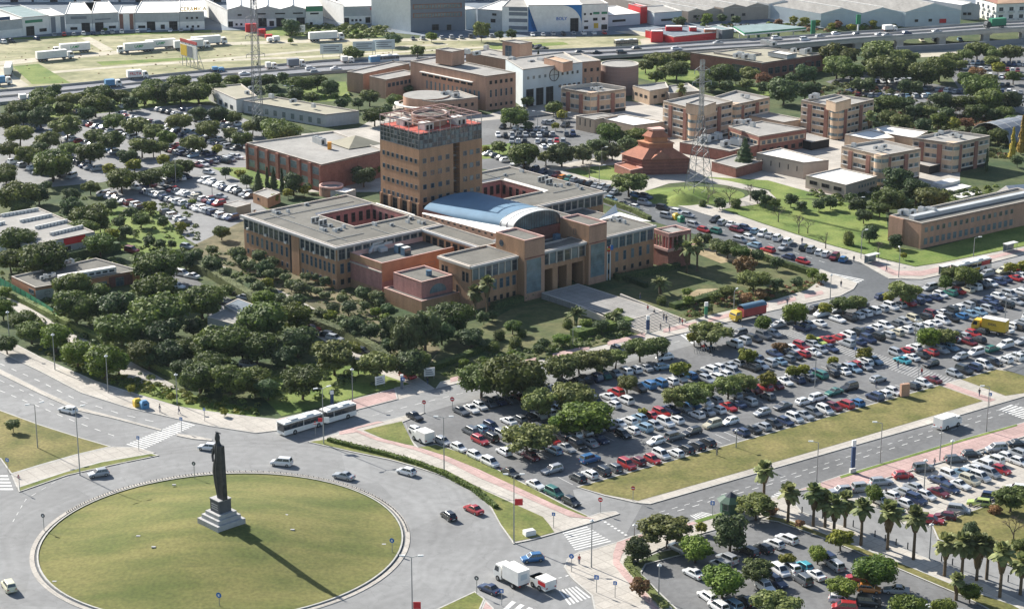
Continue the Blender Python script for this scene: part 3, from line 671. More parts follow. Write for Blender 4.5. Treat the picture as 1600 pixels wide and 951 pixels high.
rack(F, 487, 349, 10.75, 2, 2); rack(F, 499, 353, 10.75, 2, 2)
rack(F, 841, 285, 10.75, 2, 3); rack(F, 853, 289, 10.75, 2, 2)
for (u0, v0, u1, v1) in ((283, 400, 294.5, 400), (290, 424, 290, 433), (283, 428, 312, 428), (299, 403, 299, 395), (305, 395, 305, 404), (345, 394, 345, 400), (359, 400, 368, 400), (359, 412, 359, 429), (343, 424, 366, 424), (287, 397, 287, 431)):
    b = MB(); b.bar(FU(u0, v0, 10.88) - F.location, FU(u1, v1, 10.88) - F.location, .1, 'grey_metal'); b.build('roof_pipe', Wb.roof if u0 < 320 else Eb.roof)
# link wings between courtyard blocks and entrance front
LW = MU(F, 308, 370, 314.6, 394, 0, 11.15, 'brick'); LW.fbox('eaves', 'L', 0, 23, -.2, .6, 10.5, 11.05, 'grey_wall')
LW.wins('L', 7, 6.6, 1.9, 3.2, 'dark', 2, 21); LW.wins('L', 7, 2.2, 1.9, 3.0, 'dark', 2, 21)
RW = MU(F, 335, 370, 346, 392, 0, 11.15, 'brick')
RW2 = MU(F, 346, 372, 362, 391.4, 0, 8.0, 'brick', par=.3)
p = [W(x, y, 9) - F.location for x, y in ((935, 343), (1018, 346), (965, 331), (962, 328))]
b = MB(); b.face([(p[0].x, p[0].y, 9), (p[1].x, p[1].y, 9), (p[2].x, p[2].y, 9.1), (p[3].x, p[3].y, 10.6)], 'roof_white'); b.build('canvas_canopy', F)
# entrance front
FL = MU(F, 295.3, 358.2, 310.2, 370.5, 0, 11.2, 'brick'); FR = MU(F, 337.2, 356.8, 355.3, 369.5, 0, 11.2, 'brick')
FC = MU(F, 316.4, 356.8, 331.4, 362.0, 6.3, 11.2, 'brick')
for M in (FL, FR, FC):
    M.fbox('eaves', 'R', -.4 if M is FL else 0, M.ln('R') + (.4 if M is FR else 0), -.2, .6, 10.5, 11.12, 'granite_pale')
FL.fbox('eaves', 'L', 0, 12.5, -.2, .6, 10.5, 11.12, 'coping')
colonnade(FL, 'R', 7, a=.3, c=14.7, style=('pale', 'pale', 'plain', 'blue')); colonnade(FC, 'R', 6, a=.2, c=14.8, style=('plain', 'pale', 'plain')); colonnade(FR, 'R', 7, a=.5, c=17.8, style=('blue', 'pale', 'blue'))
FL.wins('R', 7, 3.9, 1.15, 2.5, ('blue', 'blue', 'plain', 'pale', 'blue'), .4, 14.6); FL.wins('R', 7, 1.1, .95, 1.2, 'dark', .4, 14.6, skip=(0, 1))
FR.wins('R', 6, 3.9, 1.05, 2.5, ('blue', 'pale'), .8, 17.4); FR.wins('R', 6, 1.1, .95, 1.2, 'dark', .8, 17.4)
for m_ in (9.5, 10.9, 1.6, 3): FL.win('L', m_, 6.8, 1.0, 2.4, 'dark')
FL.win('L', 7, 2.8, .6, 2.6, 'dark')
# portico: four brick piers with deep shaded bays and glass doors
for i, (u0, u1) in enumerate(((316.4, 317.4), (320.3, 322.0), (325.0, 326.7), (330.5, 331.4))):
    b = MB(); q = [FU(u0, 356.8), FU(u1, 356.8), FU(u1, 359.8), FU(u0, 359.8)]; q = [x - F.location for x in q]
    b.hexa([(x.x, x.y, 0) for x in q] + [(x.x, x.y, 6.35) for x in q], 'brick'); b.build('portico_pier', F)
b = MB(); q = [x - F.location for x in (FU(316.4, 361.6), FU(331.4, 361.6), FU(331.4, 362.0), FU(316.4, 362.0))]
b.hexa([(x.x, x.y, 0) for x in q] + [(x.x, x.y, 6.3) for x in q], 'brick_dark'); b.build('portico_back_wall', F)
for u_ in (318.9, 323.5, 328.6):
    x = FU(u_, 361.6) - F.location
    put('entrance_door', win_mesh(2.4, 4.6, 'plain'), F, (x.x, x.y, 0), A0)
PL = MU(F, 310.0, 355.5, 316.5, 366.3, 0, 15.4, 'brick_pink', cope='pink_coping'); PR = MU(F, 331.3, 355.5, 337.3, 366.3, 0, 15.4, 'brick_pink', cope='pink_coping')
for M in (PL, PR):
    b = MB(); M.fbox('', 'R', .6, 5.3, 0, .06, 1.9, 10.3, 'glass_pale', b)
    for k in range(4): M.fbox('', 'R', .6, 5.3, .06, .1, 1.9 + k * 2.8 - .04, 1.9 + k * 2.8 + .04, 'frame', b)
    b.build('glass_panel', F)
    M.fbox('dark_band', 'R', 0, M.ln('R'), 0, .08, 10.6, 10.85, 'brick_dark')
    M.fbox('brick_cladding', 'L', 0, M.ln('L'), 0, .04, 0, 15.3, 'brick')
PR.win('L', 5.5, 12, .9, 1.6, 'dark')
# round window on the left pylon
b = MB(); n = 20; c_ = PL.pt('L', 2.2, .1, 13.0); dd = (PL.F['L'][1] - PL.F['L'][0]).normalized()
b.face([c_ + dd * (.85 * math.cos(-2 * math.pi * i / n)) + Vector((0, 0, -.85 * math.sin(-2 * math.pi * i / n))) for i in range(n)], 'glass'); b.build('round_window', F)
units(F, [(776, 381), (781, 380), (790, 379), (797, 378)], 10.75, sc=1.3); units(F, [(955, 345), (960, 343), (968, 346), (975, 349)], 10.75, sc=.9)
# terrace behind the entrance with a curved shaded recess
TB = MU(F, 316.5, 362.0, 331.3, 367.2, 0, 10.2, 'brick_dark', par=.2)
b = MB(); pts = []
for i in range(13):
    a = math.pi + math.pi * i / 12; pts.append(FU(323.9 + 7.4 * math.cos(a), 363.6 + 3.2 * math.sin(a) * .95) - F.location)
q0, q1 = FU(316.5, 357.2) - F.location, FU(331.3, 357.2) - F.location
outl = [(q0.x, q0.y), (q1.x, q1.y)] + [(p_.x, p_.y) for p_ in pts[::-1]]
b.prism(outl, 10.21, 11.12, 'roof_gravel'); b.build('crescent_roof', F)
b = MB(); p_ = FU(328.5, 364.8) - F.location; b.box(0, 0, 0, 1.6, 1.2, 1.5, 'blue_metal'); o = b.build('rooftop_cabinet', F); o.location = (p_.x, p_.y, 10.1); o.rotation_euler = (0, 0, A0)
# barrel vault, widening towards the tower
NA, NB = 28, 14; b = MB(); grid = []
def vault(t, a, grow=0.0):     # t 0 front .. 1 tower, a 0..pi
    uc = 324.3 + 1.2 * t; hw = 7.8 + 3.0 * t + grow; zb = 15.0 - 2.4 * t; rise = 3.0 + .3 * t
    u = uc + hw * math.cos(math.pi - a); z = zb + rise * math.sin(a) ** .9; v = 367.3 + 34 * t
    return FU(u, v, z) - F.location
for j in range(NB + 1): grid.append([vault(j / NB, math.pi * i / NA) for i in range(NA + 1)])
for j in range(NB):
    for i in range(NA):
        white = j < 2
        b.face([grid[j][i], grid[j][i + 1], grid[j + 1][i + 1], grid[j + 1][i]], 'white_metal' if white else 'blue_metal')
o = b.build('vault_roof', F)
bm = bmesh.new(); bm.from_mesh(o.data); bmesh.ops.remove_doubles(bm, verts=bm.verts, dist=.001); bm.normal_update()
bmesh.ops.recalc_face_normals(bm, faces=bm.faces)
for f_ in bm.faces: f_.smooth = True
bm.to_mesh(o.data); bm.free()
for t_ in (.0, .075, .143):
    b = MB()
    for i in range(NA): b.bar(vault(t_, math.pi * i / NA, .06), vault(t_, math.pi * (i + 1) / NA, .06), .16 if t_ == 0 else .09, 'white_metal' if t_ == 0 else 'grey_metal')
    b.build('vault_rib', F)
b = MB()
fr = [vault(0.012, math.pi * i / NA) for i in range(NA + 1)]
for i in range(NA): b.face([(fr[i].x, fr[i].y, 13.6), (fr[i + 1].x, fr[i + 1].y, 13.6), fr[i + 1], fr[i]], 'glass_pale')
b.build('vault_glazing', F)
for i in range(1, NA, 1):
    b = MB(); q = vault(0, math.pi * i / NA); b.bar((q.x, q.y, 13.6), q, .07, 'frame_dark'); b.build('glazing_bar', F)
q_ = [vault(t_, a_) for t_, a_ in ((0, 0), (0, math.pi), (1, math.pi), (1, 0))]; b = MB(); b.prism([(x.x, x.y) for x in q_], 9.5, 13.6, 'brick_dark', cap=False); b.build('hall_wall', F)
b = MB()
for sd in (0, 1):               # white eaves strips and the clerestory below
    aa = 0 if sd == 0 else math.pi; e0, e1 = vault(0, aa), vault(1, aa)
    ux = Vector((math.cos(A0), math.sin(A0), 0)) * (-1 if sd == 0 else 1)
    w0, w1 = 1.7, .3
    b.face([e0, e1, e1 + ux * w1 + Vector((0, 0, -.2)), e0 + ux * w0 + Vector((0, 0, -1.9))][::(1 if sd else -1)], 'white_metal')
    o1, o0 = e1 + ux * w1 + Vector((0, 0, -.2)), e0 + ux * w0 + Vector((0, 0, -1.9))
    b.face([(o0.x, o0.y, 9.5), (o1.x, o1.y, 9.5), o1, o0][::(1 if sd else -1)], 'brick_pink')
b.build('vault_eaves', F)
e0, e1 = vault(0, 0), vault(1, 0); ux = Vector((-math.cos(A0), -math.sin(A0), 0))
for i in range(14):
    t_ = (i + .5) / 14; q = (e0 + ux * 1.77).lerp(e1 + ux * .37, t_); put('clerestory_window', win_mesh(.8, .45, 'dark'), F, (q.x, q.y, 12.2 - .5 * t_), A0 - math.pi / 2)
# tower
TW = 'brick'
zt = 28.2
for (u0, u1, nm) in ((317, 328.5, 'wall'), (330.7, 338.4, 'wall')):
    M = MU(F, u0, 405.5, u1, 422.3, 0, zt, TW, par=0, wname=nm)
    if u0 == 317: T1 = M
    else: T2 = M
for r_ in range(4):
    z = 24.3 - 3.5 * r_
    T1.wins('L', 8, z, 1.1, 1.25, ('blue', 'plain', 'plain', 'blue', 'plain'), .6, 16.4)
    T1.wins('R', 4, z, 1.25, 1.35, ('plain', 'plain', 'blue'), .5, 10.8); T2.wins('R', 3, z, 1.25, 1.35, ('plain', 'pale', 'plain'), .7, 7.3)
for i in range(4): T1.win('L', 2.3 + i * 4.15, 10.3, 2.5, 3.1, 'dark')
for i in range(5): T1.fbox('arcade_pier', 'L', max(0, i * 4.15 - .55), min(16.8, i * 4.15 + .55), 0, .45, 10.2, 13.8, TW)
T1.win('R', 4, 10.3, 6, 2.8, 'dark')
for vv in (405.9, 421.9):
    for k in range(14):
        bl = MB(); z = 11.3 + k * 1.21; q = [FU(328.5, vv) - F.location, FU(330.7, vv) - F.location]
        bl.bar((q[0].x, q[0].y, z), (q[1].x, q[1].y, z), .07, 'frame_dark'); bl.build('stair_glazing_bar', F)
    bl = MB(); q = FU(329.6, vv) - F.location; bl.bar((q.x, q.y, 11), (q.x, q.y, zt), .06, 'frame_dark'); bl.build('stair_glazing_bar', F)
for k in range(4):
    q = [FU(a_, b__) - F.location for a_, b__ in ((328.5, 407), (330.7, 407), (330.7, 421), (328.5, 421))]
    b = MB(); b.hexa([(x.x, x.y, 13.9 + 3.5 * k) for x in q] + [(x.x, x.y, 14.15 + 3.5 * k) for x in q], 'coping'); b.build('landing', F)
# glazed top storeys, red terrace, pergola and drum
Tg = MU(F, 317.1, 405.6, 338.3, 422.2, zt, 32.3, 'glass', roof='terrace_red', par=.0, wname='curtain_wall')
for f, n in (('R', 14), ('L', 11), ('BR', 11), ('BL', 14)):
    L_ = Tg.ln(f)
    for i in range(n + 1):
        b = MB(); Tg.fbox('', f, max(0, L_ * i / n - .06), min(L_, L_ * i / n + .06), 0, .1, zt, 32.8, 'frame' if i % 2 else 'grey_metal', b); b.build('mullion', F)
    for z in (zt, zt + 1.15, zt + 2.3, zt + 3.45, 32.5): Tg.fbox('transom', f, 0, L_, 0, .12, z, z + .09, 'frame')
    if f in 'RL':
        for i in range(0, n):
            for k in range(3):
                if rnd.random() < (.22 if f == 'L' else .4):
                    Tg.win(f, L_ * (i + .5) / n, zt + .15 + 1.15 * k, 1.1, 1.0, 'pale', name='glass_pane', out=.03)  # randomly chosen pale panes: mirror reflections put into the glass colour
pz0, pz1 = 32.3, 34.9
us, vs = [317.1, 320.6, 324.2, 327.7, 331.2, 334.8, 338.3], [405.6, 409.8, 413.9, 418.0, 422.2]
def LU(u, v, z): q = FU(u, v, z) - F.location; return q
for u in us:
    for v in vs:
        if u in (us[0], us[-1]) or v in (vs[0], vs[-1]):
            b = MB(); b.bar(LU(u, v, 31), LU(u, v, pz1), .12, 'coping'); b.build('pergola_post', F)
for v in vs: b = MB(); b.bar(LU(us[0], v, pz1), LU(us[-1], v, pz1), .18 if v in (vs[0], vs[-1]) else .12, 'pergola'); b.build('pergola_beam', F)
for u in us: b = MB(); b.bar(LU(u, vs[0], pz1), LU(u, vs[-1], pz1), .18 if u in (us[0], us[-1]) else .12, 'pergola'); b.build('pergola_beam', F)
b = MB(); n = 32; c_ = LU(327.7, 414.5, 0)
cp = [(c_.x + 4.7 * math.cos(2 * math.pi * i / n), c_.y + 4.7 * math.sin(2 * math.pi * i / n)) for i in range(n)]
b.prism(cp, 32.2, 34.9, 'brick_pink', top='roof_gravel', cap=False); b.face([(x, y, 34.6) for x, y in cp], 'roof_gravel'); b.ring(cp, .3, 34.5, 35.2, 'pergola'); b.build('roof_drum', F)
for (u, v, du, dv, h_) in ((321, 408, 3, 3, 1.8), (331.5, 407.5, 3.2, 3.5, 1.9), (333, 416, 3, 3, 1.9), (320, 416, 3, 3, 1.6)):
    q = [LU(a_, b__, 0) for a_, b__ in ((u, v), (u + du, v), (u + du, v + dv), (u, v + dv))]; b = MB()
    b.hexa([(x.x, x.y, 32.3) for x in q] + [(x.x, x.y, 32.3 + h_) for x in q], 'pale_wall'); b.build('roof_cabin', F)
    for k in range(2):
        x = LU(u + du * (.3 + .4 * k), v, 32.4); put('cabin_window', win_mesh(.8, 1.2, 'dark'), F, x, A0)
# pink annexes on the west side of the front
AX = MU(F, 285.2, 380.2, 309.2, 393.2, 0, 9.0, 'pink_wall', cope='pink_coping', par=1.1)
AX.fbox('brick_band', 'L', 0, AX.ln('L'), 0, .05, 7.2, 8.9, 'brick'); AX.fbox('orange_band', 'R', 0, AX.ln('R'), 0, .05, 4.2, 8.9, 'orange_wall')
AX.fbox('brick_base', 'L', 0, AX.ln('L'), 0, .05, 0, 2.2, 'brick'); AX.fbox('ledge', 'L', 0, AX.ln('L'), 0, .3, 6.5, 6.8, 'coping')
AX.wins('R', 3, 5.4, 3.2, 1.1, 'plain', 8, 22)
p = W(584, 393, 8) - F.location; b = MB()
for (x, y, z, sx, sy, sz) in ((0, 0, 0, 3.4, 1.6, 1.5), (3.6, .3, 0, 2.6, 1.5, 1.7), (1, -1.6, 0, 2.2, 1.0, 1.0), (-1.4, .2, 0, 1.2, 1.4, 1.2), (5, 2, 0, 1.6, 1.1, 1.1)): b.box(x, y, z, x + sx, y + sy, z + sz, 'white_metal')
b.bar((0, .8, 1.8), (3.4, .8, 2.0), .45, 'white_metal', n=8); b.bar((-2.2, -1.2, .5), (0, .4, 1.4), .4, 'white_metal', n=8)
o = b.build('duct_cluster', F); o.location = (p.x, p.y, 7.95); o.rotation_euler = (0, 0, A0)
for q_ in ((622, 393), (632, 397)):
    p = W(*q_, 8.5) - F.location; b = MB(); b.box(0, 0, 0, 2.1, 1.6, 2.0, 'tarp_blue'); b.box(.1, -.05, .2, 1.9, 0, 1.8, 'glass'); b.box(.1, .1, 2.0, 2.0, 1.5, 2.1, 'pale_wall')
    o = b.build('chiller', F); o.location = (p.x, p.y, 7.9); o.rotation_euler = (0, 0, A0)
BX = MU(F, 285.2, 364.6, 294.8, 375.6, 0, 7.7, 'pink_wall', cope='pink_coping'); LB = MU(F, 283.6, 362.6, 296.6, 377.5, 0, 3.7, 'brick', cope='pink_coping', par=.2)
b = MB(); n = 16; c_ = BX.pt('R', 5, .06, 4.3); dd = (BX.F['R'][1] - BX.F['R'][0]).normalized()
b.face([c_ + dd * (2.6 * math.cos(math.pi * i / n)) + Vector((0, 0, 2.1 * math.sin(math.pi * i / n))) for i in range(n + 1)], 'glass_pale'); b.build('arched_window', F)
for i in range(1, 6):
    b = MB(); x = -2.6 + i * 2.6 / 3; q = c_ + dd * x; zz = 2.1 * math.sqrt(max(0, 1 - (x / 2.6) ** 2)); b.bar(q, q + Vector((0, 0, zz)), .05, 'frame'); b.build('arch_bar', F)
b = MB(); p = FU(291, 369, 7.3) - F.location; b.bar(p, p + Vector((0, 0, 1.3)), .75, 'tarp_blue', n=12); b.build('roof_tank', F)
# flags in front of the right pylon
for i, (px, py, h_) in enumerate(((944, 438, 8.6), (948.5, 437.6, 8.9), (953, 437, 9.2))):
    p = W(px, py, 0); t = thing('flagpole', ['white flagpole with a green and white flag, by the entrance', 'white flagpole with a red and yellow flag, between the other two', 'white flagpole with a blue flag, nearest the right wing'][i], 'flagpole', p, 0, 'flagpoles by the faculty entrance')
    b = MB(); b.bar((0, 0, 0), (0, 0, h_), .13, 'sign_white', n=6); b.build('pole', t)
    cs = [('green_plastic', 'sign_white', 'green_plastic'), ('red_paint', 'yellow_plastic', 'red_paint'), ('sign_blue', 'sign_blue', 'sign_blue')][i]
    b = MB()
    for k in range(3): b.box(-1.8 if i == 0 else -.1, -.05 - .15 * k, h_ - .5 - .4 * k - (.0 if i else .1), .1 if i == 0 else .7, .0 - .15 * k, h_ - .1 - .4 * k, cs[k])
    b.build('flag', t)
# entrance terrace and steps
t = uvroot('entrance_terrace', 'paved terrace at the faculty entrance with a broad flight of steps', 312, 323, 'terrace')
MU(t, 314.6, 324.6, 326.8, 354.5, 0, 1.5, 'plaza', roof='plaza', par=.02, wname='retaining_wall')
for k in range(12):
    b = MB(); v0 = 324.6 - .55 * (k + 1); q = [FU(a_, b__) - t.location for a_, b__ in ((313.2, v0), (327.4, v0), (327.4, v0 + .55), (313.2, v0 + .55))]
    z = 1.5 * (1 - (k + 1) / 13); b.hexa([(x.x, x.y, 0) for x in q] + [(x.x, x.y, z) for x in q], 'coping' if k % 2 else 'paving'); b.build('step', t)
for u_ in (313.0, 327.3):
    b = MB(); q = [FU(a_, b__) - t.location for a_, b__ in ((u_, 317.8), (u_ + .4, 317.8), (u_ + .4, 340), (u_, 340))]
    zz = [.8, .8, 2.1, 2.1]; b.hexa([(x.x, x.y, 0) for x in q] + [(x.x, x.y, z) for x, z in zip(q, zz)], 'coping'); b.build('side_parapet', t)
# red pavilion at the east end
t = thing('pavilion', 'small red two-storey pavilion with roof terrace beside the faculty front', 'pavilion', W(1046, 420))
N_, L_, R_ = W(1045, 364.5, 9.5), W(1021, 357, 9.5), W(1080, 358, 9.5)
M = Mass(t, N_, L_, R_, 0, 4.6, 'brick_red', par=.1); M2 = Mass(t, N_, L_, R_, 8.3, 9.4, 'pink_wall', cope='pink_coping', par=.5, wname='roof_beam')
for f in 'RL':
    n = 5
    for i in range(n + 1):
        b = MB(); x = M.ln(f) * i / n; M.fbox('', f, max(0, x - .18), min(M.ln(f), x + .18), -.36, 0, 4.6, 8.35, 'pink_wall', b); b.build('column', t)
    M.fbox('balcony_parapet', f, 0, M.ln(f), -.3, .25, 4.6, 5.3, 'pink_coping')
c_ = (N_ + L_ + R_ + L_ + R_ - N_) / 4 - t.location
b = MB(); b.box(-1.9, -1.9, 4.6, 1.9, 1.9, 8.4, 'red_wall'); o = b.build('inner_room', t); o.location = (c_.x, c_.y, 0); o.rotation_euler = (0, 0, A0)
b = MB(); b.box(-1.9, -1.9, 8.9, 1.9, 1.9, 9.25, 'roof_pale'); o = b.build('skylight', t); o.location = (c_.x, c_.y, 0); o.rotation_euler = (0, 0, A0)
b = MB(); M.fbox('', 'R', M.ln('R'), M.ln('R') + 4.2, -3, .2, 4.5, 5.0, 'pink_coping', b); b.build('side_balcony', t)
for k in range(5): b = MB(); q = M.pt('R', M.ln('R') + .6 + k * .85, .1, 5.0); b.bar(q, q + Vector((0, 0, .9)), .14, 'pink_coping', n=6); b.build('baluster', t)
# ---------------------------------------------------------------- other campus buildings
def bld(name, label, N, L, R_, h, wall, roof='roof_gravel', cat='building', par=.45, cope='coping', z0=0.0, group=None, T=None):
    """N L R: pixels of the near, left and right roof corners"""
    n, l, r = W(*N, h), W(*L, h), W(*R_, h)
    t = thing(name, label, cat, (n.x, n.y, 0), 0, group)
    return t, Mass(t, n, l, r, z0, h, wall, roof, par=par, cope=cope, T=W(*T, h) if T else None)
def sub(t, N, L, R_, h, wall, roof='roof_gravel', z0=0.0, par=.4, cope='coping', T=None):
    n, l, r = W(*N, h), W(*L, h), W(*R_, h)
    return Mass(t, n, l, r, z0, h, wall, roof, par=par, cope=cope, T=W(*T, h) if T else None)
# brick hall left of the tower
t, M = bld('brick_hall', 'long red brick hall with a yellow pyramid skylight, left of the tower', (502, 257), (385, 223), (600, 234), 8.4, 'brick_red', 'roof_pale', T=(521, 205))
for i in range(7):
    x = M.ln('L') * (i + .5) / 7
    M.win('L', x, 4.9, 3.4, 2.2, 'pale'); M.win('L', x, 1.2, 3.4, 2.2, 'pale')
for i in range(8): M.fbox('brick_pier', 'L', max(0, M.ln('L') * i / 7 - .7), min(M.ln('L'), M.ln('L') * i / 7 + .7), 0, .5, 0, 8.0, 'brick_red')
b = MB(); q = [W(*x, 8.2) - t.location for x in ((512, 222), (545, 233), (600, 225), (566, 214))]; c_ = (q[0] + q[1] + q[2] + q[3]) / 4; apex = Vector((c_.x, c_.y, 10.6))
for i in range(4): b.face([q[i], q[(i + 1) % 4], apex], 'roof_yellow')
b.build('pyramid_skylight', t)
for q_ in ((494, 222), (499, 224), (504, 226)):
    p = W(*q_, 8) - t.location; put('rooftop_unit', unit_mesh(), t, (p.x, p.y, 7.95), A0, (1.6, 1.8, 2.2))
p = W(515, 233, 8) - t.location; b = MB(); b.box(-.6, -.5, 0, .6, .5, 2.3, 'orange_plastic'); o = b.build('orange_vent', t); o.location = (p.x, p.y, 7.9)
t, M = bld('grey_workshop', 'low grey building in two blocks with beige roofs, below the left lattice pylon', (508.5, 179), (380, 157), (561, 173), 4.4, 'grey_wall', 'roof_yellow')
M.wins('L', 9, .8, 1.6, 1.9, 'pale', 1, M.ln('L') - 1)
M2 = sub(t, (369, 155), (325, 135.5), (402, 150), 5.0, 'pale_wall', 'roof_yellow', T=(377, 131)); M2.wins('L', 4, .5, 2.6, 1.6, 'plain', 4, M2.ln('L') - 2)
units(t, [(386, 147), (424, 153), (458, 160), (490, 168), (392, 140)], 4.6, sc=1.3)
# big pale brick faculty at the top
t, M = bld('pale_brick_faculty', 'sprawling pale brick faculty with blue-white entrance wall and round drum, top centre', (759, 119), (641, 95.5), (806, 113), 12.4, 'brick_pink', 'roof_pale', T=(685, 88))
M.fbox('sun_shade', 'L', 6, 34, 0, 1.0, 9.2, 9.5, 'coping_white'); M.wins('L', 8, 7.9, 2.6, .9, 'dark', 6, 34)
M.wins('L', 13, 3.5, .9, 3.0, 'pale', 8, 38); M.wins('R', 5, 9.2, 1.1, 1.3, 'dark', 1, 12); M.wins('R', 5, 4.6, .8, 2.6, 'plain', 1, 12); M.wins('R', 5, 1.2, .9, 1.1, 'dark', 1, 12)
s1 = sub(t, (706, 81), (680.6, 77), (725.5, 78), 17.5, 'brick_pink', 'roof_pale', z0=12.3)
s2 = sub(t, (603, 124.6), (577, 119), (656, 114.5), 7.2, 'brick_pink', 'roof_pale'); s2.wins('R', 6, 4.2, 1.5, 1.5, 'plain', .6, 13)
s3 = sub(t, (567, 115.5), (542, 112), (640, 99), 7.4, 'brick_pink', 'roof_pale')
s4 = sub(t, (812, 68), (785, 64), (831.5, 65.6), 16.5, 'brick_pink', 'roof_pale')
s5 = sub(t, (795, 94), (728, 82), (830, 88), 11.4, 'brick_pink', 'roof_pale'); s5.wins('R', 3, 7.6, 1.0, 1.2, 'dark')
s4.win('L', 3, 9, 3.2, 6.0, 'blue')
s6 = sub(t, (817, 108.6), (790, 92), (910, 97), 13.6, 'blue_white_wall', 'roof_pale'); L6 = s6.ln('R')
s6.wins('R', 4, 9.7, .9, 1.1, 'pale', 1, L6 * .42); s6.wins('R', 4, 9.7, .9, 1.1, 'plain', L6 * .62, L6 - 1)
for i in range(3): s6.win('R', 3 + i * 4.3, 0, 3.2, 6.2, 'dark', name='portal')
s6.wins('R', 5, 5.4, 1.2, 1.0, 'plain', L6 * .58, L6 - .5)
b = MB(); c_ = s6.pt('R', L6 * .52, .12, 10.2); dd = (s6.F['R'][1] - s6.F['R'][0]).normalized()
for i in range(20):
    a0, a1 = 2 * math.pi * i / 20, 2 * math.pi * (i + 1) / 20
    b.bar(c_ + dd * (2.0 * math.cos(a0)) + Vector((0, 0, 2.2 * math.sin(a0))), c_ + dd * (2.0 * math.cos(a1)) + Vector((0, 0, 2.2 * math.sin(a1))), .16, 'frame_dark')
b.bar(c_ - dd * 2, c_ + dd * 2, .12, 'frame_dark'); b.bar(c_ - Vector((0, 0, 2.2)), c_ + Vector((0, 0, 2.2)), .12, 'frame_dark'); b.build('round_emblem', t)
s7 = sub(t, (910, 97), (880, 86), (939, 94.5), 13.2, 'brick_pink', 'roof_pale'); s7.wins('R', 3, 9.4, 1.0, 1.3, 'dark'); s7.wins('R', 3, 4.3, .8, 3.0, 'plain')
s8 = sub(t, (880, 98), (850, 90), (895, 95), 15.5, 'brick_pink', 'roof_tile', z0=12)
pa, pb = W(939, 103, 10.5), W(999, 104, 10.5); c_ = (pa + pb) / 2 - t.location; rr = (pb - pa).length / 2
b = MB(); n = 36; cp = [(c_.x + rr * math.cos(2 * math.pi * i / n), c_.y + 4 + rr * 1.0 * math.sin(2 * math.pi * i / n)) for i in range(n)]
b.prism(cp, 0, 10.5, 'brick_band', top='roof_pale'); b.build('drum', t)
b = MB(); b.ring(cp, .4, 10.4, 10.8, 'coping'); b.build('drum_coping', t)
units(t, [(715, 91), (730, 84), (745, 86), (760, 78), (830, 100), (845, 98), (870, 96), (800, 96)], 12.4, sc=1.6)
# half-round lecture hall in front of it
t, M = bld('round_end_hall', 'low pale brick hall with a semicircular end, in front of the pale faculty', (680, 158.5), (655, 155), (747, 151.5), 5.6, 'brick_pink', 'roof_pale', T=(716, 141))
pc = (W(642, 152, 5.6) + W(690, 145, 5.6)) / 2 - t.location; b = MB(); cp = [(pc.x + 8.2 * math.cos(2 * math.pi * i / 32), pc.y + 8.2 * math.sin(2 * math.pi * i / 32)) for i in range(32)]
b.prism(cp, 0, 5.65, 'brick_pink', top='roof_pale'); b.build('round_end', t); b = MB(); b.ring([(pc.x + (x - pc.x) * 1.25 - 1, pc.y + (y - pc.y) * 1.2 - 1.5) for x, y in cp], 1.5, 3.0, 3.25, 'coping_white'); b.build('canopy_ring', t)
M.wins('R', 5, 2.6, 1.0, 1.2, 'dark', 3, M.ln('R') - 1); units(t, [(693, 149), (702, 149), (712, 151)], 5.3, sc=1.5)
# beige faculty blocks with brown pilasters
def beige(label, N, L, R_, h, floors, pent=None, T=None, ground=True):
    t, M = bld('beige_block', label, N, L, R_, h, 'beige_wall', 'roof_pale', par=.7, T=T, group='beige blocks with brown pilasters')
    fh = h / (floors + .25)
    for f in ('L', 'R'):
        Ln = M.ln(f); ps = (.1, .36) if f == 'L' else (.3, .72)
        xs = [Ln * (.24 if f == 'L' else .18), Ln * (.68 if f == 'L' else .62)]
        for k in range(floors):
            z = fh * k + fh * .38 + .2
            for (a, c) in ((0.02, xs[0] / Ln - .05), (xs[0] / Ln + .07, xs[1] / Ln - .05), (xs[1] / Ln + .07, .97)):
                if (c - a) * Ln > 1:
                    nn = max(1, int((c - a) * Ln / 1.7)); M.fbox('window_band', f, a * Ln, c * Ln, -.3, .008, z, z + fh * .42, 'beige_shade')
                    M.wins(f, nn, z + .05, min(1.45, (c - a) * Ln / nn * .85), fh * .36, ('plain', 'pale', 'dark'), a * Ln, c * Ln, out=.02)
                    M.fbox('sill', f, a * Ln, c * Ln, 0, .25, z - .2, z - .02, 'coping_white')
        for x in xs: M.fbox('pilaster', f, x - .75, x + .75, 0, .35, 0, h - .9, 'brown_pilaster')
    if ground: M.fbox('ground_floor_shade', 'R', .2, M.ln('R') - .2, 0, .03, 0, fh * .3, 'opening')  # thin near-black sheet: shade of a set-back ground floor as colour
    n = 12                      # rounded near corner
    q = M.pt('R', 1.6, -1.7); b = MB(); b.bar((q.x, q.y, .3), (q.x, q.y, h - .3), 2.25, 'beige_wall', n=20); b.build('rounded_corner', t)
    for k in range(floors): b = MB(); z = fh * k + fh * .4 + .2; b.bar((q.x, q.y, z), (q.x, q.y, z + fh * .36), 2.29, 'glass_pale', n=20); b.build('corner_window', t)
    if pent: sub(t, *pent, 'beige_wall', 'roof_pale', z0=h - .6)
    return t, M
t, M = beige('three-storey beige block with a crenellated roof edge, in front of the round drum', (923, 145.5), (877, 138), (978, 139), 7.8, 2); units(t, [(925, 140), (932, 141), (938, 139)], 7.4)
for f in ('BR', 'BL'): M.fbox('parapet_screen', f, 0, M.ln(f), -.4, 0, 7.7, 8.5, 'coping')
t, M = beige('tall beige block behind the right lattice pylon with a square roof cabin', (1088, 170.5), (1036, 158), (1145, 158), 11.4, 4, ((1100, 166), (1072, 161), (1119, 159), 14.2));
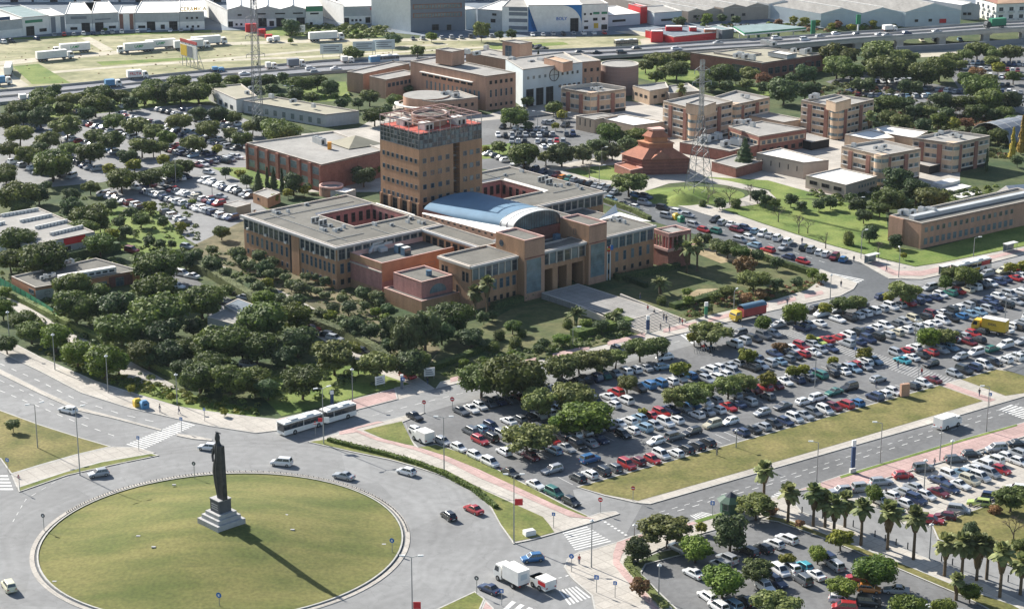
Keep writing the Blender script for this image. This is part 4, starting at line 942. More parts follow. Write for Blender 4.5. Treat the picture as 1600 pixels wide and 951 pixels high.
t, M = beige('tallest beige block, right of centre, with a cabin on its roof', (1311, 168), (1252, 156.5), (1366, 155), 11, 4, ((1306, 160.5), (1291, 156), (1330, 154), 13.6), T=(1303, 147)); units(t, [(1268, 154), (1275, 153)], 11.2, sc=1.5)
t, M = beige('beige block at the far right beside the yellow poplars', (1490, 224), (1425.5, 215), (1547, 212), 9.5, 3); units(t, [(1463, 213), (1470, 209), (1488, 212), (1494, 213), (1500, 215)], 9.2)
t, M = beige('beige block nearest the green hillside, above the white flat-roofed classroom', (1378, 243), (1315, 228), (1439, 232), 9.6, 3, T=(1378, 218)); units(t, [(1368, 233), (1377, 236), (1381, 231), (1334, 229)], 9.3, sc=1.1)
t, M = beige('long beige block half hidden behind the tall block by the pylon', (1150, 163), (1112, 152), (1203, 152), 8.5, 3, T=(1150, 141)); units(t, [(1160, 151), (1168, 153)], 8.2)
def low(name, label, N, L, R_, h, wall, roof, T=None, nL=0, nR=0, style='plain', par=.35, cope='coping', ww=1.5, wh=1.1, group=None):
    t, M = bld(name, label, N, L, R_, h, wall, roof, par=par, cope=cope, T=T, group=group)
    if nL: M.wins('L', nL, h * .4, ww, wh, style, .8, M.ln('L') - .8)
    if nR: M.wins('R', nR, h * .4, ww, wh, style, .8, M.ln('R') - .8)
    return t, M
low('beige_office', 'low beige office with dark square windows, left of the pylon behind the white-roofed hall', (1015, 142), (988.5, 134), (1045, 137), 5.2, 'beige_wall', 'roof_pale', T=(1040, 128), nL=3, nR=2, style='dark', ww=1.7)
low('beige_annex', 'plain beige annex behind the office with dark square windows', (1046, 146), (1028, 136), (1095, 142), 4.0, 'beige_shade', 'roof_pale', T=(1075, 130))
t, M = low('white_roofed_hall', 'beige hall with a bright white low pyramid roof, left of the brick chapel', (990, 196), (932, 183), (1040, 190), 4.6, 'beige_wall', 'roof_white', T=(975, 178))
t, M = low('beige_gallery', 'beige gallery with dark slits in its wall, against the white-roofed hall', (929, 187), (900, 181), (965, 180), 4.8, 'beige_wall', 'roof_grey', T=(940, 176), nL=3, style='dark', ww=.4, wh=2.4)
t, M = low('white_roofed_hall', 'beige hall with a white ridged roof and round wall lights, above the pylon lawn', (1256, 254), (1182, 239), (1295, 250), 5.2, 'beige_shade', 'roof_white', T=(1220, 231), nL=5, style='dark', ww=.35, wh=1.6)
t, M = low('white_roofed_classroom', 'single-storey beige classroom with flat white roof and dark wide windows', (1322, 289), (1259, 274), (1371, 275), 3.9, 'beige_shade', 'roof_white', T=(1312, 262), nL=3, style='dark', ww=3, wh=1.2); M.wins('R', 6, 1.7, .9, .9, 'pale', 6, M.ln('R') - 1)
t, M = low('round_cornered_building', 'two-storey red and cream building with band windows, right of the pylon', (1186, 213), (1138, 197), (1260, 201), 6.4, 'brick_red', 'roof_pale', T=(1190, 189))
for f in 'LR': M.fbox('window_band', f, .5, M.ln(f) - .5, 0, .05, 3.3, 4.9, 'beige_wall'); M.wins(f, 8, 3.5, 1.5, 1.2, ('blue', 'plain'), .8, M.ln(f) - .8, out=.06)
M.wins('R', 6, .6, 1.6, 1.5, 'dark', .8, M.ln('R') - .8); units(t, [(1150, 193), (1158, 194), (1168, 192), (1176, 198)], 6.1, sc=1.4)
low('blue_roofed_annex', 'low beige annex with a pale blue roof right of the tallest beige block', (1360, 218), (1320, 210), (1398, 215), 4.6, 'beige_wall', 'roof_white', T=(1370, 200))
low('blue_roofed_annex', 'low beige annex with a pale blue roof, behind the far right block', (1430, 216), (1352, 203), (1450, 205), 4.4, 'beige_wall', 'roof_white', T=(1385, 196))
low('terrace_roof', 'low flat roof between the red and cream building and the tallest block', (1225, 191), (1170, 180), (1256, 186), 4.2, 'beige_wall', 'roof_pale', T=(1200, 175))
low('plant_building', 'low service building with roof tanks, right of the brick chapel', (1140, 236), (1062, 222), (1185, 226), 3.6, 'brick_red', 'roof_grey', T=(1110, 213))
units(bpy.data.objects['plant_building'], [(1096, 222), (1103, 221), (1112, 219), (1122, 217), (1133, 228), (1150, 226)], 3.5, sc=2)
low('plant_building', 'low brick service building with a grey roof, behind the dark conifer', (1150, 262), (1112, 252), (1195, 250), 3.2, 'brick_red', 'roof_pale', T=(1150, 241))
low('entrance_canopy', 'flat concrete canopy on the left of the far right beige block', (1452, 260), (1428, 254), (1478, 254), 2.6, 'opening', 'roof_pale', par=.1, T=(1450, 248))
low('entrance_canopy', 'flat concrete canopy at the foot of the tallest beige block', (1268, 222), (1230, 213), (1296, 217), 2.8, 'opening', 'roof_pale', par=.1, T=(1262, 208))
# chapel-like brick building with stepped orange roof
t = thing('brick_chapel', 'red brick building with orange pitched roofs and a stepped lantern, left of the right pylon', 'building', W(1005, 277))
n_, l_, r_ = W(1003, 249, 5), W(972, 240, 5), W(1078, 247, 5)
M = Mass(t, n_, l_, r_, 0, 5.0, 'brick_dark', 'terracotta', par=.0, T=W(1045, 233, 5))
for k in range(4):
    for f in 'RL': M.fbox('brick_course', f, 0, M.ln(f), 0, .12, .8 + k * 1.1, 1.15 + k * 1.1, 'brick_red')
cc = (n_ + l_ + r_ + W(1045, 233, 5)) / 4 - t.location; cc.z = 0
P4 = [M.pt('R', 0, .7, 5), M.pt('R', M.ln('R'), .7, 5), M.pt('BR', M.ln('BR'), .7, 5), M.pt('L', 0, .7, 5)]
up = [cc + (Vector((q.x, q.y, 0)) - cc) * .48 + Vector((0, 0, 7.9)) for q in P4]
for i in range(4): b = MB(); b.face([P4[i], P4[(i + 1) % 4], up[(i + 1) % 4], up[i]], 'terracotta'); b.build('roof_slope', t)
g = [M.pt('R', 2.5, .9, 5), M.pt('R', M.ln('R') * .62, .9, 5)]; ap = (g[0] + g[1]) / 2 + Vector((0, 0, 2.6)); bk = cc + Vector((0, 0, 7.7))
b = MB(); b.face([g[0], g[1], ap], 'brown_pilaster'); b.build('gable', t)
b = MB(); b.face([g[0], ap, bk], 'terracotta'); b.face([g[1], bk, ap], 'terracotta'); b.build('gable_roof', t)
for (sc_, z0, z1, m) in ((.50, 7.6, 9.2, 'terracotta'), (.54, 9.1, 9.4, 'orange_wall'), (.33, 9.4, 11.0, 'orange_wall'), (.40, 10.9, 11.15, 'terracotta')):
    q = [cc + (Vector((x.x, x.y, 0)) - cc) * sc_ for x in P4]; b = MB(); b.hexa([(x.x, x.y, z0) for x in q] + [(x.x, x.y, z1) for x in q], m); b.build('lantern_tier', t)
q0 = [cc + (Vector((x.x, x.y, 0)) - cc) * .38 + Vector((0, 0, 11.15)) for x in P4]; q1 = [cc + (Vector((x.x, x.y, 0)) - cc) * .2 + Vector((0, 0, 13)) for x in P4]
b = MB(); b.hexa(q0 + q1, 'terracotta'); b.build('lantern_roof', t)
q0 = [(x.x, x.y, 13.0) for x in [cc + (x - cc) * .26 for x in [Vector((y.x, y.y, 0)) for y in P4]]]; b = MB(); b.hexa(q0 + [(x[0], x[1], 13.5) for x in q0], 'pink_coping'); b.build('lantern_cap', t)
M2 = sub(t, (985, 266), (960, 256), (1005, 262), 2.6, 'brick_red', 'terracotta', par=.3, cope='pink_coping')
# brick building top right, below the highway
t, M = bld('brick_faculty', 'wide dark red brick faculty with roof ventilation plant, just below the highway', (1190, 98.5), (1079, 82), (1290, 84), 6.6, 'brick_red', 'roof_yellow', T=(1190, 74))
M.wins('L', 4, 1.0, 3.6, 3.6, 'plain', M.ln('L') * .6, M.ln('L') - 1); M.wins('R', 8, 1.8, 2.4, 2.4, 'plain', 3, M.ln('R') - 2)
s1 = sub(t, (1230, 86), (1200, 81), (1245, 83), 8.2, 'grey_wall', 'roof_white', z0=6.5); s2 = sub(t, (1155, 88), (1115, 81.5), (1190, 83), 6.9, 'coping', 'roof_yellow', z0=6.2)
s3 = sub(t, (1260, 96), (1237, 93), (1290, 90), 4.8, 'brick_dark', 'roof_grey'); units(t, [(1150, 90), (1157, 89), (1165, 91), (1176, 93), (1208, 72), (1195, 70), (1240, 82), (1255, 85), (1262, 82)], 6.6, sc=1.8)
# slab block at the right edge
t, M = bld('slab_block', 'long two-storey brown slab with two rows of pale windows, at the right edge', (1440, 348.6), (1391, 336), (1640, 306), 7.1, 'brick_pink', 'roof_gravel', T=(1590, 293))
L_ = M.ln('R'); M.wins('R', 16, 4.3, 1.15, 1.35, ('pale', 'pale', 'blue', 'plain', 'pale', 'plain', 'blue', 'plain'), .8, L_ * .72); M.wins('R', 16, .9, 1.3, 1.8, 'pale', .8, L_ * .72)
M.fbox('roof_plinth', 'R', 2, L_ - 3, -6.4, -4.6, 6.6, 7.7, 'grey_wall'); units(t, [(1408, 335), (1416, 336), (1424, 335), (1440, 332), (1448, 331), (1455, 333)], 6.7, sc=1.5)
M.fbox('corner_pier', 'L', 0, M.ln('L') * .45, 0, .5, 0, 7.0, 'brick_pink')
t = thing('marquee', 'large white fabric marquee behind the slab block at the right edge', 'tent', W(1590, 312))
b = MB(); q = [W(*x, z_) - Vector((t.location.x, t.location.y, 0)) for x, z_ in (((1548, 306), 3), ((1590, 314), 3), ((1640, 304), 3), ((1596, 296), 3), ((1572, 290), 6.5), ((1625, 286), 6.5))]
b.face([q[0], q[1], q[5], q[4]], 'roof_white'); b.face([q[1], q[2], q[5]], 'roof_white'); b.face([q[3], q[0], q[4]], 'roof_white'); b.face([q[2], q[3], q[4], q[5]], 'roof_white')
for i in range(4): a, c = q[i], q[(i + 1) % 4]; b.face([(a.x, a.y, 0), (c.x, c.y, 0), c, a], 'roof_white')
b.build('fabric', t)
# terraced steps above the slab block
t = thing('garden_steps', 'broad pale terraced steps on the hillside behind the slab block', 'steps', W(1500, 300))
for i, q_ in enumerate((((1472, 293), (1500, 286)), ((1486, 302), (1518, 294)), ((1502, 311), (1534, 302)))):
    a, c = W(*q_[0]), W(*q_[1]); d = (c - a).normalized(); n2 = Vector((d.y, -d.x, 0)); b = MB(); a -= t.location; c -= t.location
    qq = [a, c, c - n2 * 3.6, a - n2 * 3.6]; b.hexa([(x.x, x.y, .0) for x in qq] + [(x.x, x.y, .9 - .28 * i) for x in qq], 'coping_white'); b.build('step', t)
# left edge buildings
t, M = low('orange_kindergarten', 'low orange-walled building with a white roof lantern, at the left edge', (55, 449), (17.5, 431.5), (218, 421.5), 3.3, 'orange_wall', 'roof_gravel', T=(150, 403))
M.fbox('grey_end', 'R', .0, 7, 0, .06, 0, 2.5, 'grey_wall'); M.win('R', 3, 1.0, 1.4, .9, 'dark'); M.win('R', 17.3, 1.1, 2.6, .8, 'pale'); M.fbox('recess', 'R', 19.2, 25.5, 0, .06, 0, 2.7, 'brick_dark'); M.win('R', 22, .1, 2.2, 2.2, 'blue', out=.08)
M.fbox('roof_lantern', 'R', 7, 22, -3.2, -1.6, 3.2, 4.6, 'coping_white'); M.wins('R', 8, 3.5, 1.3, .6, 'plain', 7.4, 21.6, out=-1.58); M.win('L', 10.5, 1.2, 2.6, 1.2, 'pale')
units(t, [(66, 436), (72, 434), (78, 433), (84, 431), (104, 411), (112, 410)], 3.2, sc=.9)
t, M = low('pale_school', 'pale flat-roofed school with rows of roof vents and a red corner stripe', (45, 383), (-70, 350), (148, 362), 5.0, 'grey_wall', 'roof_pale', T=(60, 324))
M.fbox('red_stripe', 'R', M.ln('R') * .52, M.ln('R') * .85, 0, .1, 3.0, 4.8, 'red_paint'); M.win('R', M.ln('R') * .58, .2, 1.6, 2.4, 'dark')
for (x0, y0, x1, y1) in ((2, 337, 60, 327), (32, 346, 82, 336), (56, 356, 106, 345), (79, 366, 130, 354), (-20, 354, 8, 348)):
    a, c = W(x0, y0, 5) - t.location, W(x1, y1, 5) - t.location; b = MB(); d = (c - a); L_ = d.length
    b.box(0, 0, 0, L_, .5, .8, 'pale_wall')
    for k in range(int(L_ / 1.1)): b.box(.2 + k * 1.1, -.4, 0, .9 + k * 1.1, -.02, .6, 'white_metal')
    o = b.build('roof_vent_row', t); o.location = (a.x, a.y, 4.66); o.rotation_euler = (0, 0, math.atan2(d.y, d.x))
t, M = low('grey_shed', 'grey low-pitched shed roof among the dark trees left of centre', (365, 506), (324, 495), (405, 492), 2.8, 'grey_wall', 'roof_grey', T=(358, 479), par=.05)
t, M = low('grey_shed', 'second grey shed roof adjoining the first, nearer the hedge', (388, 497), (350, 477), (408, 480), 3.2, 'grey_wall', 'yard', T=(372, 466), par=.05)
t, M = low('brick_kiosk', 'small square brick hut beside the car park left of the faculty', (418, 309.5), (395, 301), (438, 301), 3.0, 'brick', 'roof_pale', T=(417, 294), par=.2); M.win('L', 3, 1.3, 1.0, .8, 'dark')
t = thing('water_tank', 'round open-topped pink concrete tank behind the left courtyard block', 'tank', W(518, 304)); b = MB()
cp = [(3.6 * math.cos(2 * math.pi * i / 24), 3.6 * math.sin(2 * math.pi * i / 24)) for i in range(24)]; b.prism(cp, 0, 2.6, 'brick_pink', cap=False); b.face([(x, y, 2.3) for x, y in cp], 'roof_pale'); b.ring(cp, .4, 2.0, 3.0, 'pink_coping'); b.build('wall', t)
low('tank_annex', 'low white-topped annex touching the round tank', (540, 301), (508, 296), (556, 296), 2.2, 'grey_wall', 'roof_white', T=(530, 291), par=.1)
t, M = low('gate_hut', 'small yellow gate hut with a canopy at the end of the left car park rows', (369, 324), (349, 319), (392, 318), 2.6, 'roof_yellow', 'roof_pale', T=(372, 313), par=.1)
# ================================================================ HIGHWAY, INDUSTRY, PYLONS
def text_mesh(body, size, m, bold=.0):
    c = bpy.data.curves.new('t', 'FONT'); c.body = body; c.size = size; c.align_x = 'CENTER'; c.align_y = 'CENTER'; c.resolution_u = 2; c.offset = bold
    o = bpy.data.objects.new('t', c); C.objects.link(o); bpy.context.view_layer.update()
    me = bpy.data.meshes.new_from_object(o.evaluated_get(bpy.context.evaluated_depsgraph_get()))
    bpy.data.objects.remove(o); bpy.data.curves.remove(c); me.materials.clear(); me.materials.append(MAT[m]); me.name = 'lettering'; return me
def lettering(body, size, m, parent, loc, rz, sx=1.0, rx=90):
    o = put('lettering', text_mesh(body, size, m, .02 * size), parent, loc); o.rotation_euler = (R(rx), 0, rz); o.scale = (sx, 1, 1); return o
# highway, rising to a viaduct at the right
HT = [(-200, 163), (0, 143), (74, 137), (148, 130), (260, 118), (322, 112), (404, 106), (500, 97), (636, 88.5), (760, 84.5), (897, 78.5), (980, 75), (1108, 66), (1220, 60), (1339, 51.5), (1400, 48), (1539, 37.5), (1600, 34.5), (1800, 22)]
HB = [(-200, 190), (0, 163), (74, 156), (148, 148), (260, 135), (322, 129), (404, 122.5), (500, 115), (636, 107), (760, 100), (897, 93), (980, 88.5), (1108, 79.5), (1220, 73), (1339, 62.5), (1400, 58.5), (1539, 48.5), (1600, 45), (1800, 32)]
HZ = [.0, .0, .0, .0, .0, .0, .0, .0, .0, .2, .4, .6, 1.0, 1.8, 3.6, 4.6, 5.6, 5.8, 6]
ht = [W(*p, z + .3) for p, z in zip(HT, HZ)]; hb = [W(*p, z + .3) for p, z in zip(HB, HZ)]
b = MB()
for i in range(len(ht) - 1): b.face([hb[i], hb[i + 1], ht[i + 1], ht[i]], 'highway')
for L_, sg in ((ht, 1), (hb, -1)):
    for i in range(len(L_) - 1):
        a, c = L_[i], L_[i + 1]; dz = 1.3 if HZ[i] > 1.5 else .35
        q = [a, c, Vector((c.x, c.y, c.z - dz)), Vector((a.x, a.y, a.z - dz))]; b.face(q if sg > 0 else q[::-1], 'coping')
hw = b.build('highway', kind='structure')
for f_, nm, hh in ((0.01, 'guard_rail', .8), (.52, 'central_barrier', .7), (.99, 'guard_rail', .8), (.3, '', 0), (.75, '', 0)):
    b = MB(); pts = [hb[i].lerp(ht[i], f_) for i in range(len(ht))]
    if nm:
        for a, c in zip(pts, pts[1:]):
            n_ = max(1, int((c - a).length / 12))
            d_ = (c - a).normalized(); nn = Vector((-d_.y, d_.x, 0)) * .12
            b.hexa([a - nn, c - nn, c + nn, a + nn] + [x + Vector((0, 0, hh)) for x in (a - nn, c - nn, c + nn, a + nn)], 'coping' if nm == 'central_barrier' else 'grey_metal', False)
        b.build(nm, hw)
    else:
        for a, c in zip(pts, pts[1:]):
            L_ = (c - a).length; d_ = (c - a).normalized(); nn = Vector((-d_.y, d_.x, 0)) * .14
            for k in range(int(L_ / 14)):
                s0 = a + d_ * 14 * k; s1 = s0 + d_ * 6; s0 = s0 + Vector((0, 0, .04)); s1 = s1 + Vector((0, 0, .04))
                s0.z = a.z + (c.z - a.z) * (14 * k / L_) + .03; s1.z = a.z + (c.z - a.z) * ((14 * k + 6) / L_) + .03
                b.face([s0 - nn, s1 - nn, s1 + nn, s0 + nn], 'white_paint')
        b.build('lane_marking', kind='structure')
for px in (1340, 1405, 1471, 1540, 1600, 1660):       # piers
    for f_ in (.12, .88):
        i = max(k for k in range(len(HB)) if HB[k][0] <= px); g = (px - HB[i][0]) / (HB[i + 1][0] - HB[i][0])
        q = hb[i].lerp(hb[i + 1], g).lerp(ht[i].lerp(ht[i + 1], g), f_)
        b = MB(); b.box(-1.6, -1.0, 0, 1.6, 1.0, max(1, q.z - 1.2), 'coping'); b.box(-2.4, -1.3, max(1, q.z - 1.9), 2.4, 1.3, q.z - 1.25, 'coping')
        o = b.build('bridge_pier', hw, loc=(q.x, q.y, 0)); o.rotation_euler = (0, 0, R(25))
sheet('slip_road', [(-200, 178), (0, 158), (0, 178), (-200, 205)], .06, 'highway')
sheet('underpass_street', [(1380, 88), (1560, 66), (1800, 50), (1800, 66), (1600, 82), (1440, 90)], .06, 'dirt_track')
sheet('underpass_yard', [(1395, 76), (1450, 72), (1462, 74), (1400, 80)], .07, 'tan_soil')
sheet('slip_road', [(1005, 80), (1000, 62), (1040, 56), (1130, 66), (1100, 70)], .06, 'dirt_track')
t = thing('retaining_wall', 'dark low wall below the viaduct at the upper right', 'wall', W(1450, 86)); b = MB()
for a, c in zip([W(1400, 83), W(1470, 80), W(1600, 70)], [W(1470, 80), W(1600, 70), W(1700, 62)]):
    a = a - t.location; c = c - t.location; b.hexa([a, c, c + Vector((0, .5, 0)), a + Vector((0, .5, 0))] + [x + Vector((0, 0, 2.6)) for x in (a, c, c + Vector((0, .5, 0)), a + Vector((0, .5, 0)))], 'hall_cladding')
b.build('wall', t)
# industrial sheds: front wall base line p0->p1 (left to right), depth back, height
SEEN = set()
def shed(label, p0, p1, h, depth, wall, roof, lower=None, doors=(), wins=(), sign=None, ang=None, gable=False, cat='warehouse', bandc=None, name='warehouse', group='warehouses of the industrial estate', cope='coping_white'):
    for x_ in ('', ', beside twin', ', narrower', ', wider'):
        if label + x_ not in SEEN: label += x_; SEEN.add(label); break
    a, c = W(*p0), W(*p1); d = (c - a).normalized(); n = Vector((-d.y, d.x, 0)) if ang is None else Vector((math.cos(R(ang)), math.sin(R(ang)), 0))
    t = thing(name, label, cat, a, 0, group); M = Mass(t, a, a + n * depth, c, 0, h, wall, roof, par=.05 if gable else .35, cope=cope); Ln = M.ln('R')
    if lower: M.fbox('lower_wall', 'R', 0, Ln, 0, .1, 0, h * .45, lower)
    for k, x in enumerate(doors): M.win('R', Ln * x, 0, 3.6, h * .5, 'dark', name='roller_door', out=.1)
    for x, z, w_, h_ in wins: M.win('R', Ln * x, z, w_, h_, 'dark', out=.1)
    if sign: M.fbox('sign_board', 'R', Ln * sign[0], Ln * sign[1], 0, .15, sign[2], sign[3], sign[4])
    if gable:
        g0, g1 = M.pt('R', 0, 0, h), M.pt('R', Ln, 0, h); b0, b1 = M.pt('BL', 0 if 0 else M.ln('BL'), 0, h), M.pt('BR', M.ln('BR'), 0, h)
        k = int(gable); hh = Ln / k * .13
        for i in range(k):
            e0, e1 = g0.lerp(g1, i / k), g0.lerp(g1, (i + 1) / k); f0, f1 = b0.lerp(b1, i / k), b0.lerp(b1, (i + 1) / k)
            r0, r1 = (e0 + e1) / 2 + Vector((0, 0, hh)), (f0 + f1) / 2 + Vector((0, 0, hh))
            b = MB(); b.face([e0, e1, r0], wall); b.face([f1, f0, r1], wall); b.face([e1, f1, r1, r0], roof); b.face([f0, e0, r0, r1], roof); b.build('roof', t)
            b = MB(); b.bar(r0 + Vector((0, 0, .1)), r1 + Vector((0, 0, .1)), .35, 'coping_white'); b.build('ridge', t)
    return t, M
t, M = shed('grey and white warehouse at the left edge with a purple sign on its roof edge', (-60, 67), (36, 57), 7.5, 30, 'grey_wall', 'roof_white', 'white_wall', wins=((.2, 1, 3, 1),)); M.fbox('roof_sign', 'R', 10, 22, -.3, 0, 7.6, 9.0, 'cloth_blue')
shed('white warehouse with a green sign and teal roof panels, second in the left row', (36.5, 57), (78, 53), 8, 34, 'white_wall', 'roof_teal', None, doors=(.27,), wins=((.75, 1.2, 3.2, 1.4),), sign=(.1, .75, 5.4, 6.6, 'green_plastic'))
t, M = shed('narrow white stair block with dark glazed strips in the left row', (78.5, 53), (103, 51), 7.6, 22, 'white_wall', 'roof_white'); M.fbox('glazed_strip', 'R', .6, 2.6, 0, .1, .3, 7, 'hall_cladding'); M.fbox('glazed_strip', 'R', 4.8, 6.6, 0, .1, .3, 7, 'hall_cladding')
shed('grey-fronted warehouse with two roller doors and a dark name board', (103.5, 51), (145, 50), 7.9, 34, 'grey_wall', 'roof_white', 'white_wall', doors=(.75,), wins=((.3, 1, 3, 1.2),), sign=(.2, .8, 5.6, 6.8, 'hall_cladding'))
shed('grey warehouse with blue raised letters along the roof edge', (145.5, 50), (186, 48), 7.9, 34, 'grey_wall', 'roof_white', 'white_wall', doors=(.25,), wins=((.75, 1, 3, 1.2),), sign=(.1, .7, 5, 5.5, 'hall_cladding'))
t, M = shed('white stair block with brown glazed strips, middle of the left row', (186.5, 48), (211, 47.5), 7.4, 22, 'white_wall', 'roof_white'); M.fbox('glazed_strip', 'R', .3, 1.9, 0, .1, .3, 7, 'brown_pilaster'); M.fbox('glazed_strip', 'R', 4.6, 6.2, 0, .1, .3, 7, 'brown_pilaster')
shed('long grey warehouse with white lower wall, right half of the left row', (211.5, 48), (281, 47), 7.6, 34, 'grey_wall', 'roof_white', 'white_wall', doors=(.36, .86), wins=((.15, 1, 3, 1.1), (.62, .5, 1.8, 1.9)))
t, M = shed('warehouse with yellow rooftop letters at the end of the left row', (281.5, 47), (320, 46), 7.8, 34, 'grey_wall', 'roof_white', 'white_wall', wins=tuple((x, 4.6, 1, .9) for x in (.3, .5, .7)) + tuple((x, .8, 1, 1) for x in (.3, .52, .74)))
q = M.pt('R', 6, -.5, 8.8); lettering('CERAMICA', 2.3, 'ink_yellow', t, q, M.ang('R'), 1.0)
shed('white warehouse seen along its side wall beyond the lane', (340, 33), (356, 43), 7.5, 50, 'white_wall', 'roof_white', ang=115)
shed('pale warehouse with three small lower windows, left end of the middle row', (356.5, 43.5), (398, 42.5), 7.9, 30, 'grey_wall', 'roof_white', 'white_wall', wins=((.1, .3, 2, 2.4), (.32, .8, 1, 1), (.5, .8, 1, 1), (.7, .8, 1, 1), (.45, 5, 1.8, .8)), gable=1)
shed('pale warehouse with two roller doors and dark name strips, middle row', (398.5, 42.5), (478, 41), 7.6, 30, 'grey_wall', 'roof_white', 'white_wall', doors=(.15, .5, .9), wins=((.33, .3, 2, 2.2), (.7, .8, 2, 1.3), (.12, 5.4, 4.4, .6), (.5, 5.4, 4.4, .6), (.85, 5.4, 4.4, .6)), gable=2)
shed('white warehouse with a teal fascia, right end of the middle row', (478.5, 41), (505, 40), 8.6, 30, 'white_wall', 'roof_white', None, wins=((.5, 5.0, 3.8, .7), (.3, .6, 1.2, 1)), sign=(0, 1, 6.3, 8.4, 'green_plastic'))
shed('bright white warehouse flank with orange panels, beyond the middle row', (520, 28), (537, 38), 8.5, 60, 'white_wall', 'roof_white', ang=118)
shed('small grey warehouse with a red roof band beside the tall white hall', (537.5, 38.5), (591, 37), 7.8, 30, 'grey_wall', 'roof_white', 'white_wall', doors=(.92,), wins=((.08, .3, 2.2, 2.6), (.25, 1.2, 1, 1), (.36, 1.2, 1, 1), (.48, 1.2, 1, 1), (.7, .4, 2.2, 2.5)), sign=(.78, 1, 6, 7.2, 'red_paint'))
t, M = shed('tall dark-grey office hall with two amber window bands and a blank white flank', (642, 50.5), (727, 47.5), 14.6, 26, 'hall_cladding', 'roof_white', ang=134, wins=((.45, .4, 3, 2.6), (.7, .3, 2, 2.4)))
M.fbox('white_flank', 'L', 0, M.ln('L'), 0, .1, 0, 14.5, 'white_wall')
for z in (10.0, 6.2): M.fbox('window_band_frame', 'R', 1.0, M.ln('R') - 1.5, 0, .12, z - .2, z + 1.9, 'brown_pilaster'); M.wins('R', 16, z, 1.05, 1.6, 'pale', 1.5, M.ln('R') - 2, out=.14)
shed('white-roofed blue shed right of the tall office hall', (728, 47), (745, 45), 8.8, 36, 'blue_white_wall', 'roof_white')
shed('grey office with small windows between the blue shed and the striped office', (746, 46.5), (784, 49), 9.0, 26, 'grey_wall', 'roof_white', wins=((.65, 3.5, 2.2, 1.6), (.7, 6.5, 2, 1)))
t, M = shed('white office with three dark window bands left of the blue-arc wall', (784.5, 49.5), (825, 50.5), 10.8, 22, 'white_wall', 'roof_pale')
for z in (1, 4.2, 7, 9): M.fbox('window_band', 'R', 3, M.ln('R') - .3, 0, .12, z, z + 1.5, 'hall_cladding')
t, M = shed('long white hall with a big blue arc painted on its front', (825.5, 50.5), (909, 49.5), 11.6, 46, 'white_wall', 'roof_white', doors=(.86,))
Ln = M.ln('R'); n = 14
for side in (0, 1):
    b = MB(); P_ = []
    if side == 0:
        P_ = [M.pt('R', 0, .14, 11.2), M.pt('R', 0, .14, 0.2), M.pt('R', Ln * .17, .14, .2)] + [M.pt('R', Ln * .17 * (1 - math.sin(math.pi / 2 * i / n)) , .14, .2 + 11 * (1 - math.cos(math.pi / 2 * i / n))) for i in range(1, n)]
    else:
        P_ = [M.pt('R', Ln * .995, .14, 11.4), M.pt('R', Ln * .62, .14, 11.4)] + [M.pt('R', Ln * (.62 + .375 * math.sin(math.pi / 2 * i / n)), .14, 2.8 + 8.6 * math.cos(math.pi / 2 * i / n)) for i in range(1, n + 1)]
        c0 = P_[0]
    for i in range(1, len(P_) - 1): b.face([P_[0], P_[i], P_[i + 1]], 'facade_blue')
    b.build('painted_arc', t)
q = M.pt('R', Ln * .62, .16, 5.6); lettering('BOLY', 1.9, 'sign_blue', t, q, M.ang('R'))
t, M = shed('white office end of the blue-arc hall with small scattered windows', (909.5, 49.5), (950, 48), 11.8, 46, 'white_wall', 'roof_pale', wins=((.1, 7, .9, .9), (.33, 7, .9, .9), (.5, 4.5, 2, 1.2), (.82, 4.6, 1.6, 1.2), (.15, 4, 1.8, .7), (.15, 1, 1.8, 1.2), (.85, .5, 2.6, 2.2)))
M.fbox('yellow_panel', 'R', M.ln('R') * .45, M.ln('R') * .62, 0, .1, 1.2, 3.4, 'yellow_plastic'); M.fbox('teal_window', 'R', M.ln('R') * .42, M.ln('R') * .66, 0, .12, 7.2, 8.2, 'green_plastic'); M.fbox('teal_window', 'R', M.ln('R') * .74, M.ln('R') * .96, 0, .12, 7.2, 8.2, 'green_plastic')
shed('low white office with a dark ribbon window, right of the blue-arc hall', (950.5, 42), (1000, 38.5), 5.0, 24, 'blue_white_wall', 'roof_white', wins=((.33, 1.8, 6.4, 1.0),))
shed('red tower-like block between two low white offices', (1000.5, 37.5), (1011, 36.5), 7.6, 10, 'red_paint', 'red_paint')
shed('low pale office with an angled ribbon window beside dark trees', (1022, 40), (1065, 37), 5.6, 18, 'blue_white_wall', 'roof_pale', wins=((.45, 1.6, 5.5, 1.0),))
t, M = shed('low red-walled go-kart yard building beside the highway', (1052, 69.5), (1118, 62), 3.2, 20, 'red_paint', 'yard', cat='building', name='red_yard_building', group=None)
b = MB();
for (x, y, w_, h_) in ((-9, 4, 5, 4.6), (-2, 16, 7, 4.6), (8, 15, 3, 4.4), (14, 12, 5, 4)): o_ = MB(); o_.box(x, y, 0, x + w_, y + 3, h_, 'red_paint' if x < 12 else 'terracotta'); o_.box(x + .2, y + .2, h_, x + w_ - .2, y + 2.8, h_ + .3, 'white_wall'); o_.build('red_block', t)
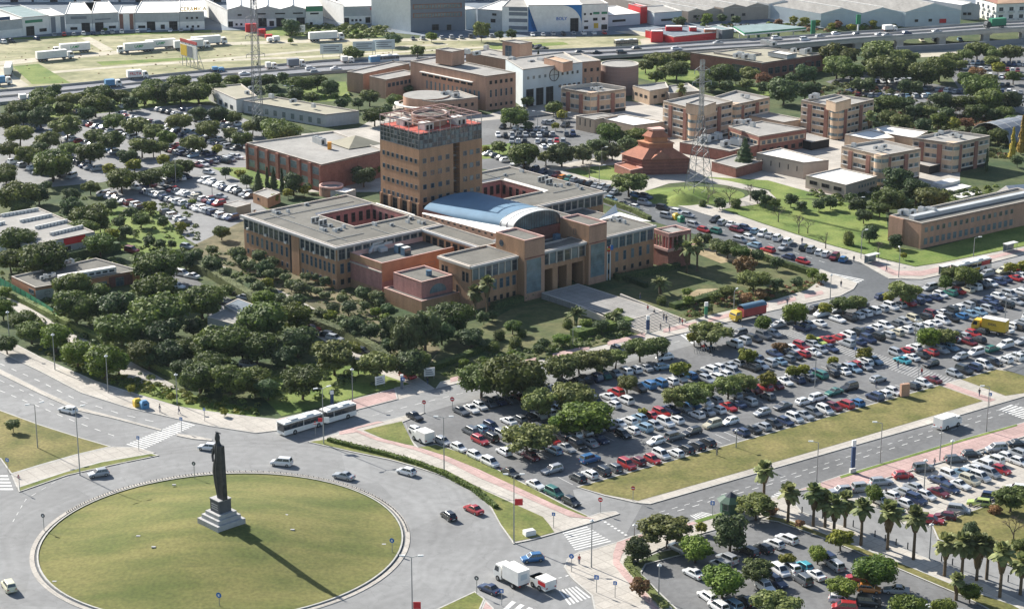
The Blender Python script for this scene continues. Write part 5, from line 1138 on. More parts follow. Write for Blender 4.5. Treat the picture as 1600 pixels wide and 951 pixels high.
# petrol station
t = thing('petrol_station', 'petrol station with a pale green canopy beside the highway', 'petrol station', W(1180, 60))
q = [W(*x, 4.6) - Vector((t.location.x, t.location.y, 0)) for x in ((1163, 52), (1260, 43.5), (1205, 37.5), (1146, 41.5))]
b = MB(); b.prism([(x.x, x.y) for x in q], 4.0, 4.75, 'green_plastic', top='roof_teal'); b.build('canopy', t)
b = MB(); b.ring([(x.x, x.y) for x in q], .5, 3.5, 4.0, 'white_wall'); b.build('canopy_edge', t)
for f_ in (.1, .5, .9):
    for g_ in (.2, .8): x = q[0].lerp(q[1], f_).lerp(q[3].lerp(q[2], f_), g_); b = MB(); b.box(x.x - .25, x.y - .25, 0, x.x + .25, x.y + .25, 4, 'white_wall'); b.build('column', t)
for f_ in (.2, .4, .6, .8): x = q[0].lerp(q[1], f_).lerp(q[3].lerp(q[2], f_), .5); b = MB(); b.box(x.x - .4, x.y - .9, .1, x.x + .4, x.y + .9, 1.7, 'green_plastic'); b.build('fuel_pump', t)
shed('glazed petrol station shop left of the green canopy', (1128, 62), (1146, 60), 4, 12, 'hall_cladding', 'roof_teal', cat='shop', name='station_shop', group=None)
for px, py, h_, lb in ((1270, 54, 6, 'short green and white totem sign by the petrol station'), (1340, 56, 9, 'tall pole sign with a green box beside the highway')):
    t = thing('totem_sign', lb, 'sign', W(px, py), R(20)); b = MB(); b.box(-.35, -.2, 0, .35, .2, h_, 'sign_white'); b.build('post', t); b = MB(); b.box(-1, -.35, h_ * .55 if h_ > 7 else 0, 1, .35, h_, 'green_plastic'); b.build('sign_box', t)
# grey-roofed industrial sheds top right
for i, (lb, p0, p1, h_, dp, wl, rf, gb, an) in enumerate((
    ('brown-grey gabled shed behind the red yard building', (1075, 36), (1128, 33), 5, 60, 'beige_shade', 'roof_grey', 2, 128),
    ('grey gabled shed left of the white ridged roof, top right', (1130, 34), (1200, 30), 6, 60, 'beige_shade', 'roof_grey', 2, 128),
    ('white-walled shed with grey gable behind the petrol station', (1200, 29), (1248, 30), 6.5, 50, 'white_wall', 'roof_grey', 1, 128),
    ('pale shed with a bright white ridged roof, top right', (1249, 30), (1318, 27), 5.5, 60, 'pale_wall', 'roof_white', 2, 128),
    ('blue-walled long shed with brown-grey roof beside the highway', (1282, 43), (1410, 41.5), 6.0, 52, 'blue_white_wall', 'roof_grey', 2, 128),
    ('pale blue gabled shed with a red sign beside the viaduct', (1414, 42.5), (1500, 39.5), 6.6, 60, 'blue_white_wall', 'roof_grey', 1, 128),
    ('white shed with a low pale roof between the blue gable and the apartments', (1501, 31), (1530, 31), 6.5, 50, 'grey_wall', 'roof_white', 1, 128),
    ('long white-walled grey shed, back row behind the blue-walled shed', (1330, 12), (1480, 8), 5.0, 90, 'grey_wall', 'roof_grey', 3, 128),
    ('grey multi-gabled shed, back row above the petrol station', (1130, 13), (1300, 10), 5.0, 80, 'grey_wall', 'roof_grey', 4, 128),
    ('grey sheds with a white end gable, back row above the red yard', (985, 15), (1120, 12), 5.0, 80, 'beige_shade', 'roof_grey', 3, 128))):
    t, M = shed(lb, p0, p1, h_, dp, wl, rf, gable=gb, ang=an, wins=((.2, 2, 1.6, 1.2), (.45, 2, 1.6, 1.2)))
    if 'red sign' in lb: M.fbox('red_sign', 'R', M.ln('R') * .62, M.ln('R') * .74, 0, .2, 1.2, 3, 'red_paint')
t, M = shed('white apartment building with a tiled roof and balconies, top right corner', (1555, 36), (1650, 32), 8.5, 20, 'white_wall', 'roof_tile', cat='building', name='apartment_building', group=None, cope='roof_tile')
for f, n_ in (('R', 6), ('L', 4)):
    for z in (1.2, 4.6): M.wins(f, n_, z, 2.0, 2.1, 'plain'); [M.fbox('balcony', f, M.ln(f) * (i + .5) / n_ - 1.4, M.ln(f) * (i + .5) / n_ + 1.4, 0, .7, z - .3, z + .5, 'pale_wall') for i in range(n_)]
b = MB(); g = [M.pt('R', 0, .8, 8.5), M.pt('R', M.ln('R'), .8, 8.5), M.pt('BR', M.ln('BR'), .8, 8.5), M.pt('L', 0, .8, 8.5)]
r0, r1 = (g[0] + g[3]) / 2 + Vector((6, 3, 3)), (g[1] + g[2]) / 2 + Vector((-6, -3, 3)); b.face([g[0], g[1], r1, r0], 'roof_tile'); b.face([g[1], g[2], r1], 'roof_tile'); b.face([g[2], g[3], r0, r1], 'roof_tile'); b.face([g[3], g[0], r0], 'brown_pilaster'); b.build('hipped_roof', t)
# rows of sheds further back that close the top of the picture
k = 0
for (y0, x0, x1, st) in ((4, -60, 330, 62), (6, 380, 560, 66), (1, 660, 990, 74), (-14, -100, 1700, 92), (-30, -140, 1760, 100)):
    x = x0
    while x < x1:
        wd = st * (.8 + .35 * rnd.random()); rf = rnd.choice(['roof_white', 'roof_white', 'roof_white', 'roof_pale', 'roof_white'] if x < 1000 else ['roof_grey', 'roof_grey', 'roof_white', 'roof_pale'])
        if not (340 < x < 380):
            k += 1; wl_ = rnd.choice(['white_wall', 'grey_wall', 'blue_white_wall']); WN = {'white_wall': 'white', 'grey_wall': 'grey', 'blue_white_wall': 'pale blue'}[wl_]; row = {4: 'second', 6: 'second', 1: 'second', -14: 'third', -30: 'farthest'}[y0]
            shed('%s shed with %s front, %s estate row, %s' % ({'roof_white': 'white-roofed', 'roof_pale': 'beige-roofed', 'roof_grey': 'grey-roofed'}[rf], WN, row, ['far left', 'left', 'left of centre', 'centre', 'right of centre', 'right', 'far right'][min(6, max(0, int(x / 230)))] + (', %s' % ('taller', 'lower', 'wider', 'narrower')[k % 4] if 0 else '')), (x, y0), (x + wd - 4, y0 - .6), 7 + rnd.random() * 1.5, 30 if y0 > -10 else 40, wl_, rf, gable=rnd.choice([0, 0, 1] if x < 1000 else [1, 2, 2]), wins=((.3, 1, 2.4, 1.2), (.7, 1, 2.4, 1.2)), doors=(.5,))
        x += wd
# lattice pylons
def lattice(label, px, py, h, wb, wt, arms, waist=None):
    t = thing('lattice_pylon', label, 'pylon', W(px, py), R(20), 'lattice pylons'); n = int(h / 3.2); m = 'lattice_steel'
    def hw(z):
        f = z / h
        if waist: return wb * (1 - f / waist) + wt * f / waist if f < waist else wt
        return wb * (1 - f) + wt * f
    cs = [(1, 1), (-1, 1), (-1, -1), (1, -1)]
    for cx, cy in cs:
        b = MB(); zs = [h * i / 8 for i in range(9)]
        for z0, z1 in zip(zs, zs[1:]): b.bar((cx * hw(z0), cy * hw(z0), z0), (cx * hw(z1), cy * hw(z1), z1), .1, m)
        b.build('leg', t)
    for i in range(n):
        z0, z1 = h * i / n, h * (i + 1) / n
        for k in range(4):
            (ax, ay), (bx, by) = cs[k], cs[(k + 1) % 4]; a0, a1 = hw(z0), hw(z1)
            b = MB(); b.bar((ax * a0, ay * a0, z0), (bx * a1, by * a1, z1), .055, m); b.bar((bx * a0, by * a0, z0), (ax * a1, ay * a1, z1), .055, m); b.bar((ax * a1, ay * a1, z1), (bx * a1, by * a1, z1), .055, m)
            o = b.build('brace', t); o['kind'] = 'stuff'
    for z, L_ in arms:
        b = MB()
        for s in (1, -1):
            b.bar((0, 0, z), (s * L_, 0, z + .2), .12, m); b.bar((0, 0, z + 1.6), (s * L_, 0, z + .2), .09, m); b.bar((s * L_, 0, z + .2), (s * L_, 0, z - 1.0), .1, 'glass_pale')
        b.build('cross_arm', t)['kind'] = 'stuff'
    return t
lattice('slim lattice pylon rising out of the top of the picture, left of the tower', 403, 187, 50, 1.6, .7, ((22.5, 3.2), (29, 3.2), (35, 3)))
lattice('lattice pylon on the green mound in front of the beige blocks', 1092, 304, 40, 3.4, .5, ((33.5, 3.0), (37, 2.4)), waist=.62)
# billboards
def billboard(label, px, py, w_, z0, h_, rz, m, cat='billboard', extra=None):
    t = thing('billboard', label, cat, W(px, py), R(rz)); b = MB(); b.box(-w_ / 2, -.12, z0, w_ / 2, .12, z0 + h_, m); b.build('panel', t)
    for x in (-w_ * .38, w_ * .38): b = MB(); b.bar((x, .1, 0), (x, .1, z0 + .2), .14, 'grey_metal'); b.build('post', t)
    for k in range(3): b = MB(); b.box(-w_ * .35, -.2, z0 + h_ * (.25 + .22 * k), w_ * (.35 - .15 * (k % 2)), -.13, z0 + h_ * (.25 + .22 * k) + h_ * .09, 'hall_cladding'); b.build('printed_line', t)
    return t
billboard('left one of three pale roadside billboards on the dry field', 518, 92, 9, 2.0, 4.0, 8, 'blue_white_wall'); billboard('middle one of three pale roadside billboards on the dry field', 569, 88, 9, 2.0, 4.0, 8, 'blue_white_wall'); billboard('right one of three pale roadside billboards on the dry field', 600, 86, 9, 2.2, 4.0, 8, 'blue_white_wall')
t = thing('billboard', 'big slanting billboard with yellow panel and steel frame on the dry field', 'billboard', W(296, 106), R(-52)); b = MB(); b.box(-6.5, -.2, 4, 6.5, .2, 9, 'pale_wall'); b.build('panel', t); b = MB(); b.box(-6, -.3, 4.4, -1, -.22, 8.6, 'yellow_plastic'); b.build('yellow_poster', t); b = MB(); b.box(-.5, -.3, 4.4, 3.2, -.22, 8.6, 'hall_cladding'); b.build('blue_poster', t)
for x in (-6, -3, 0, 3, 6): b = MB(); b.bar((x, .4, 0), (x, .4, 10.5), .15, 'grey_metal'); b.bar((x, 3, 0), (x, .4, 8), .12, 'grey_metal'); b.build('steel_post', t)
b = MB(); b.box(-6.5, -.1, 9.6, 6.5, .2, 10.8, 'red_wall'); b.build('top_lattice', t)
billboard('small white billboard in the scrub below the warehouses', 468, 56, 5, 1.5, 3, 5, 'white_wall')
# ================================================================ VEHICLES
PAINT = {'white': (.70, .70, .69), 'silver': (.32, .335, .35), 'grey': (.10, .108, .118), 'black': (.018, .02, .024), 'dark blue': (.02, .035, .09), 'blue': (.03, .13, .30), 'light blue': (.17, .27, .36), 'red': (.36, .022, .025), 'dark red': (.13, .012, .018), 'green': (.02, .13, .1), 'teal': (.05, .32, .38), 'beige': (.5, .46, .34), 'yellow-green': (.42, .5, .12), 'orange': (.6, .22, .04), 'cream': (.62, .6, .42), 'purple': (.05, .03, .12)}
KEYS = ['white'] * 24 + ['silver'] * 28 + ['grey'] * 17 + ['black'] * 17 + ['dark blue'] * 9 + ['red'] * 5 + ['dark red'] * 3 + ['light blue'] * 3 + ['blue'] * 2 + ['beige'] * 2 + ['green'] * 1
#         L/2   W/2  hood  belt  roofz  cab(x0,x1) roof(x0,x1)
TYPES = {'hatchback': (2.0, .86, .80, .93, 1.46, (-.95, 1.92), (-.30, 1.45)), 'saloon car': (2.2, .87, .80, .92, 1.42, (-.85, 1.45), (-.15, .85)),
         'estate car': (2.25, .88, .80, .93, 1.48, (-.95, 2.12), (-.30, 1.85)), 'people carrier': (2.15, .9, .86, 1.0, 1.66, (-1.35, 2.08), (-.55, 1.8)),
         'off-roader': (2.15, .92, .95, 1.08, 1.74, (-.95, 2.08), (-.45, 1.85)), 'small van': (2.1, .9, .92, 1.05, 1.82, (-1.2, 2.05), (-.6, 2.0))}
CARM = {}
def car_meshes(ty):
    if ty in CARM: return CARM[ty]
    L_, Wd, hd, bt, rz, (c0, c1), (r0, r1) = TYPES[ty]
    b = MB()
    xs = [(-L_, .3, .58, Wd * .86), (-L_ + .12, .22, hd - .1, Wd * .94), (-L_ + .55, .2, hd - .02, Wd), (c0, .2, bt - .03, Wd), (c1 - .2, .2, bt + .02, Wd), (L_ - .12, .22, bt - .02 if c1 > L_ - .4 else bt - .04, Wd * .95), (L_, .3, .7, Wd * .88)]
    sec = []
    for x, z0, z1, w_ in xs:
        zm = z0 + (z1 - z0) * .62
        sec.append([(x, -w_ * .93, z0), (x, -w_, z0 + .12), (x, -w_, zm), (x, -w_ * .88, z1), (x, w_ * .88, z1), (x, w_, zm), (x, w_, z0 + .12), (x, w_ * .93, z0)])
    for a, c in zip(sec, sec[1:]):
        for i in range(8):
            j = (i + 1) % 8; b.face([a[i], c[i], c[j], a[j]][::-1], 'car_paint')
    b.face(sec[0], 'car_paint'); b.face(sec[-1][::-1], 'car_paint')
    w0, w1 = Wd * .88, Wd * .70
    cb = [(c0, -w0, bt - .04), (c1, -w0, bt - .04), (c1, w0, bt - .04), (c0, w0, bt - .04)]; ct = [(r0, -w1, rz - .04), (r1, -w1, rz - .04), (r1, w1, rz - .04), (r0, w1, rz - .04)]
    b.hexa(cb + ct, 'car_paint', False)
    b.hexa([(x, y, rz - .04) for x, y, z in ct] + [(x * .94 + .03, y * .9, rz) for x, y, z in ct], 'car_paint', False)
    body = b.mesh('car_body'); bm = bmesh.new(); bm.from_mesh(body); bmesh.ops.remove_doubles(bm, verts=bm.verts, dist=.001); bmesh.ops.recalc_face_normals(bm, faces=bm.faces); bm.to_mesh(body); bm.free()
    g = MB(); B_ = [Vector(p) for p in cb]; T_ = [Vector(p) for p in ct]
    def pane(a, c, d, e, mu, mv0, mv1, n):      # a c bottom, d e top
        q = []
        for s_, t_ in ((mu, mv0), (1 - mu, mv0), (1 - mu, mv1), (mu, mv1)): q.append(a.lerp(c, s_).lerp(e.lerp(d, s_), t_) + n * .015)
        g.face(q, 'car_glass')
    pane(B_[3], B_[0], T_[0], T_[3], .05, .12, .95, Vector((-.8, 0, .6))); pane(B_[1], B_[2], T_[2], T_[1], .07, .22, .93, Vector((.9, 0, .4)))
    for (a, c, d, e, n) in ((B_[0], B_[1], T_[1], T_[0], Vector((0, -1, .3))), (B_[2], B_[3], T_[3], T_[2], Vector((0, 1, .3)))):
        for s0, s1 in ((.06, .47), (.5, .93)):
            q = [a.lerp(c, s).lerp(e.lerp(d, s), t_) + n * .015 for s, t_ in ((s0, .14), (s1, .14), (s1, .9), (s0, .9))]; g.face(q, 'car_glass')
    glass = g.mesh('car_windows')
    if 'wheel' not in CARM:
        wb = MB(); wb.bar((0, -.1, 0), (0, .1, 0), .32, 'tyre', n=12); CARM['wheel'] = wb.mesh('car_wheel'); wb = MB(); wb.bar((0, -.115, 0), (0, .115, 0), .19, 'grey_metal', n=8); CARM['rim'] = wb.mesh('rim')
        hb_ = MB(); hb_.box(-.04, -.17, -.08, .04, .17, .08, 'lamp_lens'); CARM['hl'] = hb_.mesh('headlight'); tb = MB(); tb.box(-.04, -.14, -.12, .04, .14, .12, 'tail_red'); CARM['tl'] = tb.mesh('taillight')
        pb = MB(); pb.box(-.02, -.26, -.055, .02, .26, .055, 'sign_white'); CARM['plate'] = pb.mesh('number_plate')
    CARM[ty] = (body, glass); return CARM[ty]
CARS = []      # x y heading colour type label group detail
def addcar(px, py, hd, col=None, ty=None, where='', group=None, lab=None, z=0.0):
    p = W(px, py, .6 + z); col = col or rnd.choice(KEYS); ty = ty or rnd.choice(['hatchback'] * 5 + ['saloon car'] * 3 + ['estate car', 'people carrier', 'people carrier', 'off-roader', 'off-roader'])
    CARS.append(dict(x=p.x, y=p.y, z=z, h=hd, col=col, ty=ty, where=where, group=group, lab=lab, px=px, py=py))
def ang_px(p0, p1):
    a, c = W(*p0), W(*p1); return math.atan2(c.y - a.y, c.x - a.x)
def row(where, group, p0, p1, n, cols='', tys='', mode='perp', fill=1.0, jit=.25, flip=None):
    """n cars between two pixels; cols: letters per car (. = any, - = empty bay)"""
    K = {'w': 'white', 's': 'silver', 'g': 'grey', 'k': 'black', 'n': 'dark blue', 'b': 'blue', 'l': 'light blue', 'r': 'red', 'm': 'dark red', 'e': 'green', 't': 'teal', 'i': 'beige', 'y': 'yellow-green', 'o': 'orange'}
    a = ang_px(p0, p1); P0, P1 = W(*p0, .6), W(*p1, .6); tmp = []
    for i in range(n):
        c = cols[i] if i < len(cols) else '.'
        if c == '-' or (c == '.' and rnd.random() > fill): rnd.random(); continue
        f = i / max(1, n - 1); q = P0.lerp(P1, f)
        fl = (rnd.random() < .35) if flip is None else flip
        hd = (a + math.pi / 2 if mode == 'perp' else a) + (math.pi if fl else 0) + rnd.gauss(0, .025)
        tmp.append((q, hd, K.get(c), rnd.gauss(0, jit)))
    for k, (q, hd, c, j) in enumerate(tmp):
        col = c or rnd.choice(KEYS); ty = rnd.choice(['hatchback'] * 5 + ['saloon car'] * 3 + ['estate car', 'people carrier', 'people carrier', 'off-roader', 'off-roader'])
        CARS.append(dict(x=q.x + math.cos(hd) * j, y=q.y + math.sin(hd) * j, z=0, h=hd, col=col, ty=ty, where=where, group=group, lab=None, k=k, n=len(tmp)))
G1 = 'cars parked in the big car park'
row('row along the long lawn', G1, (903, 746), (1108, 692), 12, 'kwkgrmrwwkkk')
row('row along the middle of the long lawn', G1, (1160, 675), (1395, 611), 16, 'nksknwsgwmrb-nww')
row('short row beside the brown box', G1, (1427, 603), (1461, 594), 3, 'kwm')
row('lawn-side row right of the long zebra', G1, (1491, 583), (1600, 553), 8, 'sknwkwwsw'); row('lawn-side row at the right edge', G1, (1612, 549), (1700, 525), 7)
row('row beside the front lane', G1, (831, 713), (1200, 619), 23, 'm-lsksn-kwlsww-wswrns-gw')
row('row behind the front lane', G1, (788, 705), (1211, 601), 26, 'wswsrkwwgkwwlrrnsbws-sgmrm')
row('front row left of the long zebra', G1, (1228, 596), (1369, 569), 9, 'wngekwls-g'); row('back row left of the long zebra', G1, (1240, 587), (1368, 563), 9, 'wwn-gsrwls')
row('front row right of the long zebra', G1, (1409, 562), (1531, 531), 9, 'twkrsl-mks'); row('second row right of the long zebra', G1, (1400, 551), (1535, 517), 10, 'srwwnkssrk')
row('third row right of the long zebra', G1, (1447, 537), (1500, 523), 4)
row('lower middle row', G1, (1104, 592), (1296, 543), 15, 'swws-kwslgkrwsn'); row('upper middle row', G1, (1109, 578), (1292, 530), 14, 'wwsssn-nkwrsyrk')
row('left middle row', G1, (948, 618), (1095, 583), 10, 'wr-kbbwwbk'); row('left inner row', G1, (958, 632), (1020, 614), 4, 'ww--');
row('lower row behind the long zebra', G1, (1325, 537), (1545, 484), 16, 'snnksiwswwwkblls'); row('upper row behind the long zebra', G1, (1310, 527), (1540, 471), 17, 'rwknwwgsikmwkwskn')
row('lower far-right row', G1, (1556, 480), (1680, 446), 9, 'nks'); row('upper far-right row', G1, (1546, 468), (1680, 430), 10, 'nwswsw')
row('far row near the road', G1, (1253, 512), (1597, 431), 27, 'nsw-wkwwwswsrnnnweriwkwnnrww'); row('short far row above the zebra', G1, (1147, 537), (1210, 521), 5, 'wskgs')
row('row right of the yellow truck', G1, (1572, 515), (1660, 492), 6, 'wks'); row('second row right of the yellow truck', G1, (1578, 508), (1665, 484), 6)
row('shaded roadside row under the big trees', G1, (719, 641), (870, 606), 11, 'gwwg', flip=True); row('shaded roadside row under the small trees', G1, (883, 600), (1008, 574), 9, 'gkknesw')
row('left-hand row, upper line', G1, (735, 673), (930, 626), 14, 'gln-wgkw'); row('left-hand row, lower line', G1, (750, 687), (900, 652), 10, 'rks')
for px, py, c, ty in ((1025, 689, 'white', 'hatchback'), (1054, 682, 'grey', 'off-roader'), (1081, 674, 'black', 'estate car'), (1113, 663, 'beige', 'off-roader'), (1141, 658, 'white', 'hatchback'), (1191, 644, 'silver', 'hatchback'), (1223, 634, 'grey', 'saloon car'), (1256, 627, 'white', 'hatchback'), (1278, 621, 'white', 'people carrier'), (1303, 612, 'green', 'saloon car'), (1327, 605, 'black', 'off-roader'), (1372, 592, 'silver', 'hatchback'), (1455, 568, 'black', 'hatchback'), (1501, 557, 'silver', 'hatchback'), (1525, 550, 'white', 'people carrier'), (1550, 545, 'green', 'hatchback'), (1571, 539, 'white', 'off-roader'), (1597, 533, 'silver', 'saloon car'), (863, 733, 'silver', 'estate car'), (922, 717, 'blue', 'off-roader')):
    addcar(px, py, R(35.8) + (math.pi if px % 2 else 0), c, ty, '', 'cars parked in line along the front lane', None)
LN = sorted([c for c in CARS if c['group'] == 'cars parked in line along the front lane'], key=lambda c: c['px'])
for i, c in enumerate(LN): c.update(where='line of cars along the front lane', k=i, n=len(LN))
for px, py, c, ty, lb in ((648, 650, 'black', 'saloon car', 'black saloon behind the end of the grass triangle'), (651, 673, 'white', 'hatchback', 'white hatchback between a black saloon and a boxy white van'), (692, 689, 'silver', 'hatchback', 'silver hatchback, first in the kerb line after the white van'), (717, 699, 'white', 'hatchback', 'white hatchback, second in the kerb line above the pink cycle lane'), (743, 711, 'white', 'hatchback', 'white hatchback, third in the kerb line above the pink cycle lane'), (766, 722, 'white', 'people carrier', 'white people carrier, fourth in the kerb line above the cycle lane'), (798, 738, 'black', 'saloon car', 'black saloon in the kerb line between two white cars'), (837, 757, 'white', 'saloon car', 'white saloon just above a green car by the cycle lane'), (866, 769, 'green', 'people carrier', 'dark green people carrier near the end of the kerb line'), (893, 783, 'black', 'hatchback', 'black hatchback, last in the kerb line by the car park exit'), (967, 671 - 125, 'black', 'estate car', 'black car parked under the small trees by the faculty road')):
    addcar(px, py, R(-52), c, ty, lab=lb, group='cars at the kerb beside the cycle lane')
RD = 'cars driving or waiting on the roads'
for px, py, hd, c, ty, lb in ((106, 640, 148, 'white', 'estate car', 'white estate driving on the avenue at the left'), (154, 739, 205, 'silver', 'hatchback', 'silver hatchback on the roundabout beside the narrow grass strip'), (14, 915, 118, 'cream', 'off-roader', 'cream off-roader on the roundabout at the left edge'), (325, 698, 165, 'white', 'hatchback', 'white hatchback half hidden behind the statue'),
    (440, 722, 168, 'white', 'people carrier', 'white people carrier right of the statue on the roundabout'), (537, 743, 152, 'silver', 'saloon car', 'silver saloon with a dark roof on the roundabout'), (635, 736, 145, 'white', 'hatchback', 'small white hatchback below the clipped hedge'), (701, 805, 120, 'black', 'hatchback', 'black hatchback on the roundabout beside a red saloon'), (740, 795, 130, 'red', 'saloon car', 'red saloon on the roundabout near the grass wedge'),
    (832, 871, 195, 'blue', 'hatchback', 'bright blue hatchback crossing the junction above the box truck'), (765, 919, 135, 'dark blue', 'saloon car', 'dark blue saloon waiting left of the white box truck'), (1380, 463, 30, 'dark blue', 'estate car', 'dark blue estate leaving the side street corner'), (1232, 500, 32, 'silver', 'hatchback', 'silver car beside the round tree on the faculty road'), (1155, 521, 215, 'grey', 'people carrier', 'grey people carrier parked behind the blue-topped truck'),
    (1215, 507, 212, 'silver', 'saloon car', 'silver saloon behind the bright young tree on the faculty road'), (1039, 558, 205, 'white', 'hatchback', 'white car at the parking entrance below the zebra'), (1036, 573, 25, 'light blue', 'hatchback', 'pale blue hatchback at the parking entrance'), (1541, 428, 212, 'silver', 'people carrier', 'silver people carrier on the upper right road'), (1568, 423, 212, 'cream', 'people carrier', 'cream people carrier behind the silver one, upper right road'),
    (1594, 419, 212, 'red', 'hatchback', 'red hatchback on the upper right road at the edge'), (1453, 449, 212, 'silver', 'people carrier', 'silver car beside the dark trees on the upper right road'), (1271, 484, 212, 'black', 'off-roader', 'black off-roader behind the round tree by the road'), (1284, 490, 212, 'white', 'people carrier', 'white people carrier beside a yellowish young tree near the road'), (1308, 484, 212, 'silver', 'hatchback', 'silver car under the long tree by the faculty road'), (1345, 476, 212, 'grey', 'saloon car', 'grey saloon at the end of the long roadside tree'), (1500, 440, 212, 'silver', 'saloon car', 'silver saloon under the dark tree, upper right road')):
    addcar(px, py, R(hd), c, ty, lab=lb, group=RD)
S1, S2 = 'cars along the far kerb of the side street', 'cars along the near kerb of the side street'
def lst(where, group, hd, items):
    items = sorted(items); n = len(items)
    for k, it in enumerate(items):
        px, py, c = it[:3]; p = W(px, py, .6); h = R(hd + rnd.gauss(0, 2)) + (math.pi if (it[3] if len(it) > 3 else rnd.random() < .3) else 0)
        K = {'w': 'white', 's': 'silver', 'g': 'grey', 'k': 'black', 'n': 'dark blue', 'b': 'blue', 'l': 'light blue', 'r': 'red', 'm': 'dark red', 'e': 'green', 't': 'teal', 'i': 'beige', 'y': 'yellow-green', 'o': 'orange'}
        CARS.append(dict(x=p.x, y=p.y, z=0, h=h, col=K[c], ty=it[4] if len(it) > 4 else rnd.choice(['hatchback', 'hatchback', 'saloon car', 'people carrier', 'off-roader', 'estate car']), where=where, group=group, lab=None, k=k, n=n))
lst('slanting row on the far kerb of the side street', S1, 62, [(1117, 343, 'k'), (1128, 347, 's'), (1142, 350, 'w'), (1154, 354, 's'), (1180, 361, 'l'), (1191, 365, 'w'), (1203, 368, 's'), (1215, 372, 'w'), (1231, 378, 'w'), (1224, 386, 's'), (1256, 387, 'k'), (1268, 390, 's'), (1280, 394, 'w'), (1291, 397, 'w'), (1304, 402, 'm'), (1318, 405, 'b')])
lst('near kerb of the side street', S2, -48, [(1156, 375, 's'), (1170, 371, 'w'), (1179, 383, 'l'), (1200, 390, 'r'), (1232, 401, 'n'), (1255, 408, 'r'), (1084, 352, 's'), (1100, 359, 'r'), (1117, 361, 'e'), (1151, 359, 'm'), (1165, 356, 'n')])
lst('upper end of the side street', 'cars at the upper end of the side street', -40, [(955, 311, 'l'), (972, 318, 'g'), (989, 323, 'w'), (1007, 317, 's'), (1036, 325, 'k'), (1059, 331, 'w'), (1075, 336, 's'), (1042, 338, 's'), (994, 305, 'b'), (1009, 308, 'n')])
lst('row beside the lawn behind the right courtyard block', 'cars behind the right courtyard block', 60, [(869, 273, 'm'), (880, 277, 'o'), (888, 279, 'e'), (898, 281, 's'), (911, 285, 'k'), (922, 287, 'k'), (931, 290, 's'), (940, 292, 's'), (949, 295, 'g'), (960, 300, 's'), (848, 268, 'n'), (835, 264, 'n'), (820, 259, 'g'), (805, 255, 'w')])
G2 = 'cars parked in the corner car park'
lst('corner car park under the trees', G2, 130, [(1230, 841, 'w', 0, 'estate car'), (1210, 849, 'w', 0, 'hatchback'), (1193, 856, 'k', 0), (1169, 860, 'k', 0), (1136, 873, 's', 0), (1126, 882, 's', 0), (1084, 895, 'w', 0, 'saloon car'), (1060, 855, 's', 0)])
lst('corner car park, middle rows', G2, -62, [(1106, 931, 'w', 1), (1123, 947, 'w', 1), (1145, 945, 'l', 1), (1166, 938, 'k', 1), (1219, 891, 'w', 0, 'people carrier'), (1197, 898, 'w', 0), (1214, 908, 'n', 0), (1237, 887, 'w', 1, 'people carrier'), (1256, 884, 't', 1), (1274, 897, 'w', 1), (1254, 905, 'g', 1, 'off-roader'), (1292, 871, 'n', 1), (1305, 883, 's', 1), (1196, 917, 'w', 0)])
lst('corner car park, front rows', G2, -10, [(1401, 921, 's', 1, 'saloon car'), (1316, 936, 'w', 0), (1358, 919, 'o', 0), (1357, 940, 'k', 0, 'off-roader'), (1320, 948, 'r', 1), (1340, 902, 'r', 1), (1500, 962, 's'), (1450, 955, 'w'), (1560, 975, 'g'), (1390, 975, 'w'), (1250, 970, 's'), (1290, 975, 'k')])
G3 = 'cars parked beside the lower road'
lst('kerbside line below the pink pavement', G3, 12, [(1313, 766, 's'), (1348, 762, 's', 0, 'off-roader'), (1377, 752, 's'), (1411, 742, 'r', 0, 'hatchback'), (1443, 731, 'g'), (1493, 717, 'g', 0, 'estate car'), (1518, 709, 'k'), (1557, 700, 's'), (1590, 692, 'k'), (1625, 681, 'w')])
row('front row of the pale car park', G3, (1398, 793), (1595, 722), 13, 'ewnwmnwiwsr-w', flip=True); row('back row of the pale car park', G3, (1372, 780), (1590, 708), 13, 'wwss-nwlwwwws')
lst('edge of the lower right lawn', G3, -20, [(1456, 812, 'r'), (1477, 806, 'm'), (1498, 796, 's'), (1530, 785, 'y'), (1551, 777, 'n'), (1588, 762, 'w')])
G4 = 'cars parked in the left car parks'
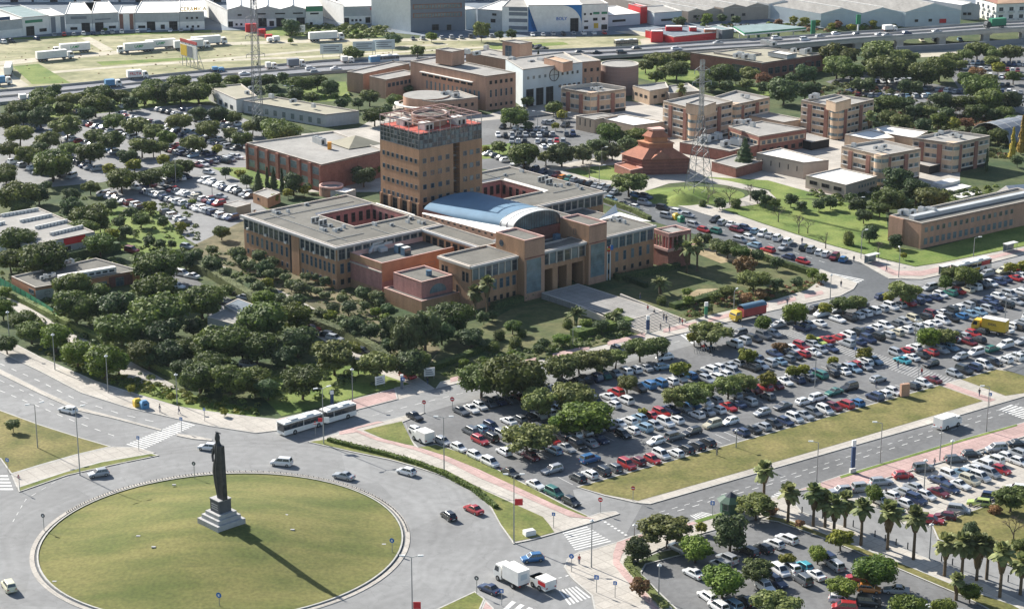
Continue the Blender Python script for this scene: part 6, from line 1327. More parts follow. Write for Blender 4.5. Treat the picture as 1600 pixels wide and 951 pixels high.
for (wh, a, c, n, fl, cols) in (('first row of the upper left car park', (107, 215), (207, 246), 12, 1, 'wwrsw'), ('second row of the upper left car park', (134, 193), (250, 227), 15, .9, ''), ('third row of the upper left car park', (195, 187), (369, 231), 21, .95, ''), ('fourth row of the upper left car park', (189, 179), (345, 217), 17, .9, ''), ('fifth row of the upper left car park', (250, 171), (372, 204), 15, .95, ''), ('sixth row of the upper left car park', (290, 170), (385, 197), 10, .9, ''),
    ('short row beside the brick hall parking', (258, 232), (302, 243), 7, 1, 'wkmsnkl'), ('short back row beside the brick hall parking', (278, 227), (330, 241), 7, 1, ''), ('left edge row of the upper left car park', (112, 250), (150, 264), 6, 1, ''), ('bottom left row of the upper left car park', (58, 269), (112, 275), 5, 1, 'sn-ks'), ('row by the trees at the left', (60, 202), (76, 207), 2, 1, 'nw'),
    ('lower row of the faculty car park', (228, 299), (362, 341), 21, 1, 'nsws-nskww-nswwsngwwnk'), ('middle row of the faculty car park', (262, 294), (342, 318), 11, 1, 'krsww'), ('upper row of the faculty car park', (320, 282), (390, 306), 11, 1, 'wwswwnwkks'), ('left row of the faculty car park', (165, 303), (220, 323), 8, 1, 'ssggsmwg'), ('shaded row under the dark trees, left', (212, 293), (292, 276), 8, .9, ''), ('top row by the brick hall', (308, 258), (374, 243), 9, .8, 'mwn'),
    ('left rows under the trees', (20, 253), (52, 262), 3, 1, ''), ('first left strip', (95, 178), (190, 166), 9, .6, ''), ('lower strip by the garden', (262, 332), (290, 346), 4, 1, 'gwws')):
    row(wh, G4, a, c, n, cols, fill=fl)
lst('left service yards', 'cars in the small service yards', -30, [(326, 269, 'w'), (345, 307, 's'), (284, 427, 'w', 0, 'people carrier'), (300, 431, 'w'), (355, 455, 'k'), (381, 464, 's'), (346, 471, 'k'), (206, 391, 'm'), (292, 385, 's'), (488, 513, 'm'), (508, 522, 'k'), (523, 528, 's'), (567, 548, 'k'), (278, 447, 'w'), (292, 540, 'l'), (388, 570, 's'), (115, 250, 'm'), (351, 252, 'k'), (358, 249, 's'), (372, 245, 'w')])
addcar(637, 586, R(-45), 'red', 'off-roader', lab='red off-roader on the faculty driveway beside the white name board', group='cars in the small service yards')
G5 = 'cars parked behind the tower'
for (wh, a, c, n) in (('first row behind the tower', (768, 212), (895, 209), 13), ('second row behind the tower', (800, 220), (880, 221), 9), ('third row behind the tower', (786, 198), (860, 204), 8), ('row before the white-roofed hall', (853, 191), (885, 195), 5), ('fourth row behind the tower', (840, 230), (868, 228), 4), ('row left of the round dark tree', (756, 236), (790, 250), 5)):
    row(wh, G5, a, c, n, fill=.9, jit=.4)
G6 = 'cars parked in the upper right car parks'
for k, (a, c, n) in enumerate((((1342, 148), (1400, 153), 10), ((1410, 150), (1475, 149), 11), ((1440, 138), (1500, 144), 10), ((1350, 128), (1420, 126), 8), ((1480, 97), (1600, 101), 16), ((1500, 106), (1640, 112), 18), ((1505, 118), (1650, 124), 18), ((1525, 130), (1650, 137), 16), ((1540, 141), (1660, 149), 14), ((1560, 153), (1660, 160), 12), ((1330, 142), (1350, 140), 3))):
    row('row %d of the upper right car parks' % (k + 1), G6, a, c, n, fill=.9, jit=.4)
G7 = 'vehicles on the highway'
for px, py, c, ty, z in ((382, 115, 'white', 'saloon car', .3), (485, 107, 'white', 'hatchback', .3), (493, 113, 'silver', 'estate car', .3), (525, 107, 'white', 'saloon car', .3), (906, 82, 'black', 'hatchback', .7), (932, 82, 'black', 'saloon car', .7), (971, 82, 'black', 'off-roader', .9), (995, 76, 'black', 'hatchback', .9), (1057, 76, 'white', 'estate car', 1.1), (1122, 67, 'silver', 'saloon car', 1.3), (1213, 60, 'white', 'off-roader', 2), (1257, 62, 'white', 'small van', 2.4), (1282, 57, 'silver', 'estate car', 2.6), (1306, 53, 'white', 'hatchback', 3.1), (1339, 54, 'grey', 'hatchback', 3.8), (1375, 54, 'silver', 'saloon car', 4.2), (1386, 55, 'silver', 'saloon car', 4.3), (1417, 52, 'dark blue', 'hatchback', 4.8), (1464, 49, 'silver', 'saloon car', 5.1), (440, 119, 'silver', 'saloon car', .3)):
    addcar(px, py, R(22), c, ty, '', G7, z=z)
LN = sorted([c for c in CARS if c['group'] == G7], key=lambda c: c['px'])
for i, c in enumerate(LN): c.update(where='line of traffic on the highway', k=i, n=len(LN))
for k, (a, c, n) in enumerate((((5, 66), (70, 59), 6), ((85, 55), (190, 50), 8), ((215, 49), (300, 47), 6), ((600, 62), (720, 58), 9), ((735, 57), (960, 51), 15), ((1130, 48), (1180, 44), 6), ((800, 68), (850, 76), 6), ((1440, 63), (1520, 62), 5))):
    row('forecourt row %d of the industrial estate' % (k + 1), 'cars in front of the industrial estate', a, c, n, fill=.8)
def dist(c): return (c['x'] ** 2 + c['y'] ** 2)
def vis(c):
    dz = -CH; f = c['y'] * cT - dz * sT; px = 800 + CF * c['x'] / f; py = 475.5 - CF * (c['y'] * sT + dz * cT) / f
    return -30 < px < 1630 and -10 < py < 985
CARS = [c for c in CARS if vis(c)]
CARS.sort(key=dist); NEAR, FAR = CARS[:300], CARS[300:]
for i, c in enumerate(NEAR):
    body, glass = car_meshes(c['ty']); L_, Wd = TYPES[c['ty']][:2]
    if c['lab']: lb = c['lab']
    else:
        o_ = ordl(c['k'], c['n']); lb = '%s %s, %s in the %s' % (c['col'], c['ty'], o_ or 'alone', c['where'])
        if len(lb.split()) > 16: lb = lb.replace(' from the left,', ',').replace(' car, ', ', ').replace('people carrier', 'minivan').replace('saloon car', 'saloon').replace('estate car', 'estate').replace('fourth from', '4th from')
        if len(lb.split()) > 16: lb = lb.replace(' from the left in', ' from left in').replace(' from the right in', ' from right in')
    o = thing('car', lb, 'car', (c['x'], c['y'], c['z'] + .05), c['h'] + math.pi, c['group'])
    bo = put('body', body, o); bo.color = (*PAINT[c['col']], 1); put('windows', glass, o)
    for sx in (-1, 1):
        for sy in (-1, 1):
            wl = put('wheel', CARM['wheel'], o, (sx * L_ * .62, sy * (Wd - .1), .32))
            if i < 200: put('rim', CARM['rim'], wl)
    if i < 130:
        for sy in (-1, 1): put('headlight', CARM['hl'], o, (-L_ + .06, sy * Wd * .66, .62)); put('taillight', CARM['tl'], o, (L_ - .05, sy * Wd * .7, .74))
        put('number_plate', CARM['plate'], o, (L_ + .01, 0, .5))
# farther cars: one object
V, Fc, Mi, Cl = [], [], [], []
for c in FAR:
    for me, k in zip(car_meshes(c['ty']), (0, 1)):
        i0 = len(V); ca, sa = math.cos(c['h'] + math.pi), math.sin(c['h'] + math.pi)
        for v in me.vertices: V.append((c['x'] + v.co.x * ca - v.co.y * sa, c['y'] + v.co.x * sa + v.co.y * ca, c['z'] + v.co.z + .05))
        for p in me.polygons: Fc.append(tuple(i0 + q for q in p.vertices)); Mi.append(k); Cl += [(*PAINT[c['col']], 1)] * len(p.vertices)
me = bpy.data.meshes.new('distant_cars'); me.from_pydata(V, [], Fc); me.materials.append(MAT['paint_attribute']); me.materials.append(MAT['car_glass']); me.polygons.foreach_set('material_index', Mi)
ca_ = me.color_attributes.new('paint', 'FLOAT_COLOR', 'CORNER'); ca_.data.foreach_set('color', [x for c in Cl for x in c]); me.update()
o = bpy.data.objects.new('distant_cars', me); C.objects.link(o); o['kind'] = 'stuff'; tag(o, 'hundreds of small parked cars in the farther car parks and streets', 'cars')
print('cars', len(CARS), len(FAR))
# larger vehicles -------------------------------------------------
def wheels(t, xs, w_, r=.5, names='wheel'):
    rb = MB(); rb.bar((0, -.18, 0), (0, .18, 0), r * .5, 'grey_metal', n=8); rb = rb.mesh('rim')
    for x in xs:
        for sy in (-1, 1):
            b = MB(); b.bar((0, -.16, 0), (0, .16, 0), r, 'tyre', n=14); put('rim', rb, put(names, b.mesh('wheel'), t, (x, sy * (w_ - .15), r)))
def truck(label, px, py, hd, L_=9, box='white_wall', cab='white_wall', cabL=2.0, h=3.6, z=0.0, cat='truck', group=None, text=None, tcol='ink_green', art=False, boxgap=.5, name='truck'):
    """front of the vehicle points along +x"""
    p = W(px, py, z); t = thing(name, label, cat, (p.x, p.y, z + .04), R(hd), group); x1 = L_ / 2; x0 = -L_ / 2
    b = MB(); b.box(x0 + .1, -1.0, .75, x1 - .3, 1.0, 1.05, 'dark_metal'); b.build('chassis', t)
    b = MB(); b.box(x0, -1.2 if cat == 'van' else -1.25, .45 if cat == 'van' else 1.05, x1 - cabL - boxgap, 1.2 if cat == 'van' else 1.25, h, box); b.build('cargo_box', t)
    b = MB(); c0 = x1 - cabL; b.hexa([(c0, -1.2, .5), (x1, -1.2, .5), (x1, 1.2, .5), (c0, 1.2, .5), (c0, -1.2, 1.7), (x1, -1.2, 1.7), (x1, 1.2, 1.7), (c0, 1.2, 1.7)], cab); hc = min(h - .4, 2.9)
    b.hexa([(c0, -1.2, 1.7), (x1, -1.2, 1.7), (x1, 1.2, 1.7), (c0, 1.2, 1.7), (c0, -1.1, hc), (x1 - .5, -1.1, hc), (x1 - .5, 1.1, hc), (c0, 1.1, hc)], cab); b.build('cab', t)
    b = MB(); b.face([(x1 - .02, -1.05, 1.8), (x1 - .02, 1.05, 1.8), (x1 - .42, .95, hc - .2), (x1 - .42, -.95, hc - .2)], 'car_glass')
    for s in (-1, 1): q = [(c0 + .6, s * 1.21, 1.75), (x1 - .25, s * 1.21, 1.75), (x1 - .55, s * 1.15, hc - .25), (c0 + .6, s * 1.15, hc - .25)]; b.face(q if s < 0 else q[::-1], 'car_glass')
    b.build('windscreen', t); wheels(t, [x1 - cabL * .6] + ([x0 + 1.6] if L_ < 12 else [x0 + 1.2, x0 + 2.5, x0 + 3.8, x1 - cabL - 1.6]), 1.25)
    for s in (-1, 1): b = MB(); b.box(-.04, -.2, -.1, .04, .2, .1, 'lamp_lens'); put('headlight', b.mesh('lamp'), t, (x1 + .02, s * .8, .8)); b = MB(); b.box(-.04, -.15, -.1, .04, .15, .1, 'tail_red'); put('taillight', b.mesh('lamp'), t, (x0 - .02, s * .9, .9))
    if text:
        for s in (-1, 1): lettering(text, 1.5, tcol, t, ((x0 + x1 - cabL) / 2, s * 1.28, (1.05 + h) / 2), 0 if s < 0 else math.pi)
    return t
t = truck('white box truck waiting at the bottom zebra crossing', 799, 911, 128, 6.8, h=3.5)
b = MB(); b.box(-3.42, -.7, 1.9, -3.4, .7, 2.9, 'blue_white_wall'); b.build('rear_print', t)
t = truck('yellow box truck parked in the big car park', 1546, 520, 146, 8.2, 'yellow_plastic', 'yellow_plastic', h=3.6); b = MB(); b.box(-4.1, -1.2, 3.6, 1.6, 1.2, 3.72, 'coping_white'); b.build('roof_panel', t)
for s in (-1, 1): lettering('IDEAL', .8, 'ink', t, (-1, s * 1.28, 2.5), 0 if s < 0 else math.pi)
t = truck('white van with a red and grey print, right of the box truck', 848, 918, 128, 4.4, cabL=1.6, h=2.1, cat='van', name='van', boxgap=0); b = MB(); b.box(-2.2, 1.26, 1.2, -.3, 1.28, 1.9, 'red_paint'); b.box(-2.2, -1.28, 1.2, -.3, -1.26, 1.9, 'red_paint'); b.build('side_print', t)
truck('white delivery van driving on the lower right road', 1480, 667, 38, 6.0, cabL=1.9, h=2.6, cat='van', name='van', boxgap=0)
truck('boxy white van parked at the kerb beside the grass triangle', 661, 689, 128, 4.6, cabL=1.5, h=2.5, cat='van', name='van', boxgap=0)
truck('truck with a yellow cab, red sides and rounded dark blue cover, before the faculty', 1168, 498, 214, 9.5, 'red_wall', 'yellow_plastic', h=3.0)
tt = bpy.data.objects[-1] if False else [o for o in C.objects if o.get('label', '').startswith('truck with a yellow cab')][0]
b = MB()
for i in range(10): a0, a1 = math.pi * i / 10, math.pi * (i + 1) / 10; b.face([(-4.8, -1.35 * math.cos(a0), 3 + .8 * math.sin(a0)), (-4.8, -1.35 * math.cos(a1), 3 + .8 * math.sin(a1)), (2.4, -1.35 * math.cos(a1), 3 + .8 * math.sin(a1)), (2.4, -1.35 * math.cos(a0), 3 + .8 * math.sin(a0))], 'tarp_blue')
b.build('tarpaulin', tt)
GT = 'articulated lorries parked on the dry field'
for px, py, hd, lb, tx in ((86, 94, 30, 'white lorry at the left end of the field track', None), (112, 83, 205, 'white lorry with green LAMP lettering behind the leftmost one', 'LAMP'), (212, 82, 205, 'white lorry with green LAMP lettering and orange curtain, middle of the track', 'LAMP'), (246, 77, 205, 'white lorry with green LAMP lettering partly behind another', 'LAMP'), (300, 77, 25, 'white lorry behind the slanting billboard', None), (327, 71, 25, 'white lorry at the right end of the field track', None), (510, 64, 20, 'white curtain-sided lorry in front of the small grey warehouse', None), (14, 116, 100, 'white lorry seen from behind at the left edge of the field', None)):
    truck(lb, px, py, hd, 15, 'white_wall', h=3.9, cabL=2.3, text=tx, group=GT, name='lorry')
GH = 'trucks and coaches on the highway'
truck('white truck with a red and grey picture on its side, on the left highway', 215, 124, 25, 8, h=3.6, group=GH, text='FRUTA', tcol='red_paint'); truck('teal truck on the highway behind the left trees', 177, 137, 25, 6, 'teal_box' if 'teal_box' in MAT else 'blue_plastic', 'white_wall', h=3.2, group=GH)
truck('pale van on the highway slip road at the left', 41, 158, 25, 5, h=2.6, group=GH); truck('dark grey truck on the highway left of two white cars', 463, 106, 22, 7, 'hall_cladding', 'white_wall', h=3.6, group=GH); truck('small white truck on the highway left of the coach', 543, 99, 22, 5, 'pale_wall', h=2.8, group=GH)
truck('green tanker-like truck with a bright green body on the viaduct', 1554, 44, 200, 9.5, 'green_plastic', 'dark_metal', h=4, z=5.9, group=GH); truck('white van high on the viaduct approach', 1390, 50, 20, 6, h=2.9, z=4.4, group=GH, cabL=1.6); truck('small blue van on the highway below the billboard', 341, 113, 22, 4.4, 'blue_plastic', 'blue_plastic', h=2.2, group=GH); truck('white van on the track below the red containers', 427, 66, 205, 5.2, h=2.4, name='van', cat='van')
truck('pale truck on the highway above the left trees', 424, 109, 22, 4.4, 'pale_wall', h=3, group=GH); truck('teal and white truck on the slip road at the left edge', 5, 133, 25, 6.5, 'blue_plastic', h=3.4, group=GH)
def bus(label, px, py, hd, L_=12, artic=False, name='bus', side='white_wall', z=0.0, panels=()):
    p = W(px, py, z); t = thing(name, label, 'bus', (p.x, p.y, z + .04), R(hd)); segs = [(-L_ / 2, L_ / 2)] if not artic else [(-L_ / 2, -L_ / 2 + L_ * .42), (-L_ / 2 + L_ * .47, L_ / 2)]
    for x0, x1 in segs:
        b = MB(); b.box(x0, -1.27, .35, x1, 1.27, 1.35, side); b.build('lower_body', t)
        b = MB(); b.box(x0 + .02, -1.22, 1.35, x1 - .02, 1.22, 2.55, 'car_glass'); b.build('window_band', t)
        b = MB(); b.box(x0, -1.25, 2.55, x1, 1.25, 2.8, side); b.box(x0 + .3, -1.05, 2.8, x1 - .3, 1.05, 2.95, 'white_wall'); b.build('roof', t)
        n = int((x1 - x0) / 1.6)
        for i in range(1, n):
            b = MB(); x = x0 + (x1 - x0) * i / n; b.box(x - .05, -1.26, 1.35, x + .05, 1.26, 2.56, 'frame_dark' if i % 3 else side); b.build('window_pillar', t)
        for k in range(2): b = MB(); x = x0 + (x1 - x0) * (.3 + .4 * k); b.box(x - .9, -.8, 2.95, x + .9, .8, 3.15, 'grey_wall' if k else 'blue_white_wall'); b.build('roof_unit', t)
    if artic: b = MB(); b.box(segs[0][1], -1.15, .5, segs[1][0], 1.15, 2.75, 'frame_dark'); b.build('bellows', t)
    for x0, x1, m, z0, z1 in panels: b = MB(); b.box(x0, -1.3, z0, x1, 1.3, z1, m); b.build('side_panel', t)
    wheels(t, [L_ / 2 - 2.6, -L_ / 2 + 2.2] + ([L_ / 2 - 8.5] if artic else []), 1.27)
    for s in (-1, 1): b = MB(); b.box(-.04, -.2, -.12, .04, .2, .12, 'lamp_lens'); put('headlight', b.mesh('lamp'), t, (L_ / 2 + .02, s * .9, .8))
    b = MB(); b.box(L_ / 2 - .02, -1.1, 1.0, L_ / 2 + .04, 1.1, 2.4, 'car_glass'); b.build('windscreen', t)
    return t
bus('white articulated bus in the street left of the grass triangle', 496, 664, 222, 18.2, True)
bus('white bus with a yellow and red advertisement at the upper right stop', 1517, 424, 215.5, 12.5, panels=((-5.5, -2.5, 'red_wall', 1.4, 2.5), (-2, 3.5, 'yellow_plastic', .5, 1.2)))
bus('blue and white coach on the highway at the centre', 600, 98, 22, 12, side='blue_white_wall', z=.2, panels=((-6, -2, 'blue_plastic', .5, 2.7),)); bus('olive coach on the dirt lot beside the highway', 978, 73, 18, 10, side='roof_yellow')
# ================================================================ TREES
def leaf_quad(b, c, n, s, m, r):
    q = n.to_track_quat('Z', 'Y'); a = r.random() * 6.283; ca, sa = math.cos(a) * s, math.sin(a) * s; k = .55 + .3 * r.random()
    X = q @ Vector((ca, sa, 0)); Y = q @ Vector((-sa * k, ca * k, 0)); i = len(b.v)
    b.v += [tuple(c - X), tuple(c - Y + n * s * .15), tuple(c + X), tuple(c + Y)]; b.f.append((i, i + 1, i + 2, i + 3)); b.m.append(m)
def crown_mesh(name, seed, nl, ls, lobes, mat_, flat=.78, spread=.62, lr=(.30, .5), core=True):
    """crown of radius about 1, centre at origin: leaf clumps on many overlapping lobes"""
    r = random.Random(seed); b = MB(); mi = b.mi(mat_); L_ = []
    for i in range(lobes):
        a = 2.4 * i + r.random(); f = math.sqrt((i + .5) / lobes) * spread
        z = (1 - f * f) * .42 * r.uniform(.5, 1.15) - .22 * r.random()
        L_.append((Vector((f * math.cos(a), f * math.sin(a), z * flat)), r.uniform(*lr)))
    for i in range(max(4, lobes // 2)):
        a = 2 * math.pi * i / max(4, lobes // 2) + r.random(); f = spread * r.uniform(.62, .95)
        L_.append((Vector((f * math.cos(a), f * math.sin(a), -.34 * flat - .12 * r.random())), r.uniform(*lr) * .9))
    L_.append((Vector((0, 0, -.1)), .55)); tot = sum(x[1] ** 2 for x in L_)
    for c, R_ in L_:
        if core:
            i0 = len(b.v); ns, nr = 7, 4
            for k in range(nr + 1):
                for j in range(ns):
                    t, a = math.pi * k / nr, 2 * math.pi * j / ns; rr = R_ * .74 * r.uniform(.85, 1.1)
                    b.v.append((c.x + rr * math.sin(t) * math.cos(a), c.y + rr * math.sin(t) * math.sin(a), c.z + rr * math.cos(t) * flat))
            for k in range(nr):
                for j in range(ns): h = (j + 1) % ns; b.f.append((i0 + k * ns + j, i0 + (k + 1) * ns + j, i0 + (k + 1) * ns + h, i0 + k * ns + h)); b.m.append(mi)
        for k in range(int(nl * R_ ** 2 / tot)):
            n = Vector((r.gauss(0, 1), r.gauss(0, 1), r.gauss(.25, 1))).normalized(); p = c + Vector((n.x, n.y, n.z * flat)) * R_ * (r.uniform(.72, 1.08))
            if any((p - c2).length < R2 * .68 for c2, R2 in L_ if c2 is not c): continue
            n2 = (n + Vector((r.gauss(0, .45), r.gauss(0, .45), r.gauss(.1, .45)))).normalized(); leaf_quad(b, p, n2, ls * r.uniform(.7, 1.3), mi, r)
    return b.mesh(name)
def trunk_mesh(seed, limbs=4, m='bark', r0=.055):
    """unit: crown centre at z=1, base at 0"""
    r = random.Random(seed); b = MB(); top = Vector((r.uniform(-.05, .05), r.uniform(-.05, .05), .55)); b.bar((0, 0, 0), top, r0 * 1.25, m, r0 * .8, 7)
    for i in range(limbs):
        a = 2 * math.pi * i / limbs + r.random(); e = top + Vector((math.cos(a) * .42, math.sin(a) * .42, .38 + .2 * r.random())); mid = top.lerp(e, .5) + Vector((0, 0, .04)); b.bar(top, mid, r0 * .6, m, r0 * .42, 5); b.bar(mid, e, r0 * .42, m, r0 * .15, 5)
        for s in (-.5, .5): f = mid + Vector((math.cos(a + s) * .25, math.sin(a + s) * .25, .22)); b.bar(mid, f, r0 * .3, m, r0 * .1, 4)
    return b.mesh('trunk')
KIND = {'d': ('leaf_dark', 'dark green broad tree'), 'b': ('leaf_bright', 'bright green dense tree'), 'o': ('leaf_grey', 'small grey-green olive tree'), 'y': ('leaf_yellow', 'small yellow-green tree'), 'a': ('leaf_autumn', 'orange-brown autumn tree'), 'm': ('leaf_olive', 'olive-green loose tree'), 'k': ('leaf_grey', 'tall feathery grey-green tree'), 's': ('leaf_dark', 'clipped dark green ball shrub'), 'u': ('leaf_bluish', 'dark bluish-green bushy tree'), 'x': ('leaf_autumn', 'low brownish shrub')}
CR = {}
for k_, nl, ls, lo, fl, sp, lr in (('d', 3600, .062, 15, .78, .66, (.26, .46)), ('b', 3200, .066, 11, .84, .56, (.3, .46)), ('o', 1300, .10, 8, .85, .5, (.32, .5)), ('y', 1000, .11, 7, .72, .6, (.28, .45)), ('a', 1100, .09, 9, .8, .66, (.2, .36)), ('m', 2400, .070, 13, .74, .7, (.22, .4)), ('k', 2200, .075, 14, 1.0, .62, (.18, .34)), ('s', 1100, .10, 3, .92, .22, (.7, .78)), ('u', 2200, .075, 10, .85, .58, (.28, .46)), ('x', 900, .11, 7, .6, .6, (.28, .45))):
    CR[k_] = [crown_mesh('crown_' + k_, 11 * i + ord(k_), nl, ls, lo, KIND[k_][0], fl, sp, lr, core=k_ not in 'a') for i in range(4 if k_ in 'dmb' else 3)]
TRK = [trunk_mesh(i) for i in range(4)]
def conic_mesh(name, seed, n, m, layers=9, w_=.3, ls=.045):
    r = random.Random(seed); b = MB(); mi = b.mi(m)
    for k in range(n):
        z = r.random() ** 1.25; a = r.random() * 6.283; rad = w_ * (1 - z) ** .75 * (.75 + .25 * math.sin(z * layers * 6.283 + a)) * r.uniform(.6, 1.05)
        leaf_quad(b, Vector((rad * math.cos(a), rad * math.sin(a), .08 + .92 * z)), Vector((math.cos(a), math.sin(a), .5 + r.gauss(0, .3))).normalized(), ls * r.uniform(.7, 1.3), mi, r)
    b.bar((0, 0, .06), (0, 0, .9), w_ * .6, m, .02, 8); return b.mesh(name)
CONE = {'c': conic_mesh('crown_cypress', 1, 900, 'leaf_bluish', 2, .13), 'f': conic_mesh('crown_conifer', 2, 2200, 'leaf_bluish', 7, .38), 'L': conic_mesh('crown_poplar', 3, 900, 'leaf_poplar', 3, .17)}
KIND.update({'c': ('', 'slim dark cypress'), 'f': ('', 'dark layered conifer'), 'L': ('', 'yellow autumn poplar'), 'n': ('', 'bare twiggy tree'), 'p': ('', 'fan palm with a brown skirt of dead leaves'), 'q': ('', 'spreading feather palm')})
def bare_mesh(seed):
    r = random.Random(seed); b = MB()
    def br(p, d, L_, rad, lv):
        e = p + d * L_; b.bar(p, e, rad, 'twig', rad * .6, 4 if lv < 2 else 3)
        if lv < 4:
            for i in range(3 + (lv > 0)):
                nd = (d + Vector((r.gauss(0, .55), r.gauss(0, .55), r.gauss(.12, .3)))).normalized(); br(e if i else p.lerp(e, .7), nd, L_ * .66, rad * .55, lv + 1)
    br(Vector((0, 0, 0)), Vector((0, 0, 1)), .36, .03, 0); return b.mesh('branches')
BARE = [bare_mesh(5), bare_mesh(6)]
def palm_parts(seed, feather=False):
    r = random.Random(seed); b = MB(); mi = b.mi('leaf_palm'); n = 44 if not feather else 40
    for i in range(n):
        a = 2.4 * i + r.random() * .4; el = R(r.uniform(-35, 80) if not feather else r.uniform(5, 75)); L_ = r.uniform(.8, 1.05); P_ = Vector((0, 0, 0)); d = Vector((math.cos(a) * math.cos(el), math.sin(a) * math.cos(el), math.sin(el))); side = Vector((-math.sin(a), math.cos(a), 0)); pr = None; st = 5
        for k in range(st + 1):
            f = k / st; wd = (.30 if not feather else .16) * math.sin(math.pi * min(1, .12 + f * (.75 if not feather else .9))) * (1 if f > .25 or feather else .25); pos = P_ + d * L_ * f + Vector((0, 0, -(.30 if not feather else .62) * f * f * (1 - math.sin(el) * .5))); up = Vector((0, 0, .06 if not feather else .05))
            cur = (pos - side * wd, pos + up, pos + side * wd)
            if pr: b.face([pr[0], cur[0], cur[1], pr[1]], 'leaf_palm'); b.face([pr[1], cur[1], cur[2], pr[2]], 'leaf_palm')
            pr = cur
    return b.mesh('palm_crown')
PALM = [palm_parts(1), palm_parts(2)]; FEA = [palm_parts(3, True)]
def skirt_mesh(seed):
    r = random.Random(seed); b = MB(); mi = b.mi('thatch')
    b.bar((0, 0, -1.0), (0, 0, -.25), .2, 'thatch', .42, 10); b.bar((0, 0, -.25), (0, 0, .1), .42, 'thatch', .25, 10)
    for k in range(260): a = r.random() * 6.28; z = r.uniform(-1.15, 0); rad = .2 + .27 * min(1, (z + 1.15) / .8); leaf_quad(b, Vector((rad * math.cos(a), rad * math.sin(a), z)), Vector((math.cos(a), math.sin(a), -.3)).normalized(), .1, mi, r)
    return b.mesh('dead_leaf_skirt')
SKIRT = skirt_mesh(4)
TREES = []
def addt(zone, group, s):
    """entries 'kind x y w [h]' - pixel centre of the crown, its width and height in pixels"""
    out = []
    for e in s.split(','):
        q = e.split()
        if q: out.append((q[0], float(q[1]), float(q[2]), float(q[3]), float(q[4]) if len(q) > 4 else None))
    TREES.append((zone, group, out))
addt('in the upper left corner of the big car park', 'car park trees', 'd 752 588 66,d 805 583 92,d 835 592 40,m 842 622 60,m 895 616 66,b 915 648 86 54,m 824 680 84 52,b 880 660 40')
addt('beside the faculty road', 'car park trees', 'm 878 570 54,m 905 560 44,m 935 560 50,m 962 556 36,m 1000 541 46,m 1028 538 38,m 1112 516 64 40,y 1085 526 26,b 1192 503 28,b 1243 488 42,y 1290 480 24,m 1318 473 34,m 1340 470 32,m 1412 453 46,y 1388 462 20,y 1433 453 18,d 1486 425 30,d 1510 428 40,b 1478 440 26,d 1525 432 22,y 1579 417 22,y 1598 414 22')
addt('in the middle of the big car park', 'car park trees', 'm 980 596 34,y 1063 575 34,m 1055 617 46,m 1086 613 48,b 1102 608 30,m 1138 600 44,m 1162 594 38,y 1200 590 32,y 1167 554 32,x 1220 541 26,y 1267 528 18,y 1352 550 27,y 1302 563 20,y 1240 578 26,y 1256 576 22,b 1452 525 38,m 1480 523 34,y 1005 642 16')
addt('by the corner car park', 'corner car park trees', 'u 997 855 44,m 1043 822 76 54,b 1087 853 56 42,u 1141 828 60 60,m 1182 786 60 42,b 1129 903 72 50,m 1182 888 52 40,m 1213 940 76 50,b 1278 863 33,y 1231 872 28,a 1000 912 38,y 1096 822 20,y 1314 838 44 34,b 1368 890 72 50,b 1315 914 50 32,b 1516 923 34,b 1417 950 58,b 1475 950 42,m 1580 774 52,a 1250 816 16,x 1206 798 22,b 1366 768 32')
addt('on the strip by the palms', 'corner car park trees', 'n 1583 818 56 60,u 1517 826 30,x 1555 795 24,d 1595 850 30')
addt('along the sloping grass strip', 'fan palms', 'p 1195 735 34 64,p 1233 770 32 56,p 1273 768 34 66,p 1291 782 36 52,p 1305 790 36 50,p 1322 783 34 50,p 1348 798 34 66,p 1390 798 36 74,p 1431 812 40 76,p 1479 850 36 62,p 1506 852 36 66,p 1530 850 38 70,p 1567 868 38 80,p 1545 856 30 60,p 1598 880 34 60,p 1496 905 24 40')
addt('in front of the faculty', 'palms in the faculty garden', 'p 742 460 24 40,p 761 446 26 56,q 900 488 36,q 1032 440 34,p 1059 378 24 44,p 1074 392 26 40,p 1090 386 26 44,q 963 490 24')
addt('alone on the left lawn', 'lawn trees', 'o 20 662 24')
addt('west of the bus street', 'trees of the left park', 'd 312 586 58,d 360 588 64,d 400 585 40,u 418 604 40,d 472 592 62,m 522 552 68,y 549 542 30,m 590 566 54,u 640 565 50,d 560 570 26,b 398 600 36,y 350 643 12,y 268 618 14,y 204 606 16')
addt('in the wood at the left', 'trees of the left park', 'd 28 373 56,d 16 403 44,d 68 400 72,d 110 444 54,d 118 474 72,u 180 477 66,d 246 410 74,d 244 447 60,d 315 466 66,d 248 487 90,d 190 512 72,u 250 520 60,u 302 508 32,d 342 533 78,d 400 538 64,d 408 498 74,b 463 491 50,u 465 528 58,b 412 466 36,u 262 550 48,d 222 546 50,b 4 480 36,d 34 497 40,d 48 514 44,b 86 524 50,b 120 550 50,b 162 560 62,b 185 565 40,d 10 535 34,u 232 560 30,d 352 452 24,b 8 455 20,d 150 455 36,u 378 540 44,d 330 566 52,u 290 574 40,u 445 556 44,d 300 540 50')
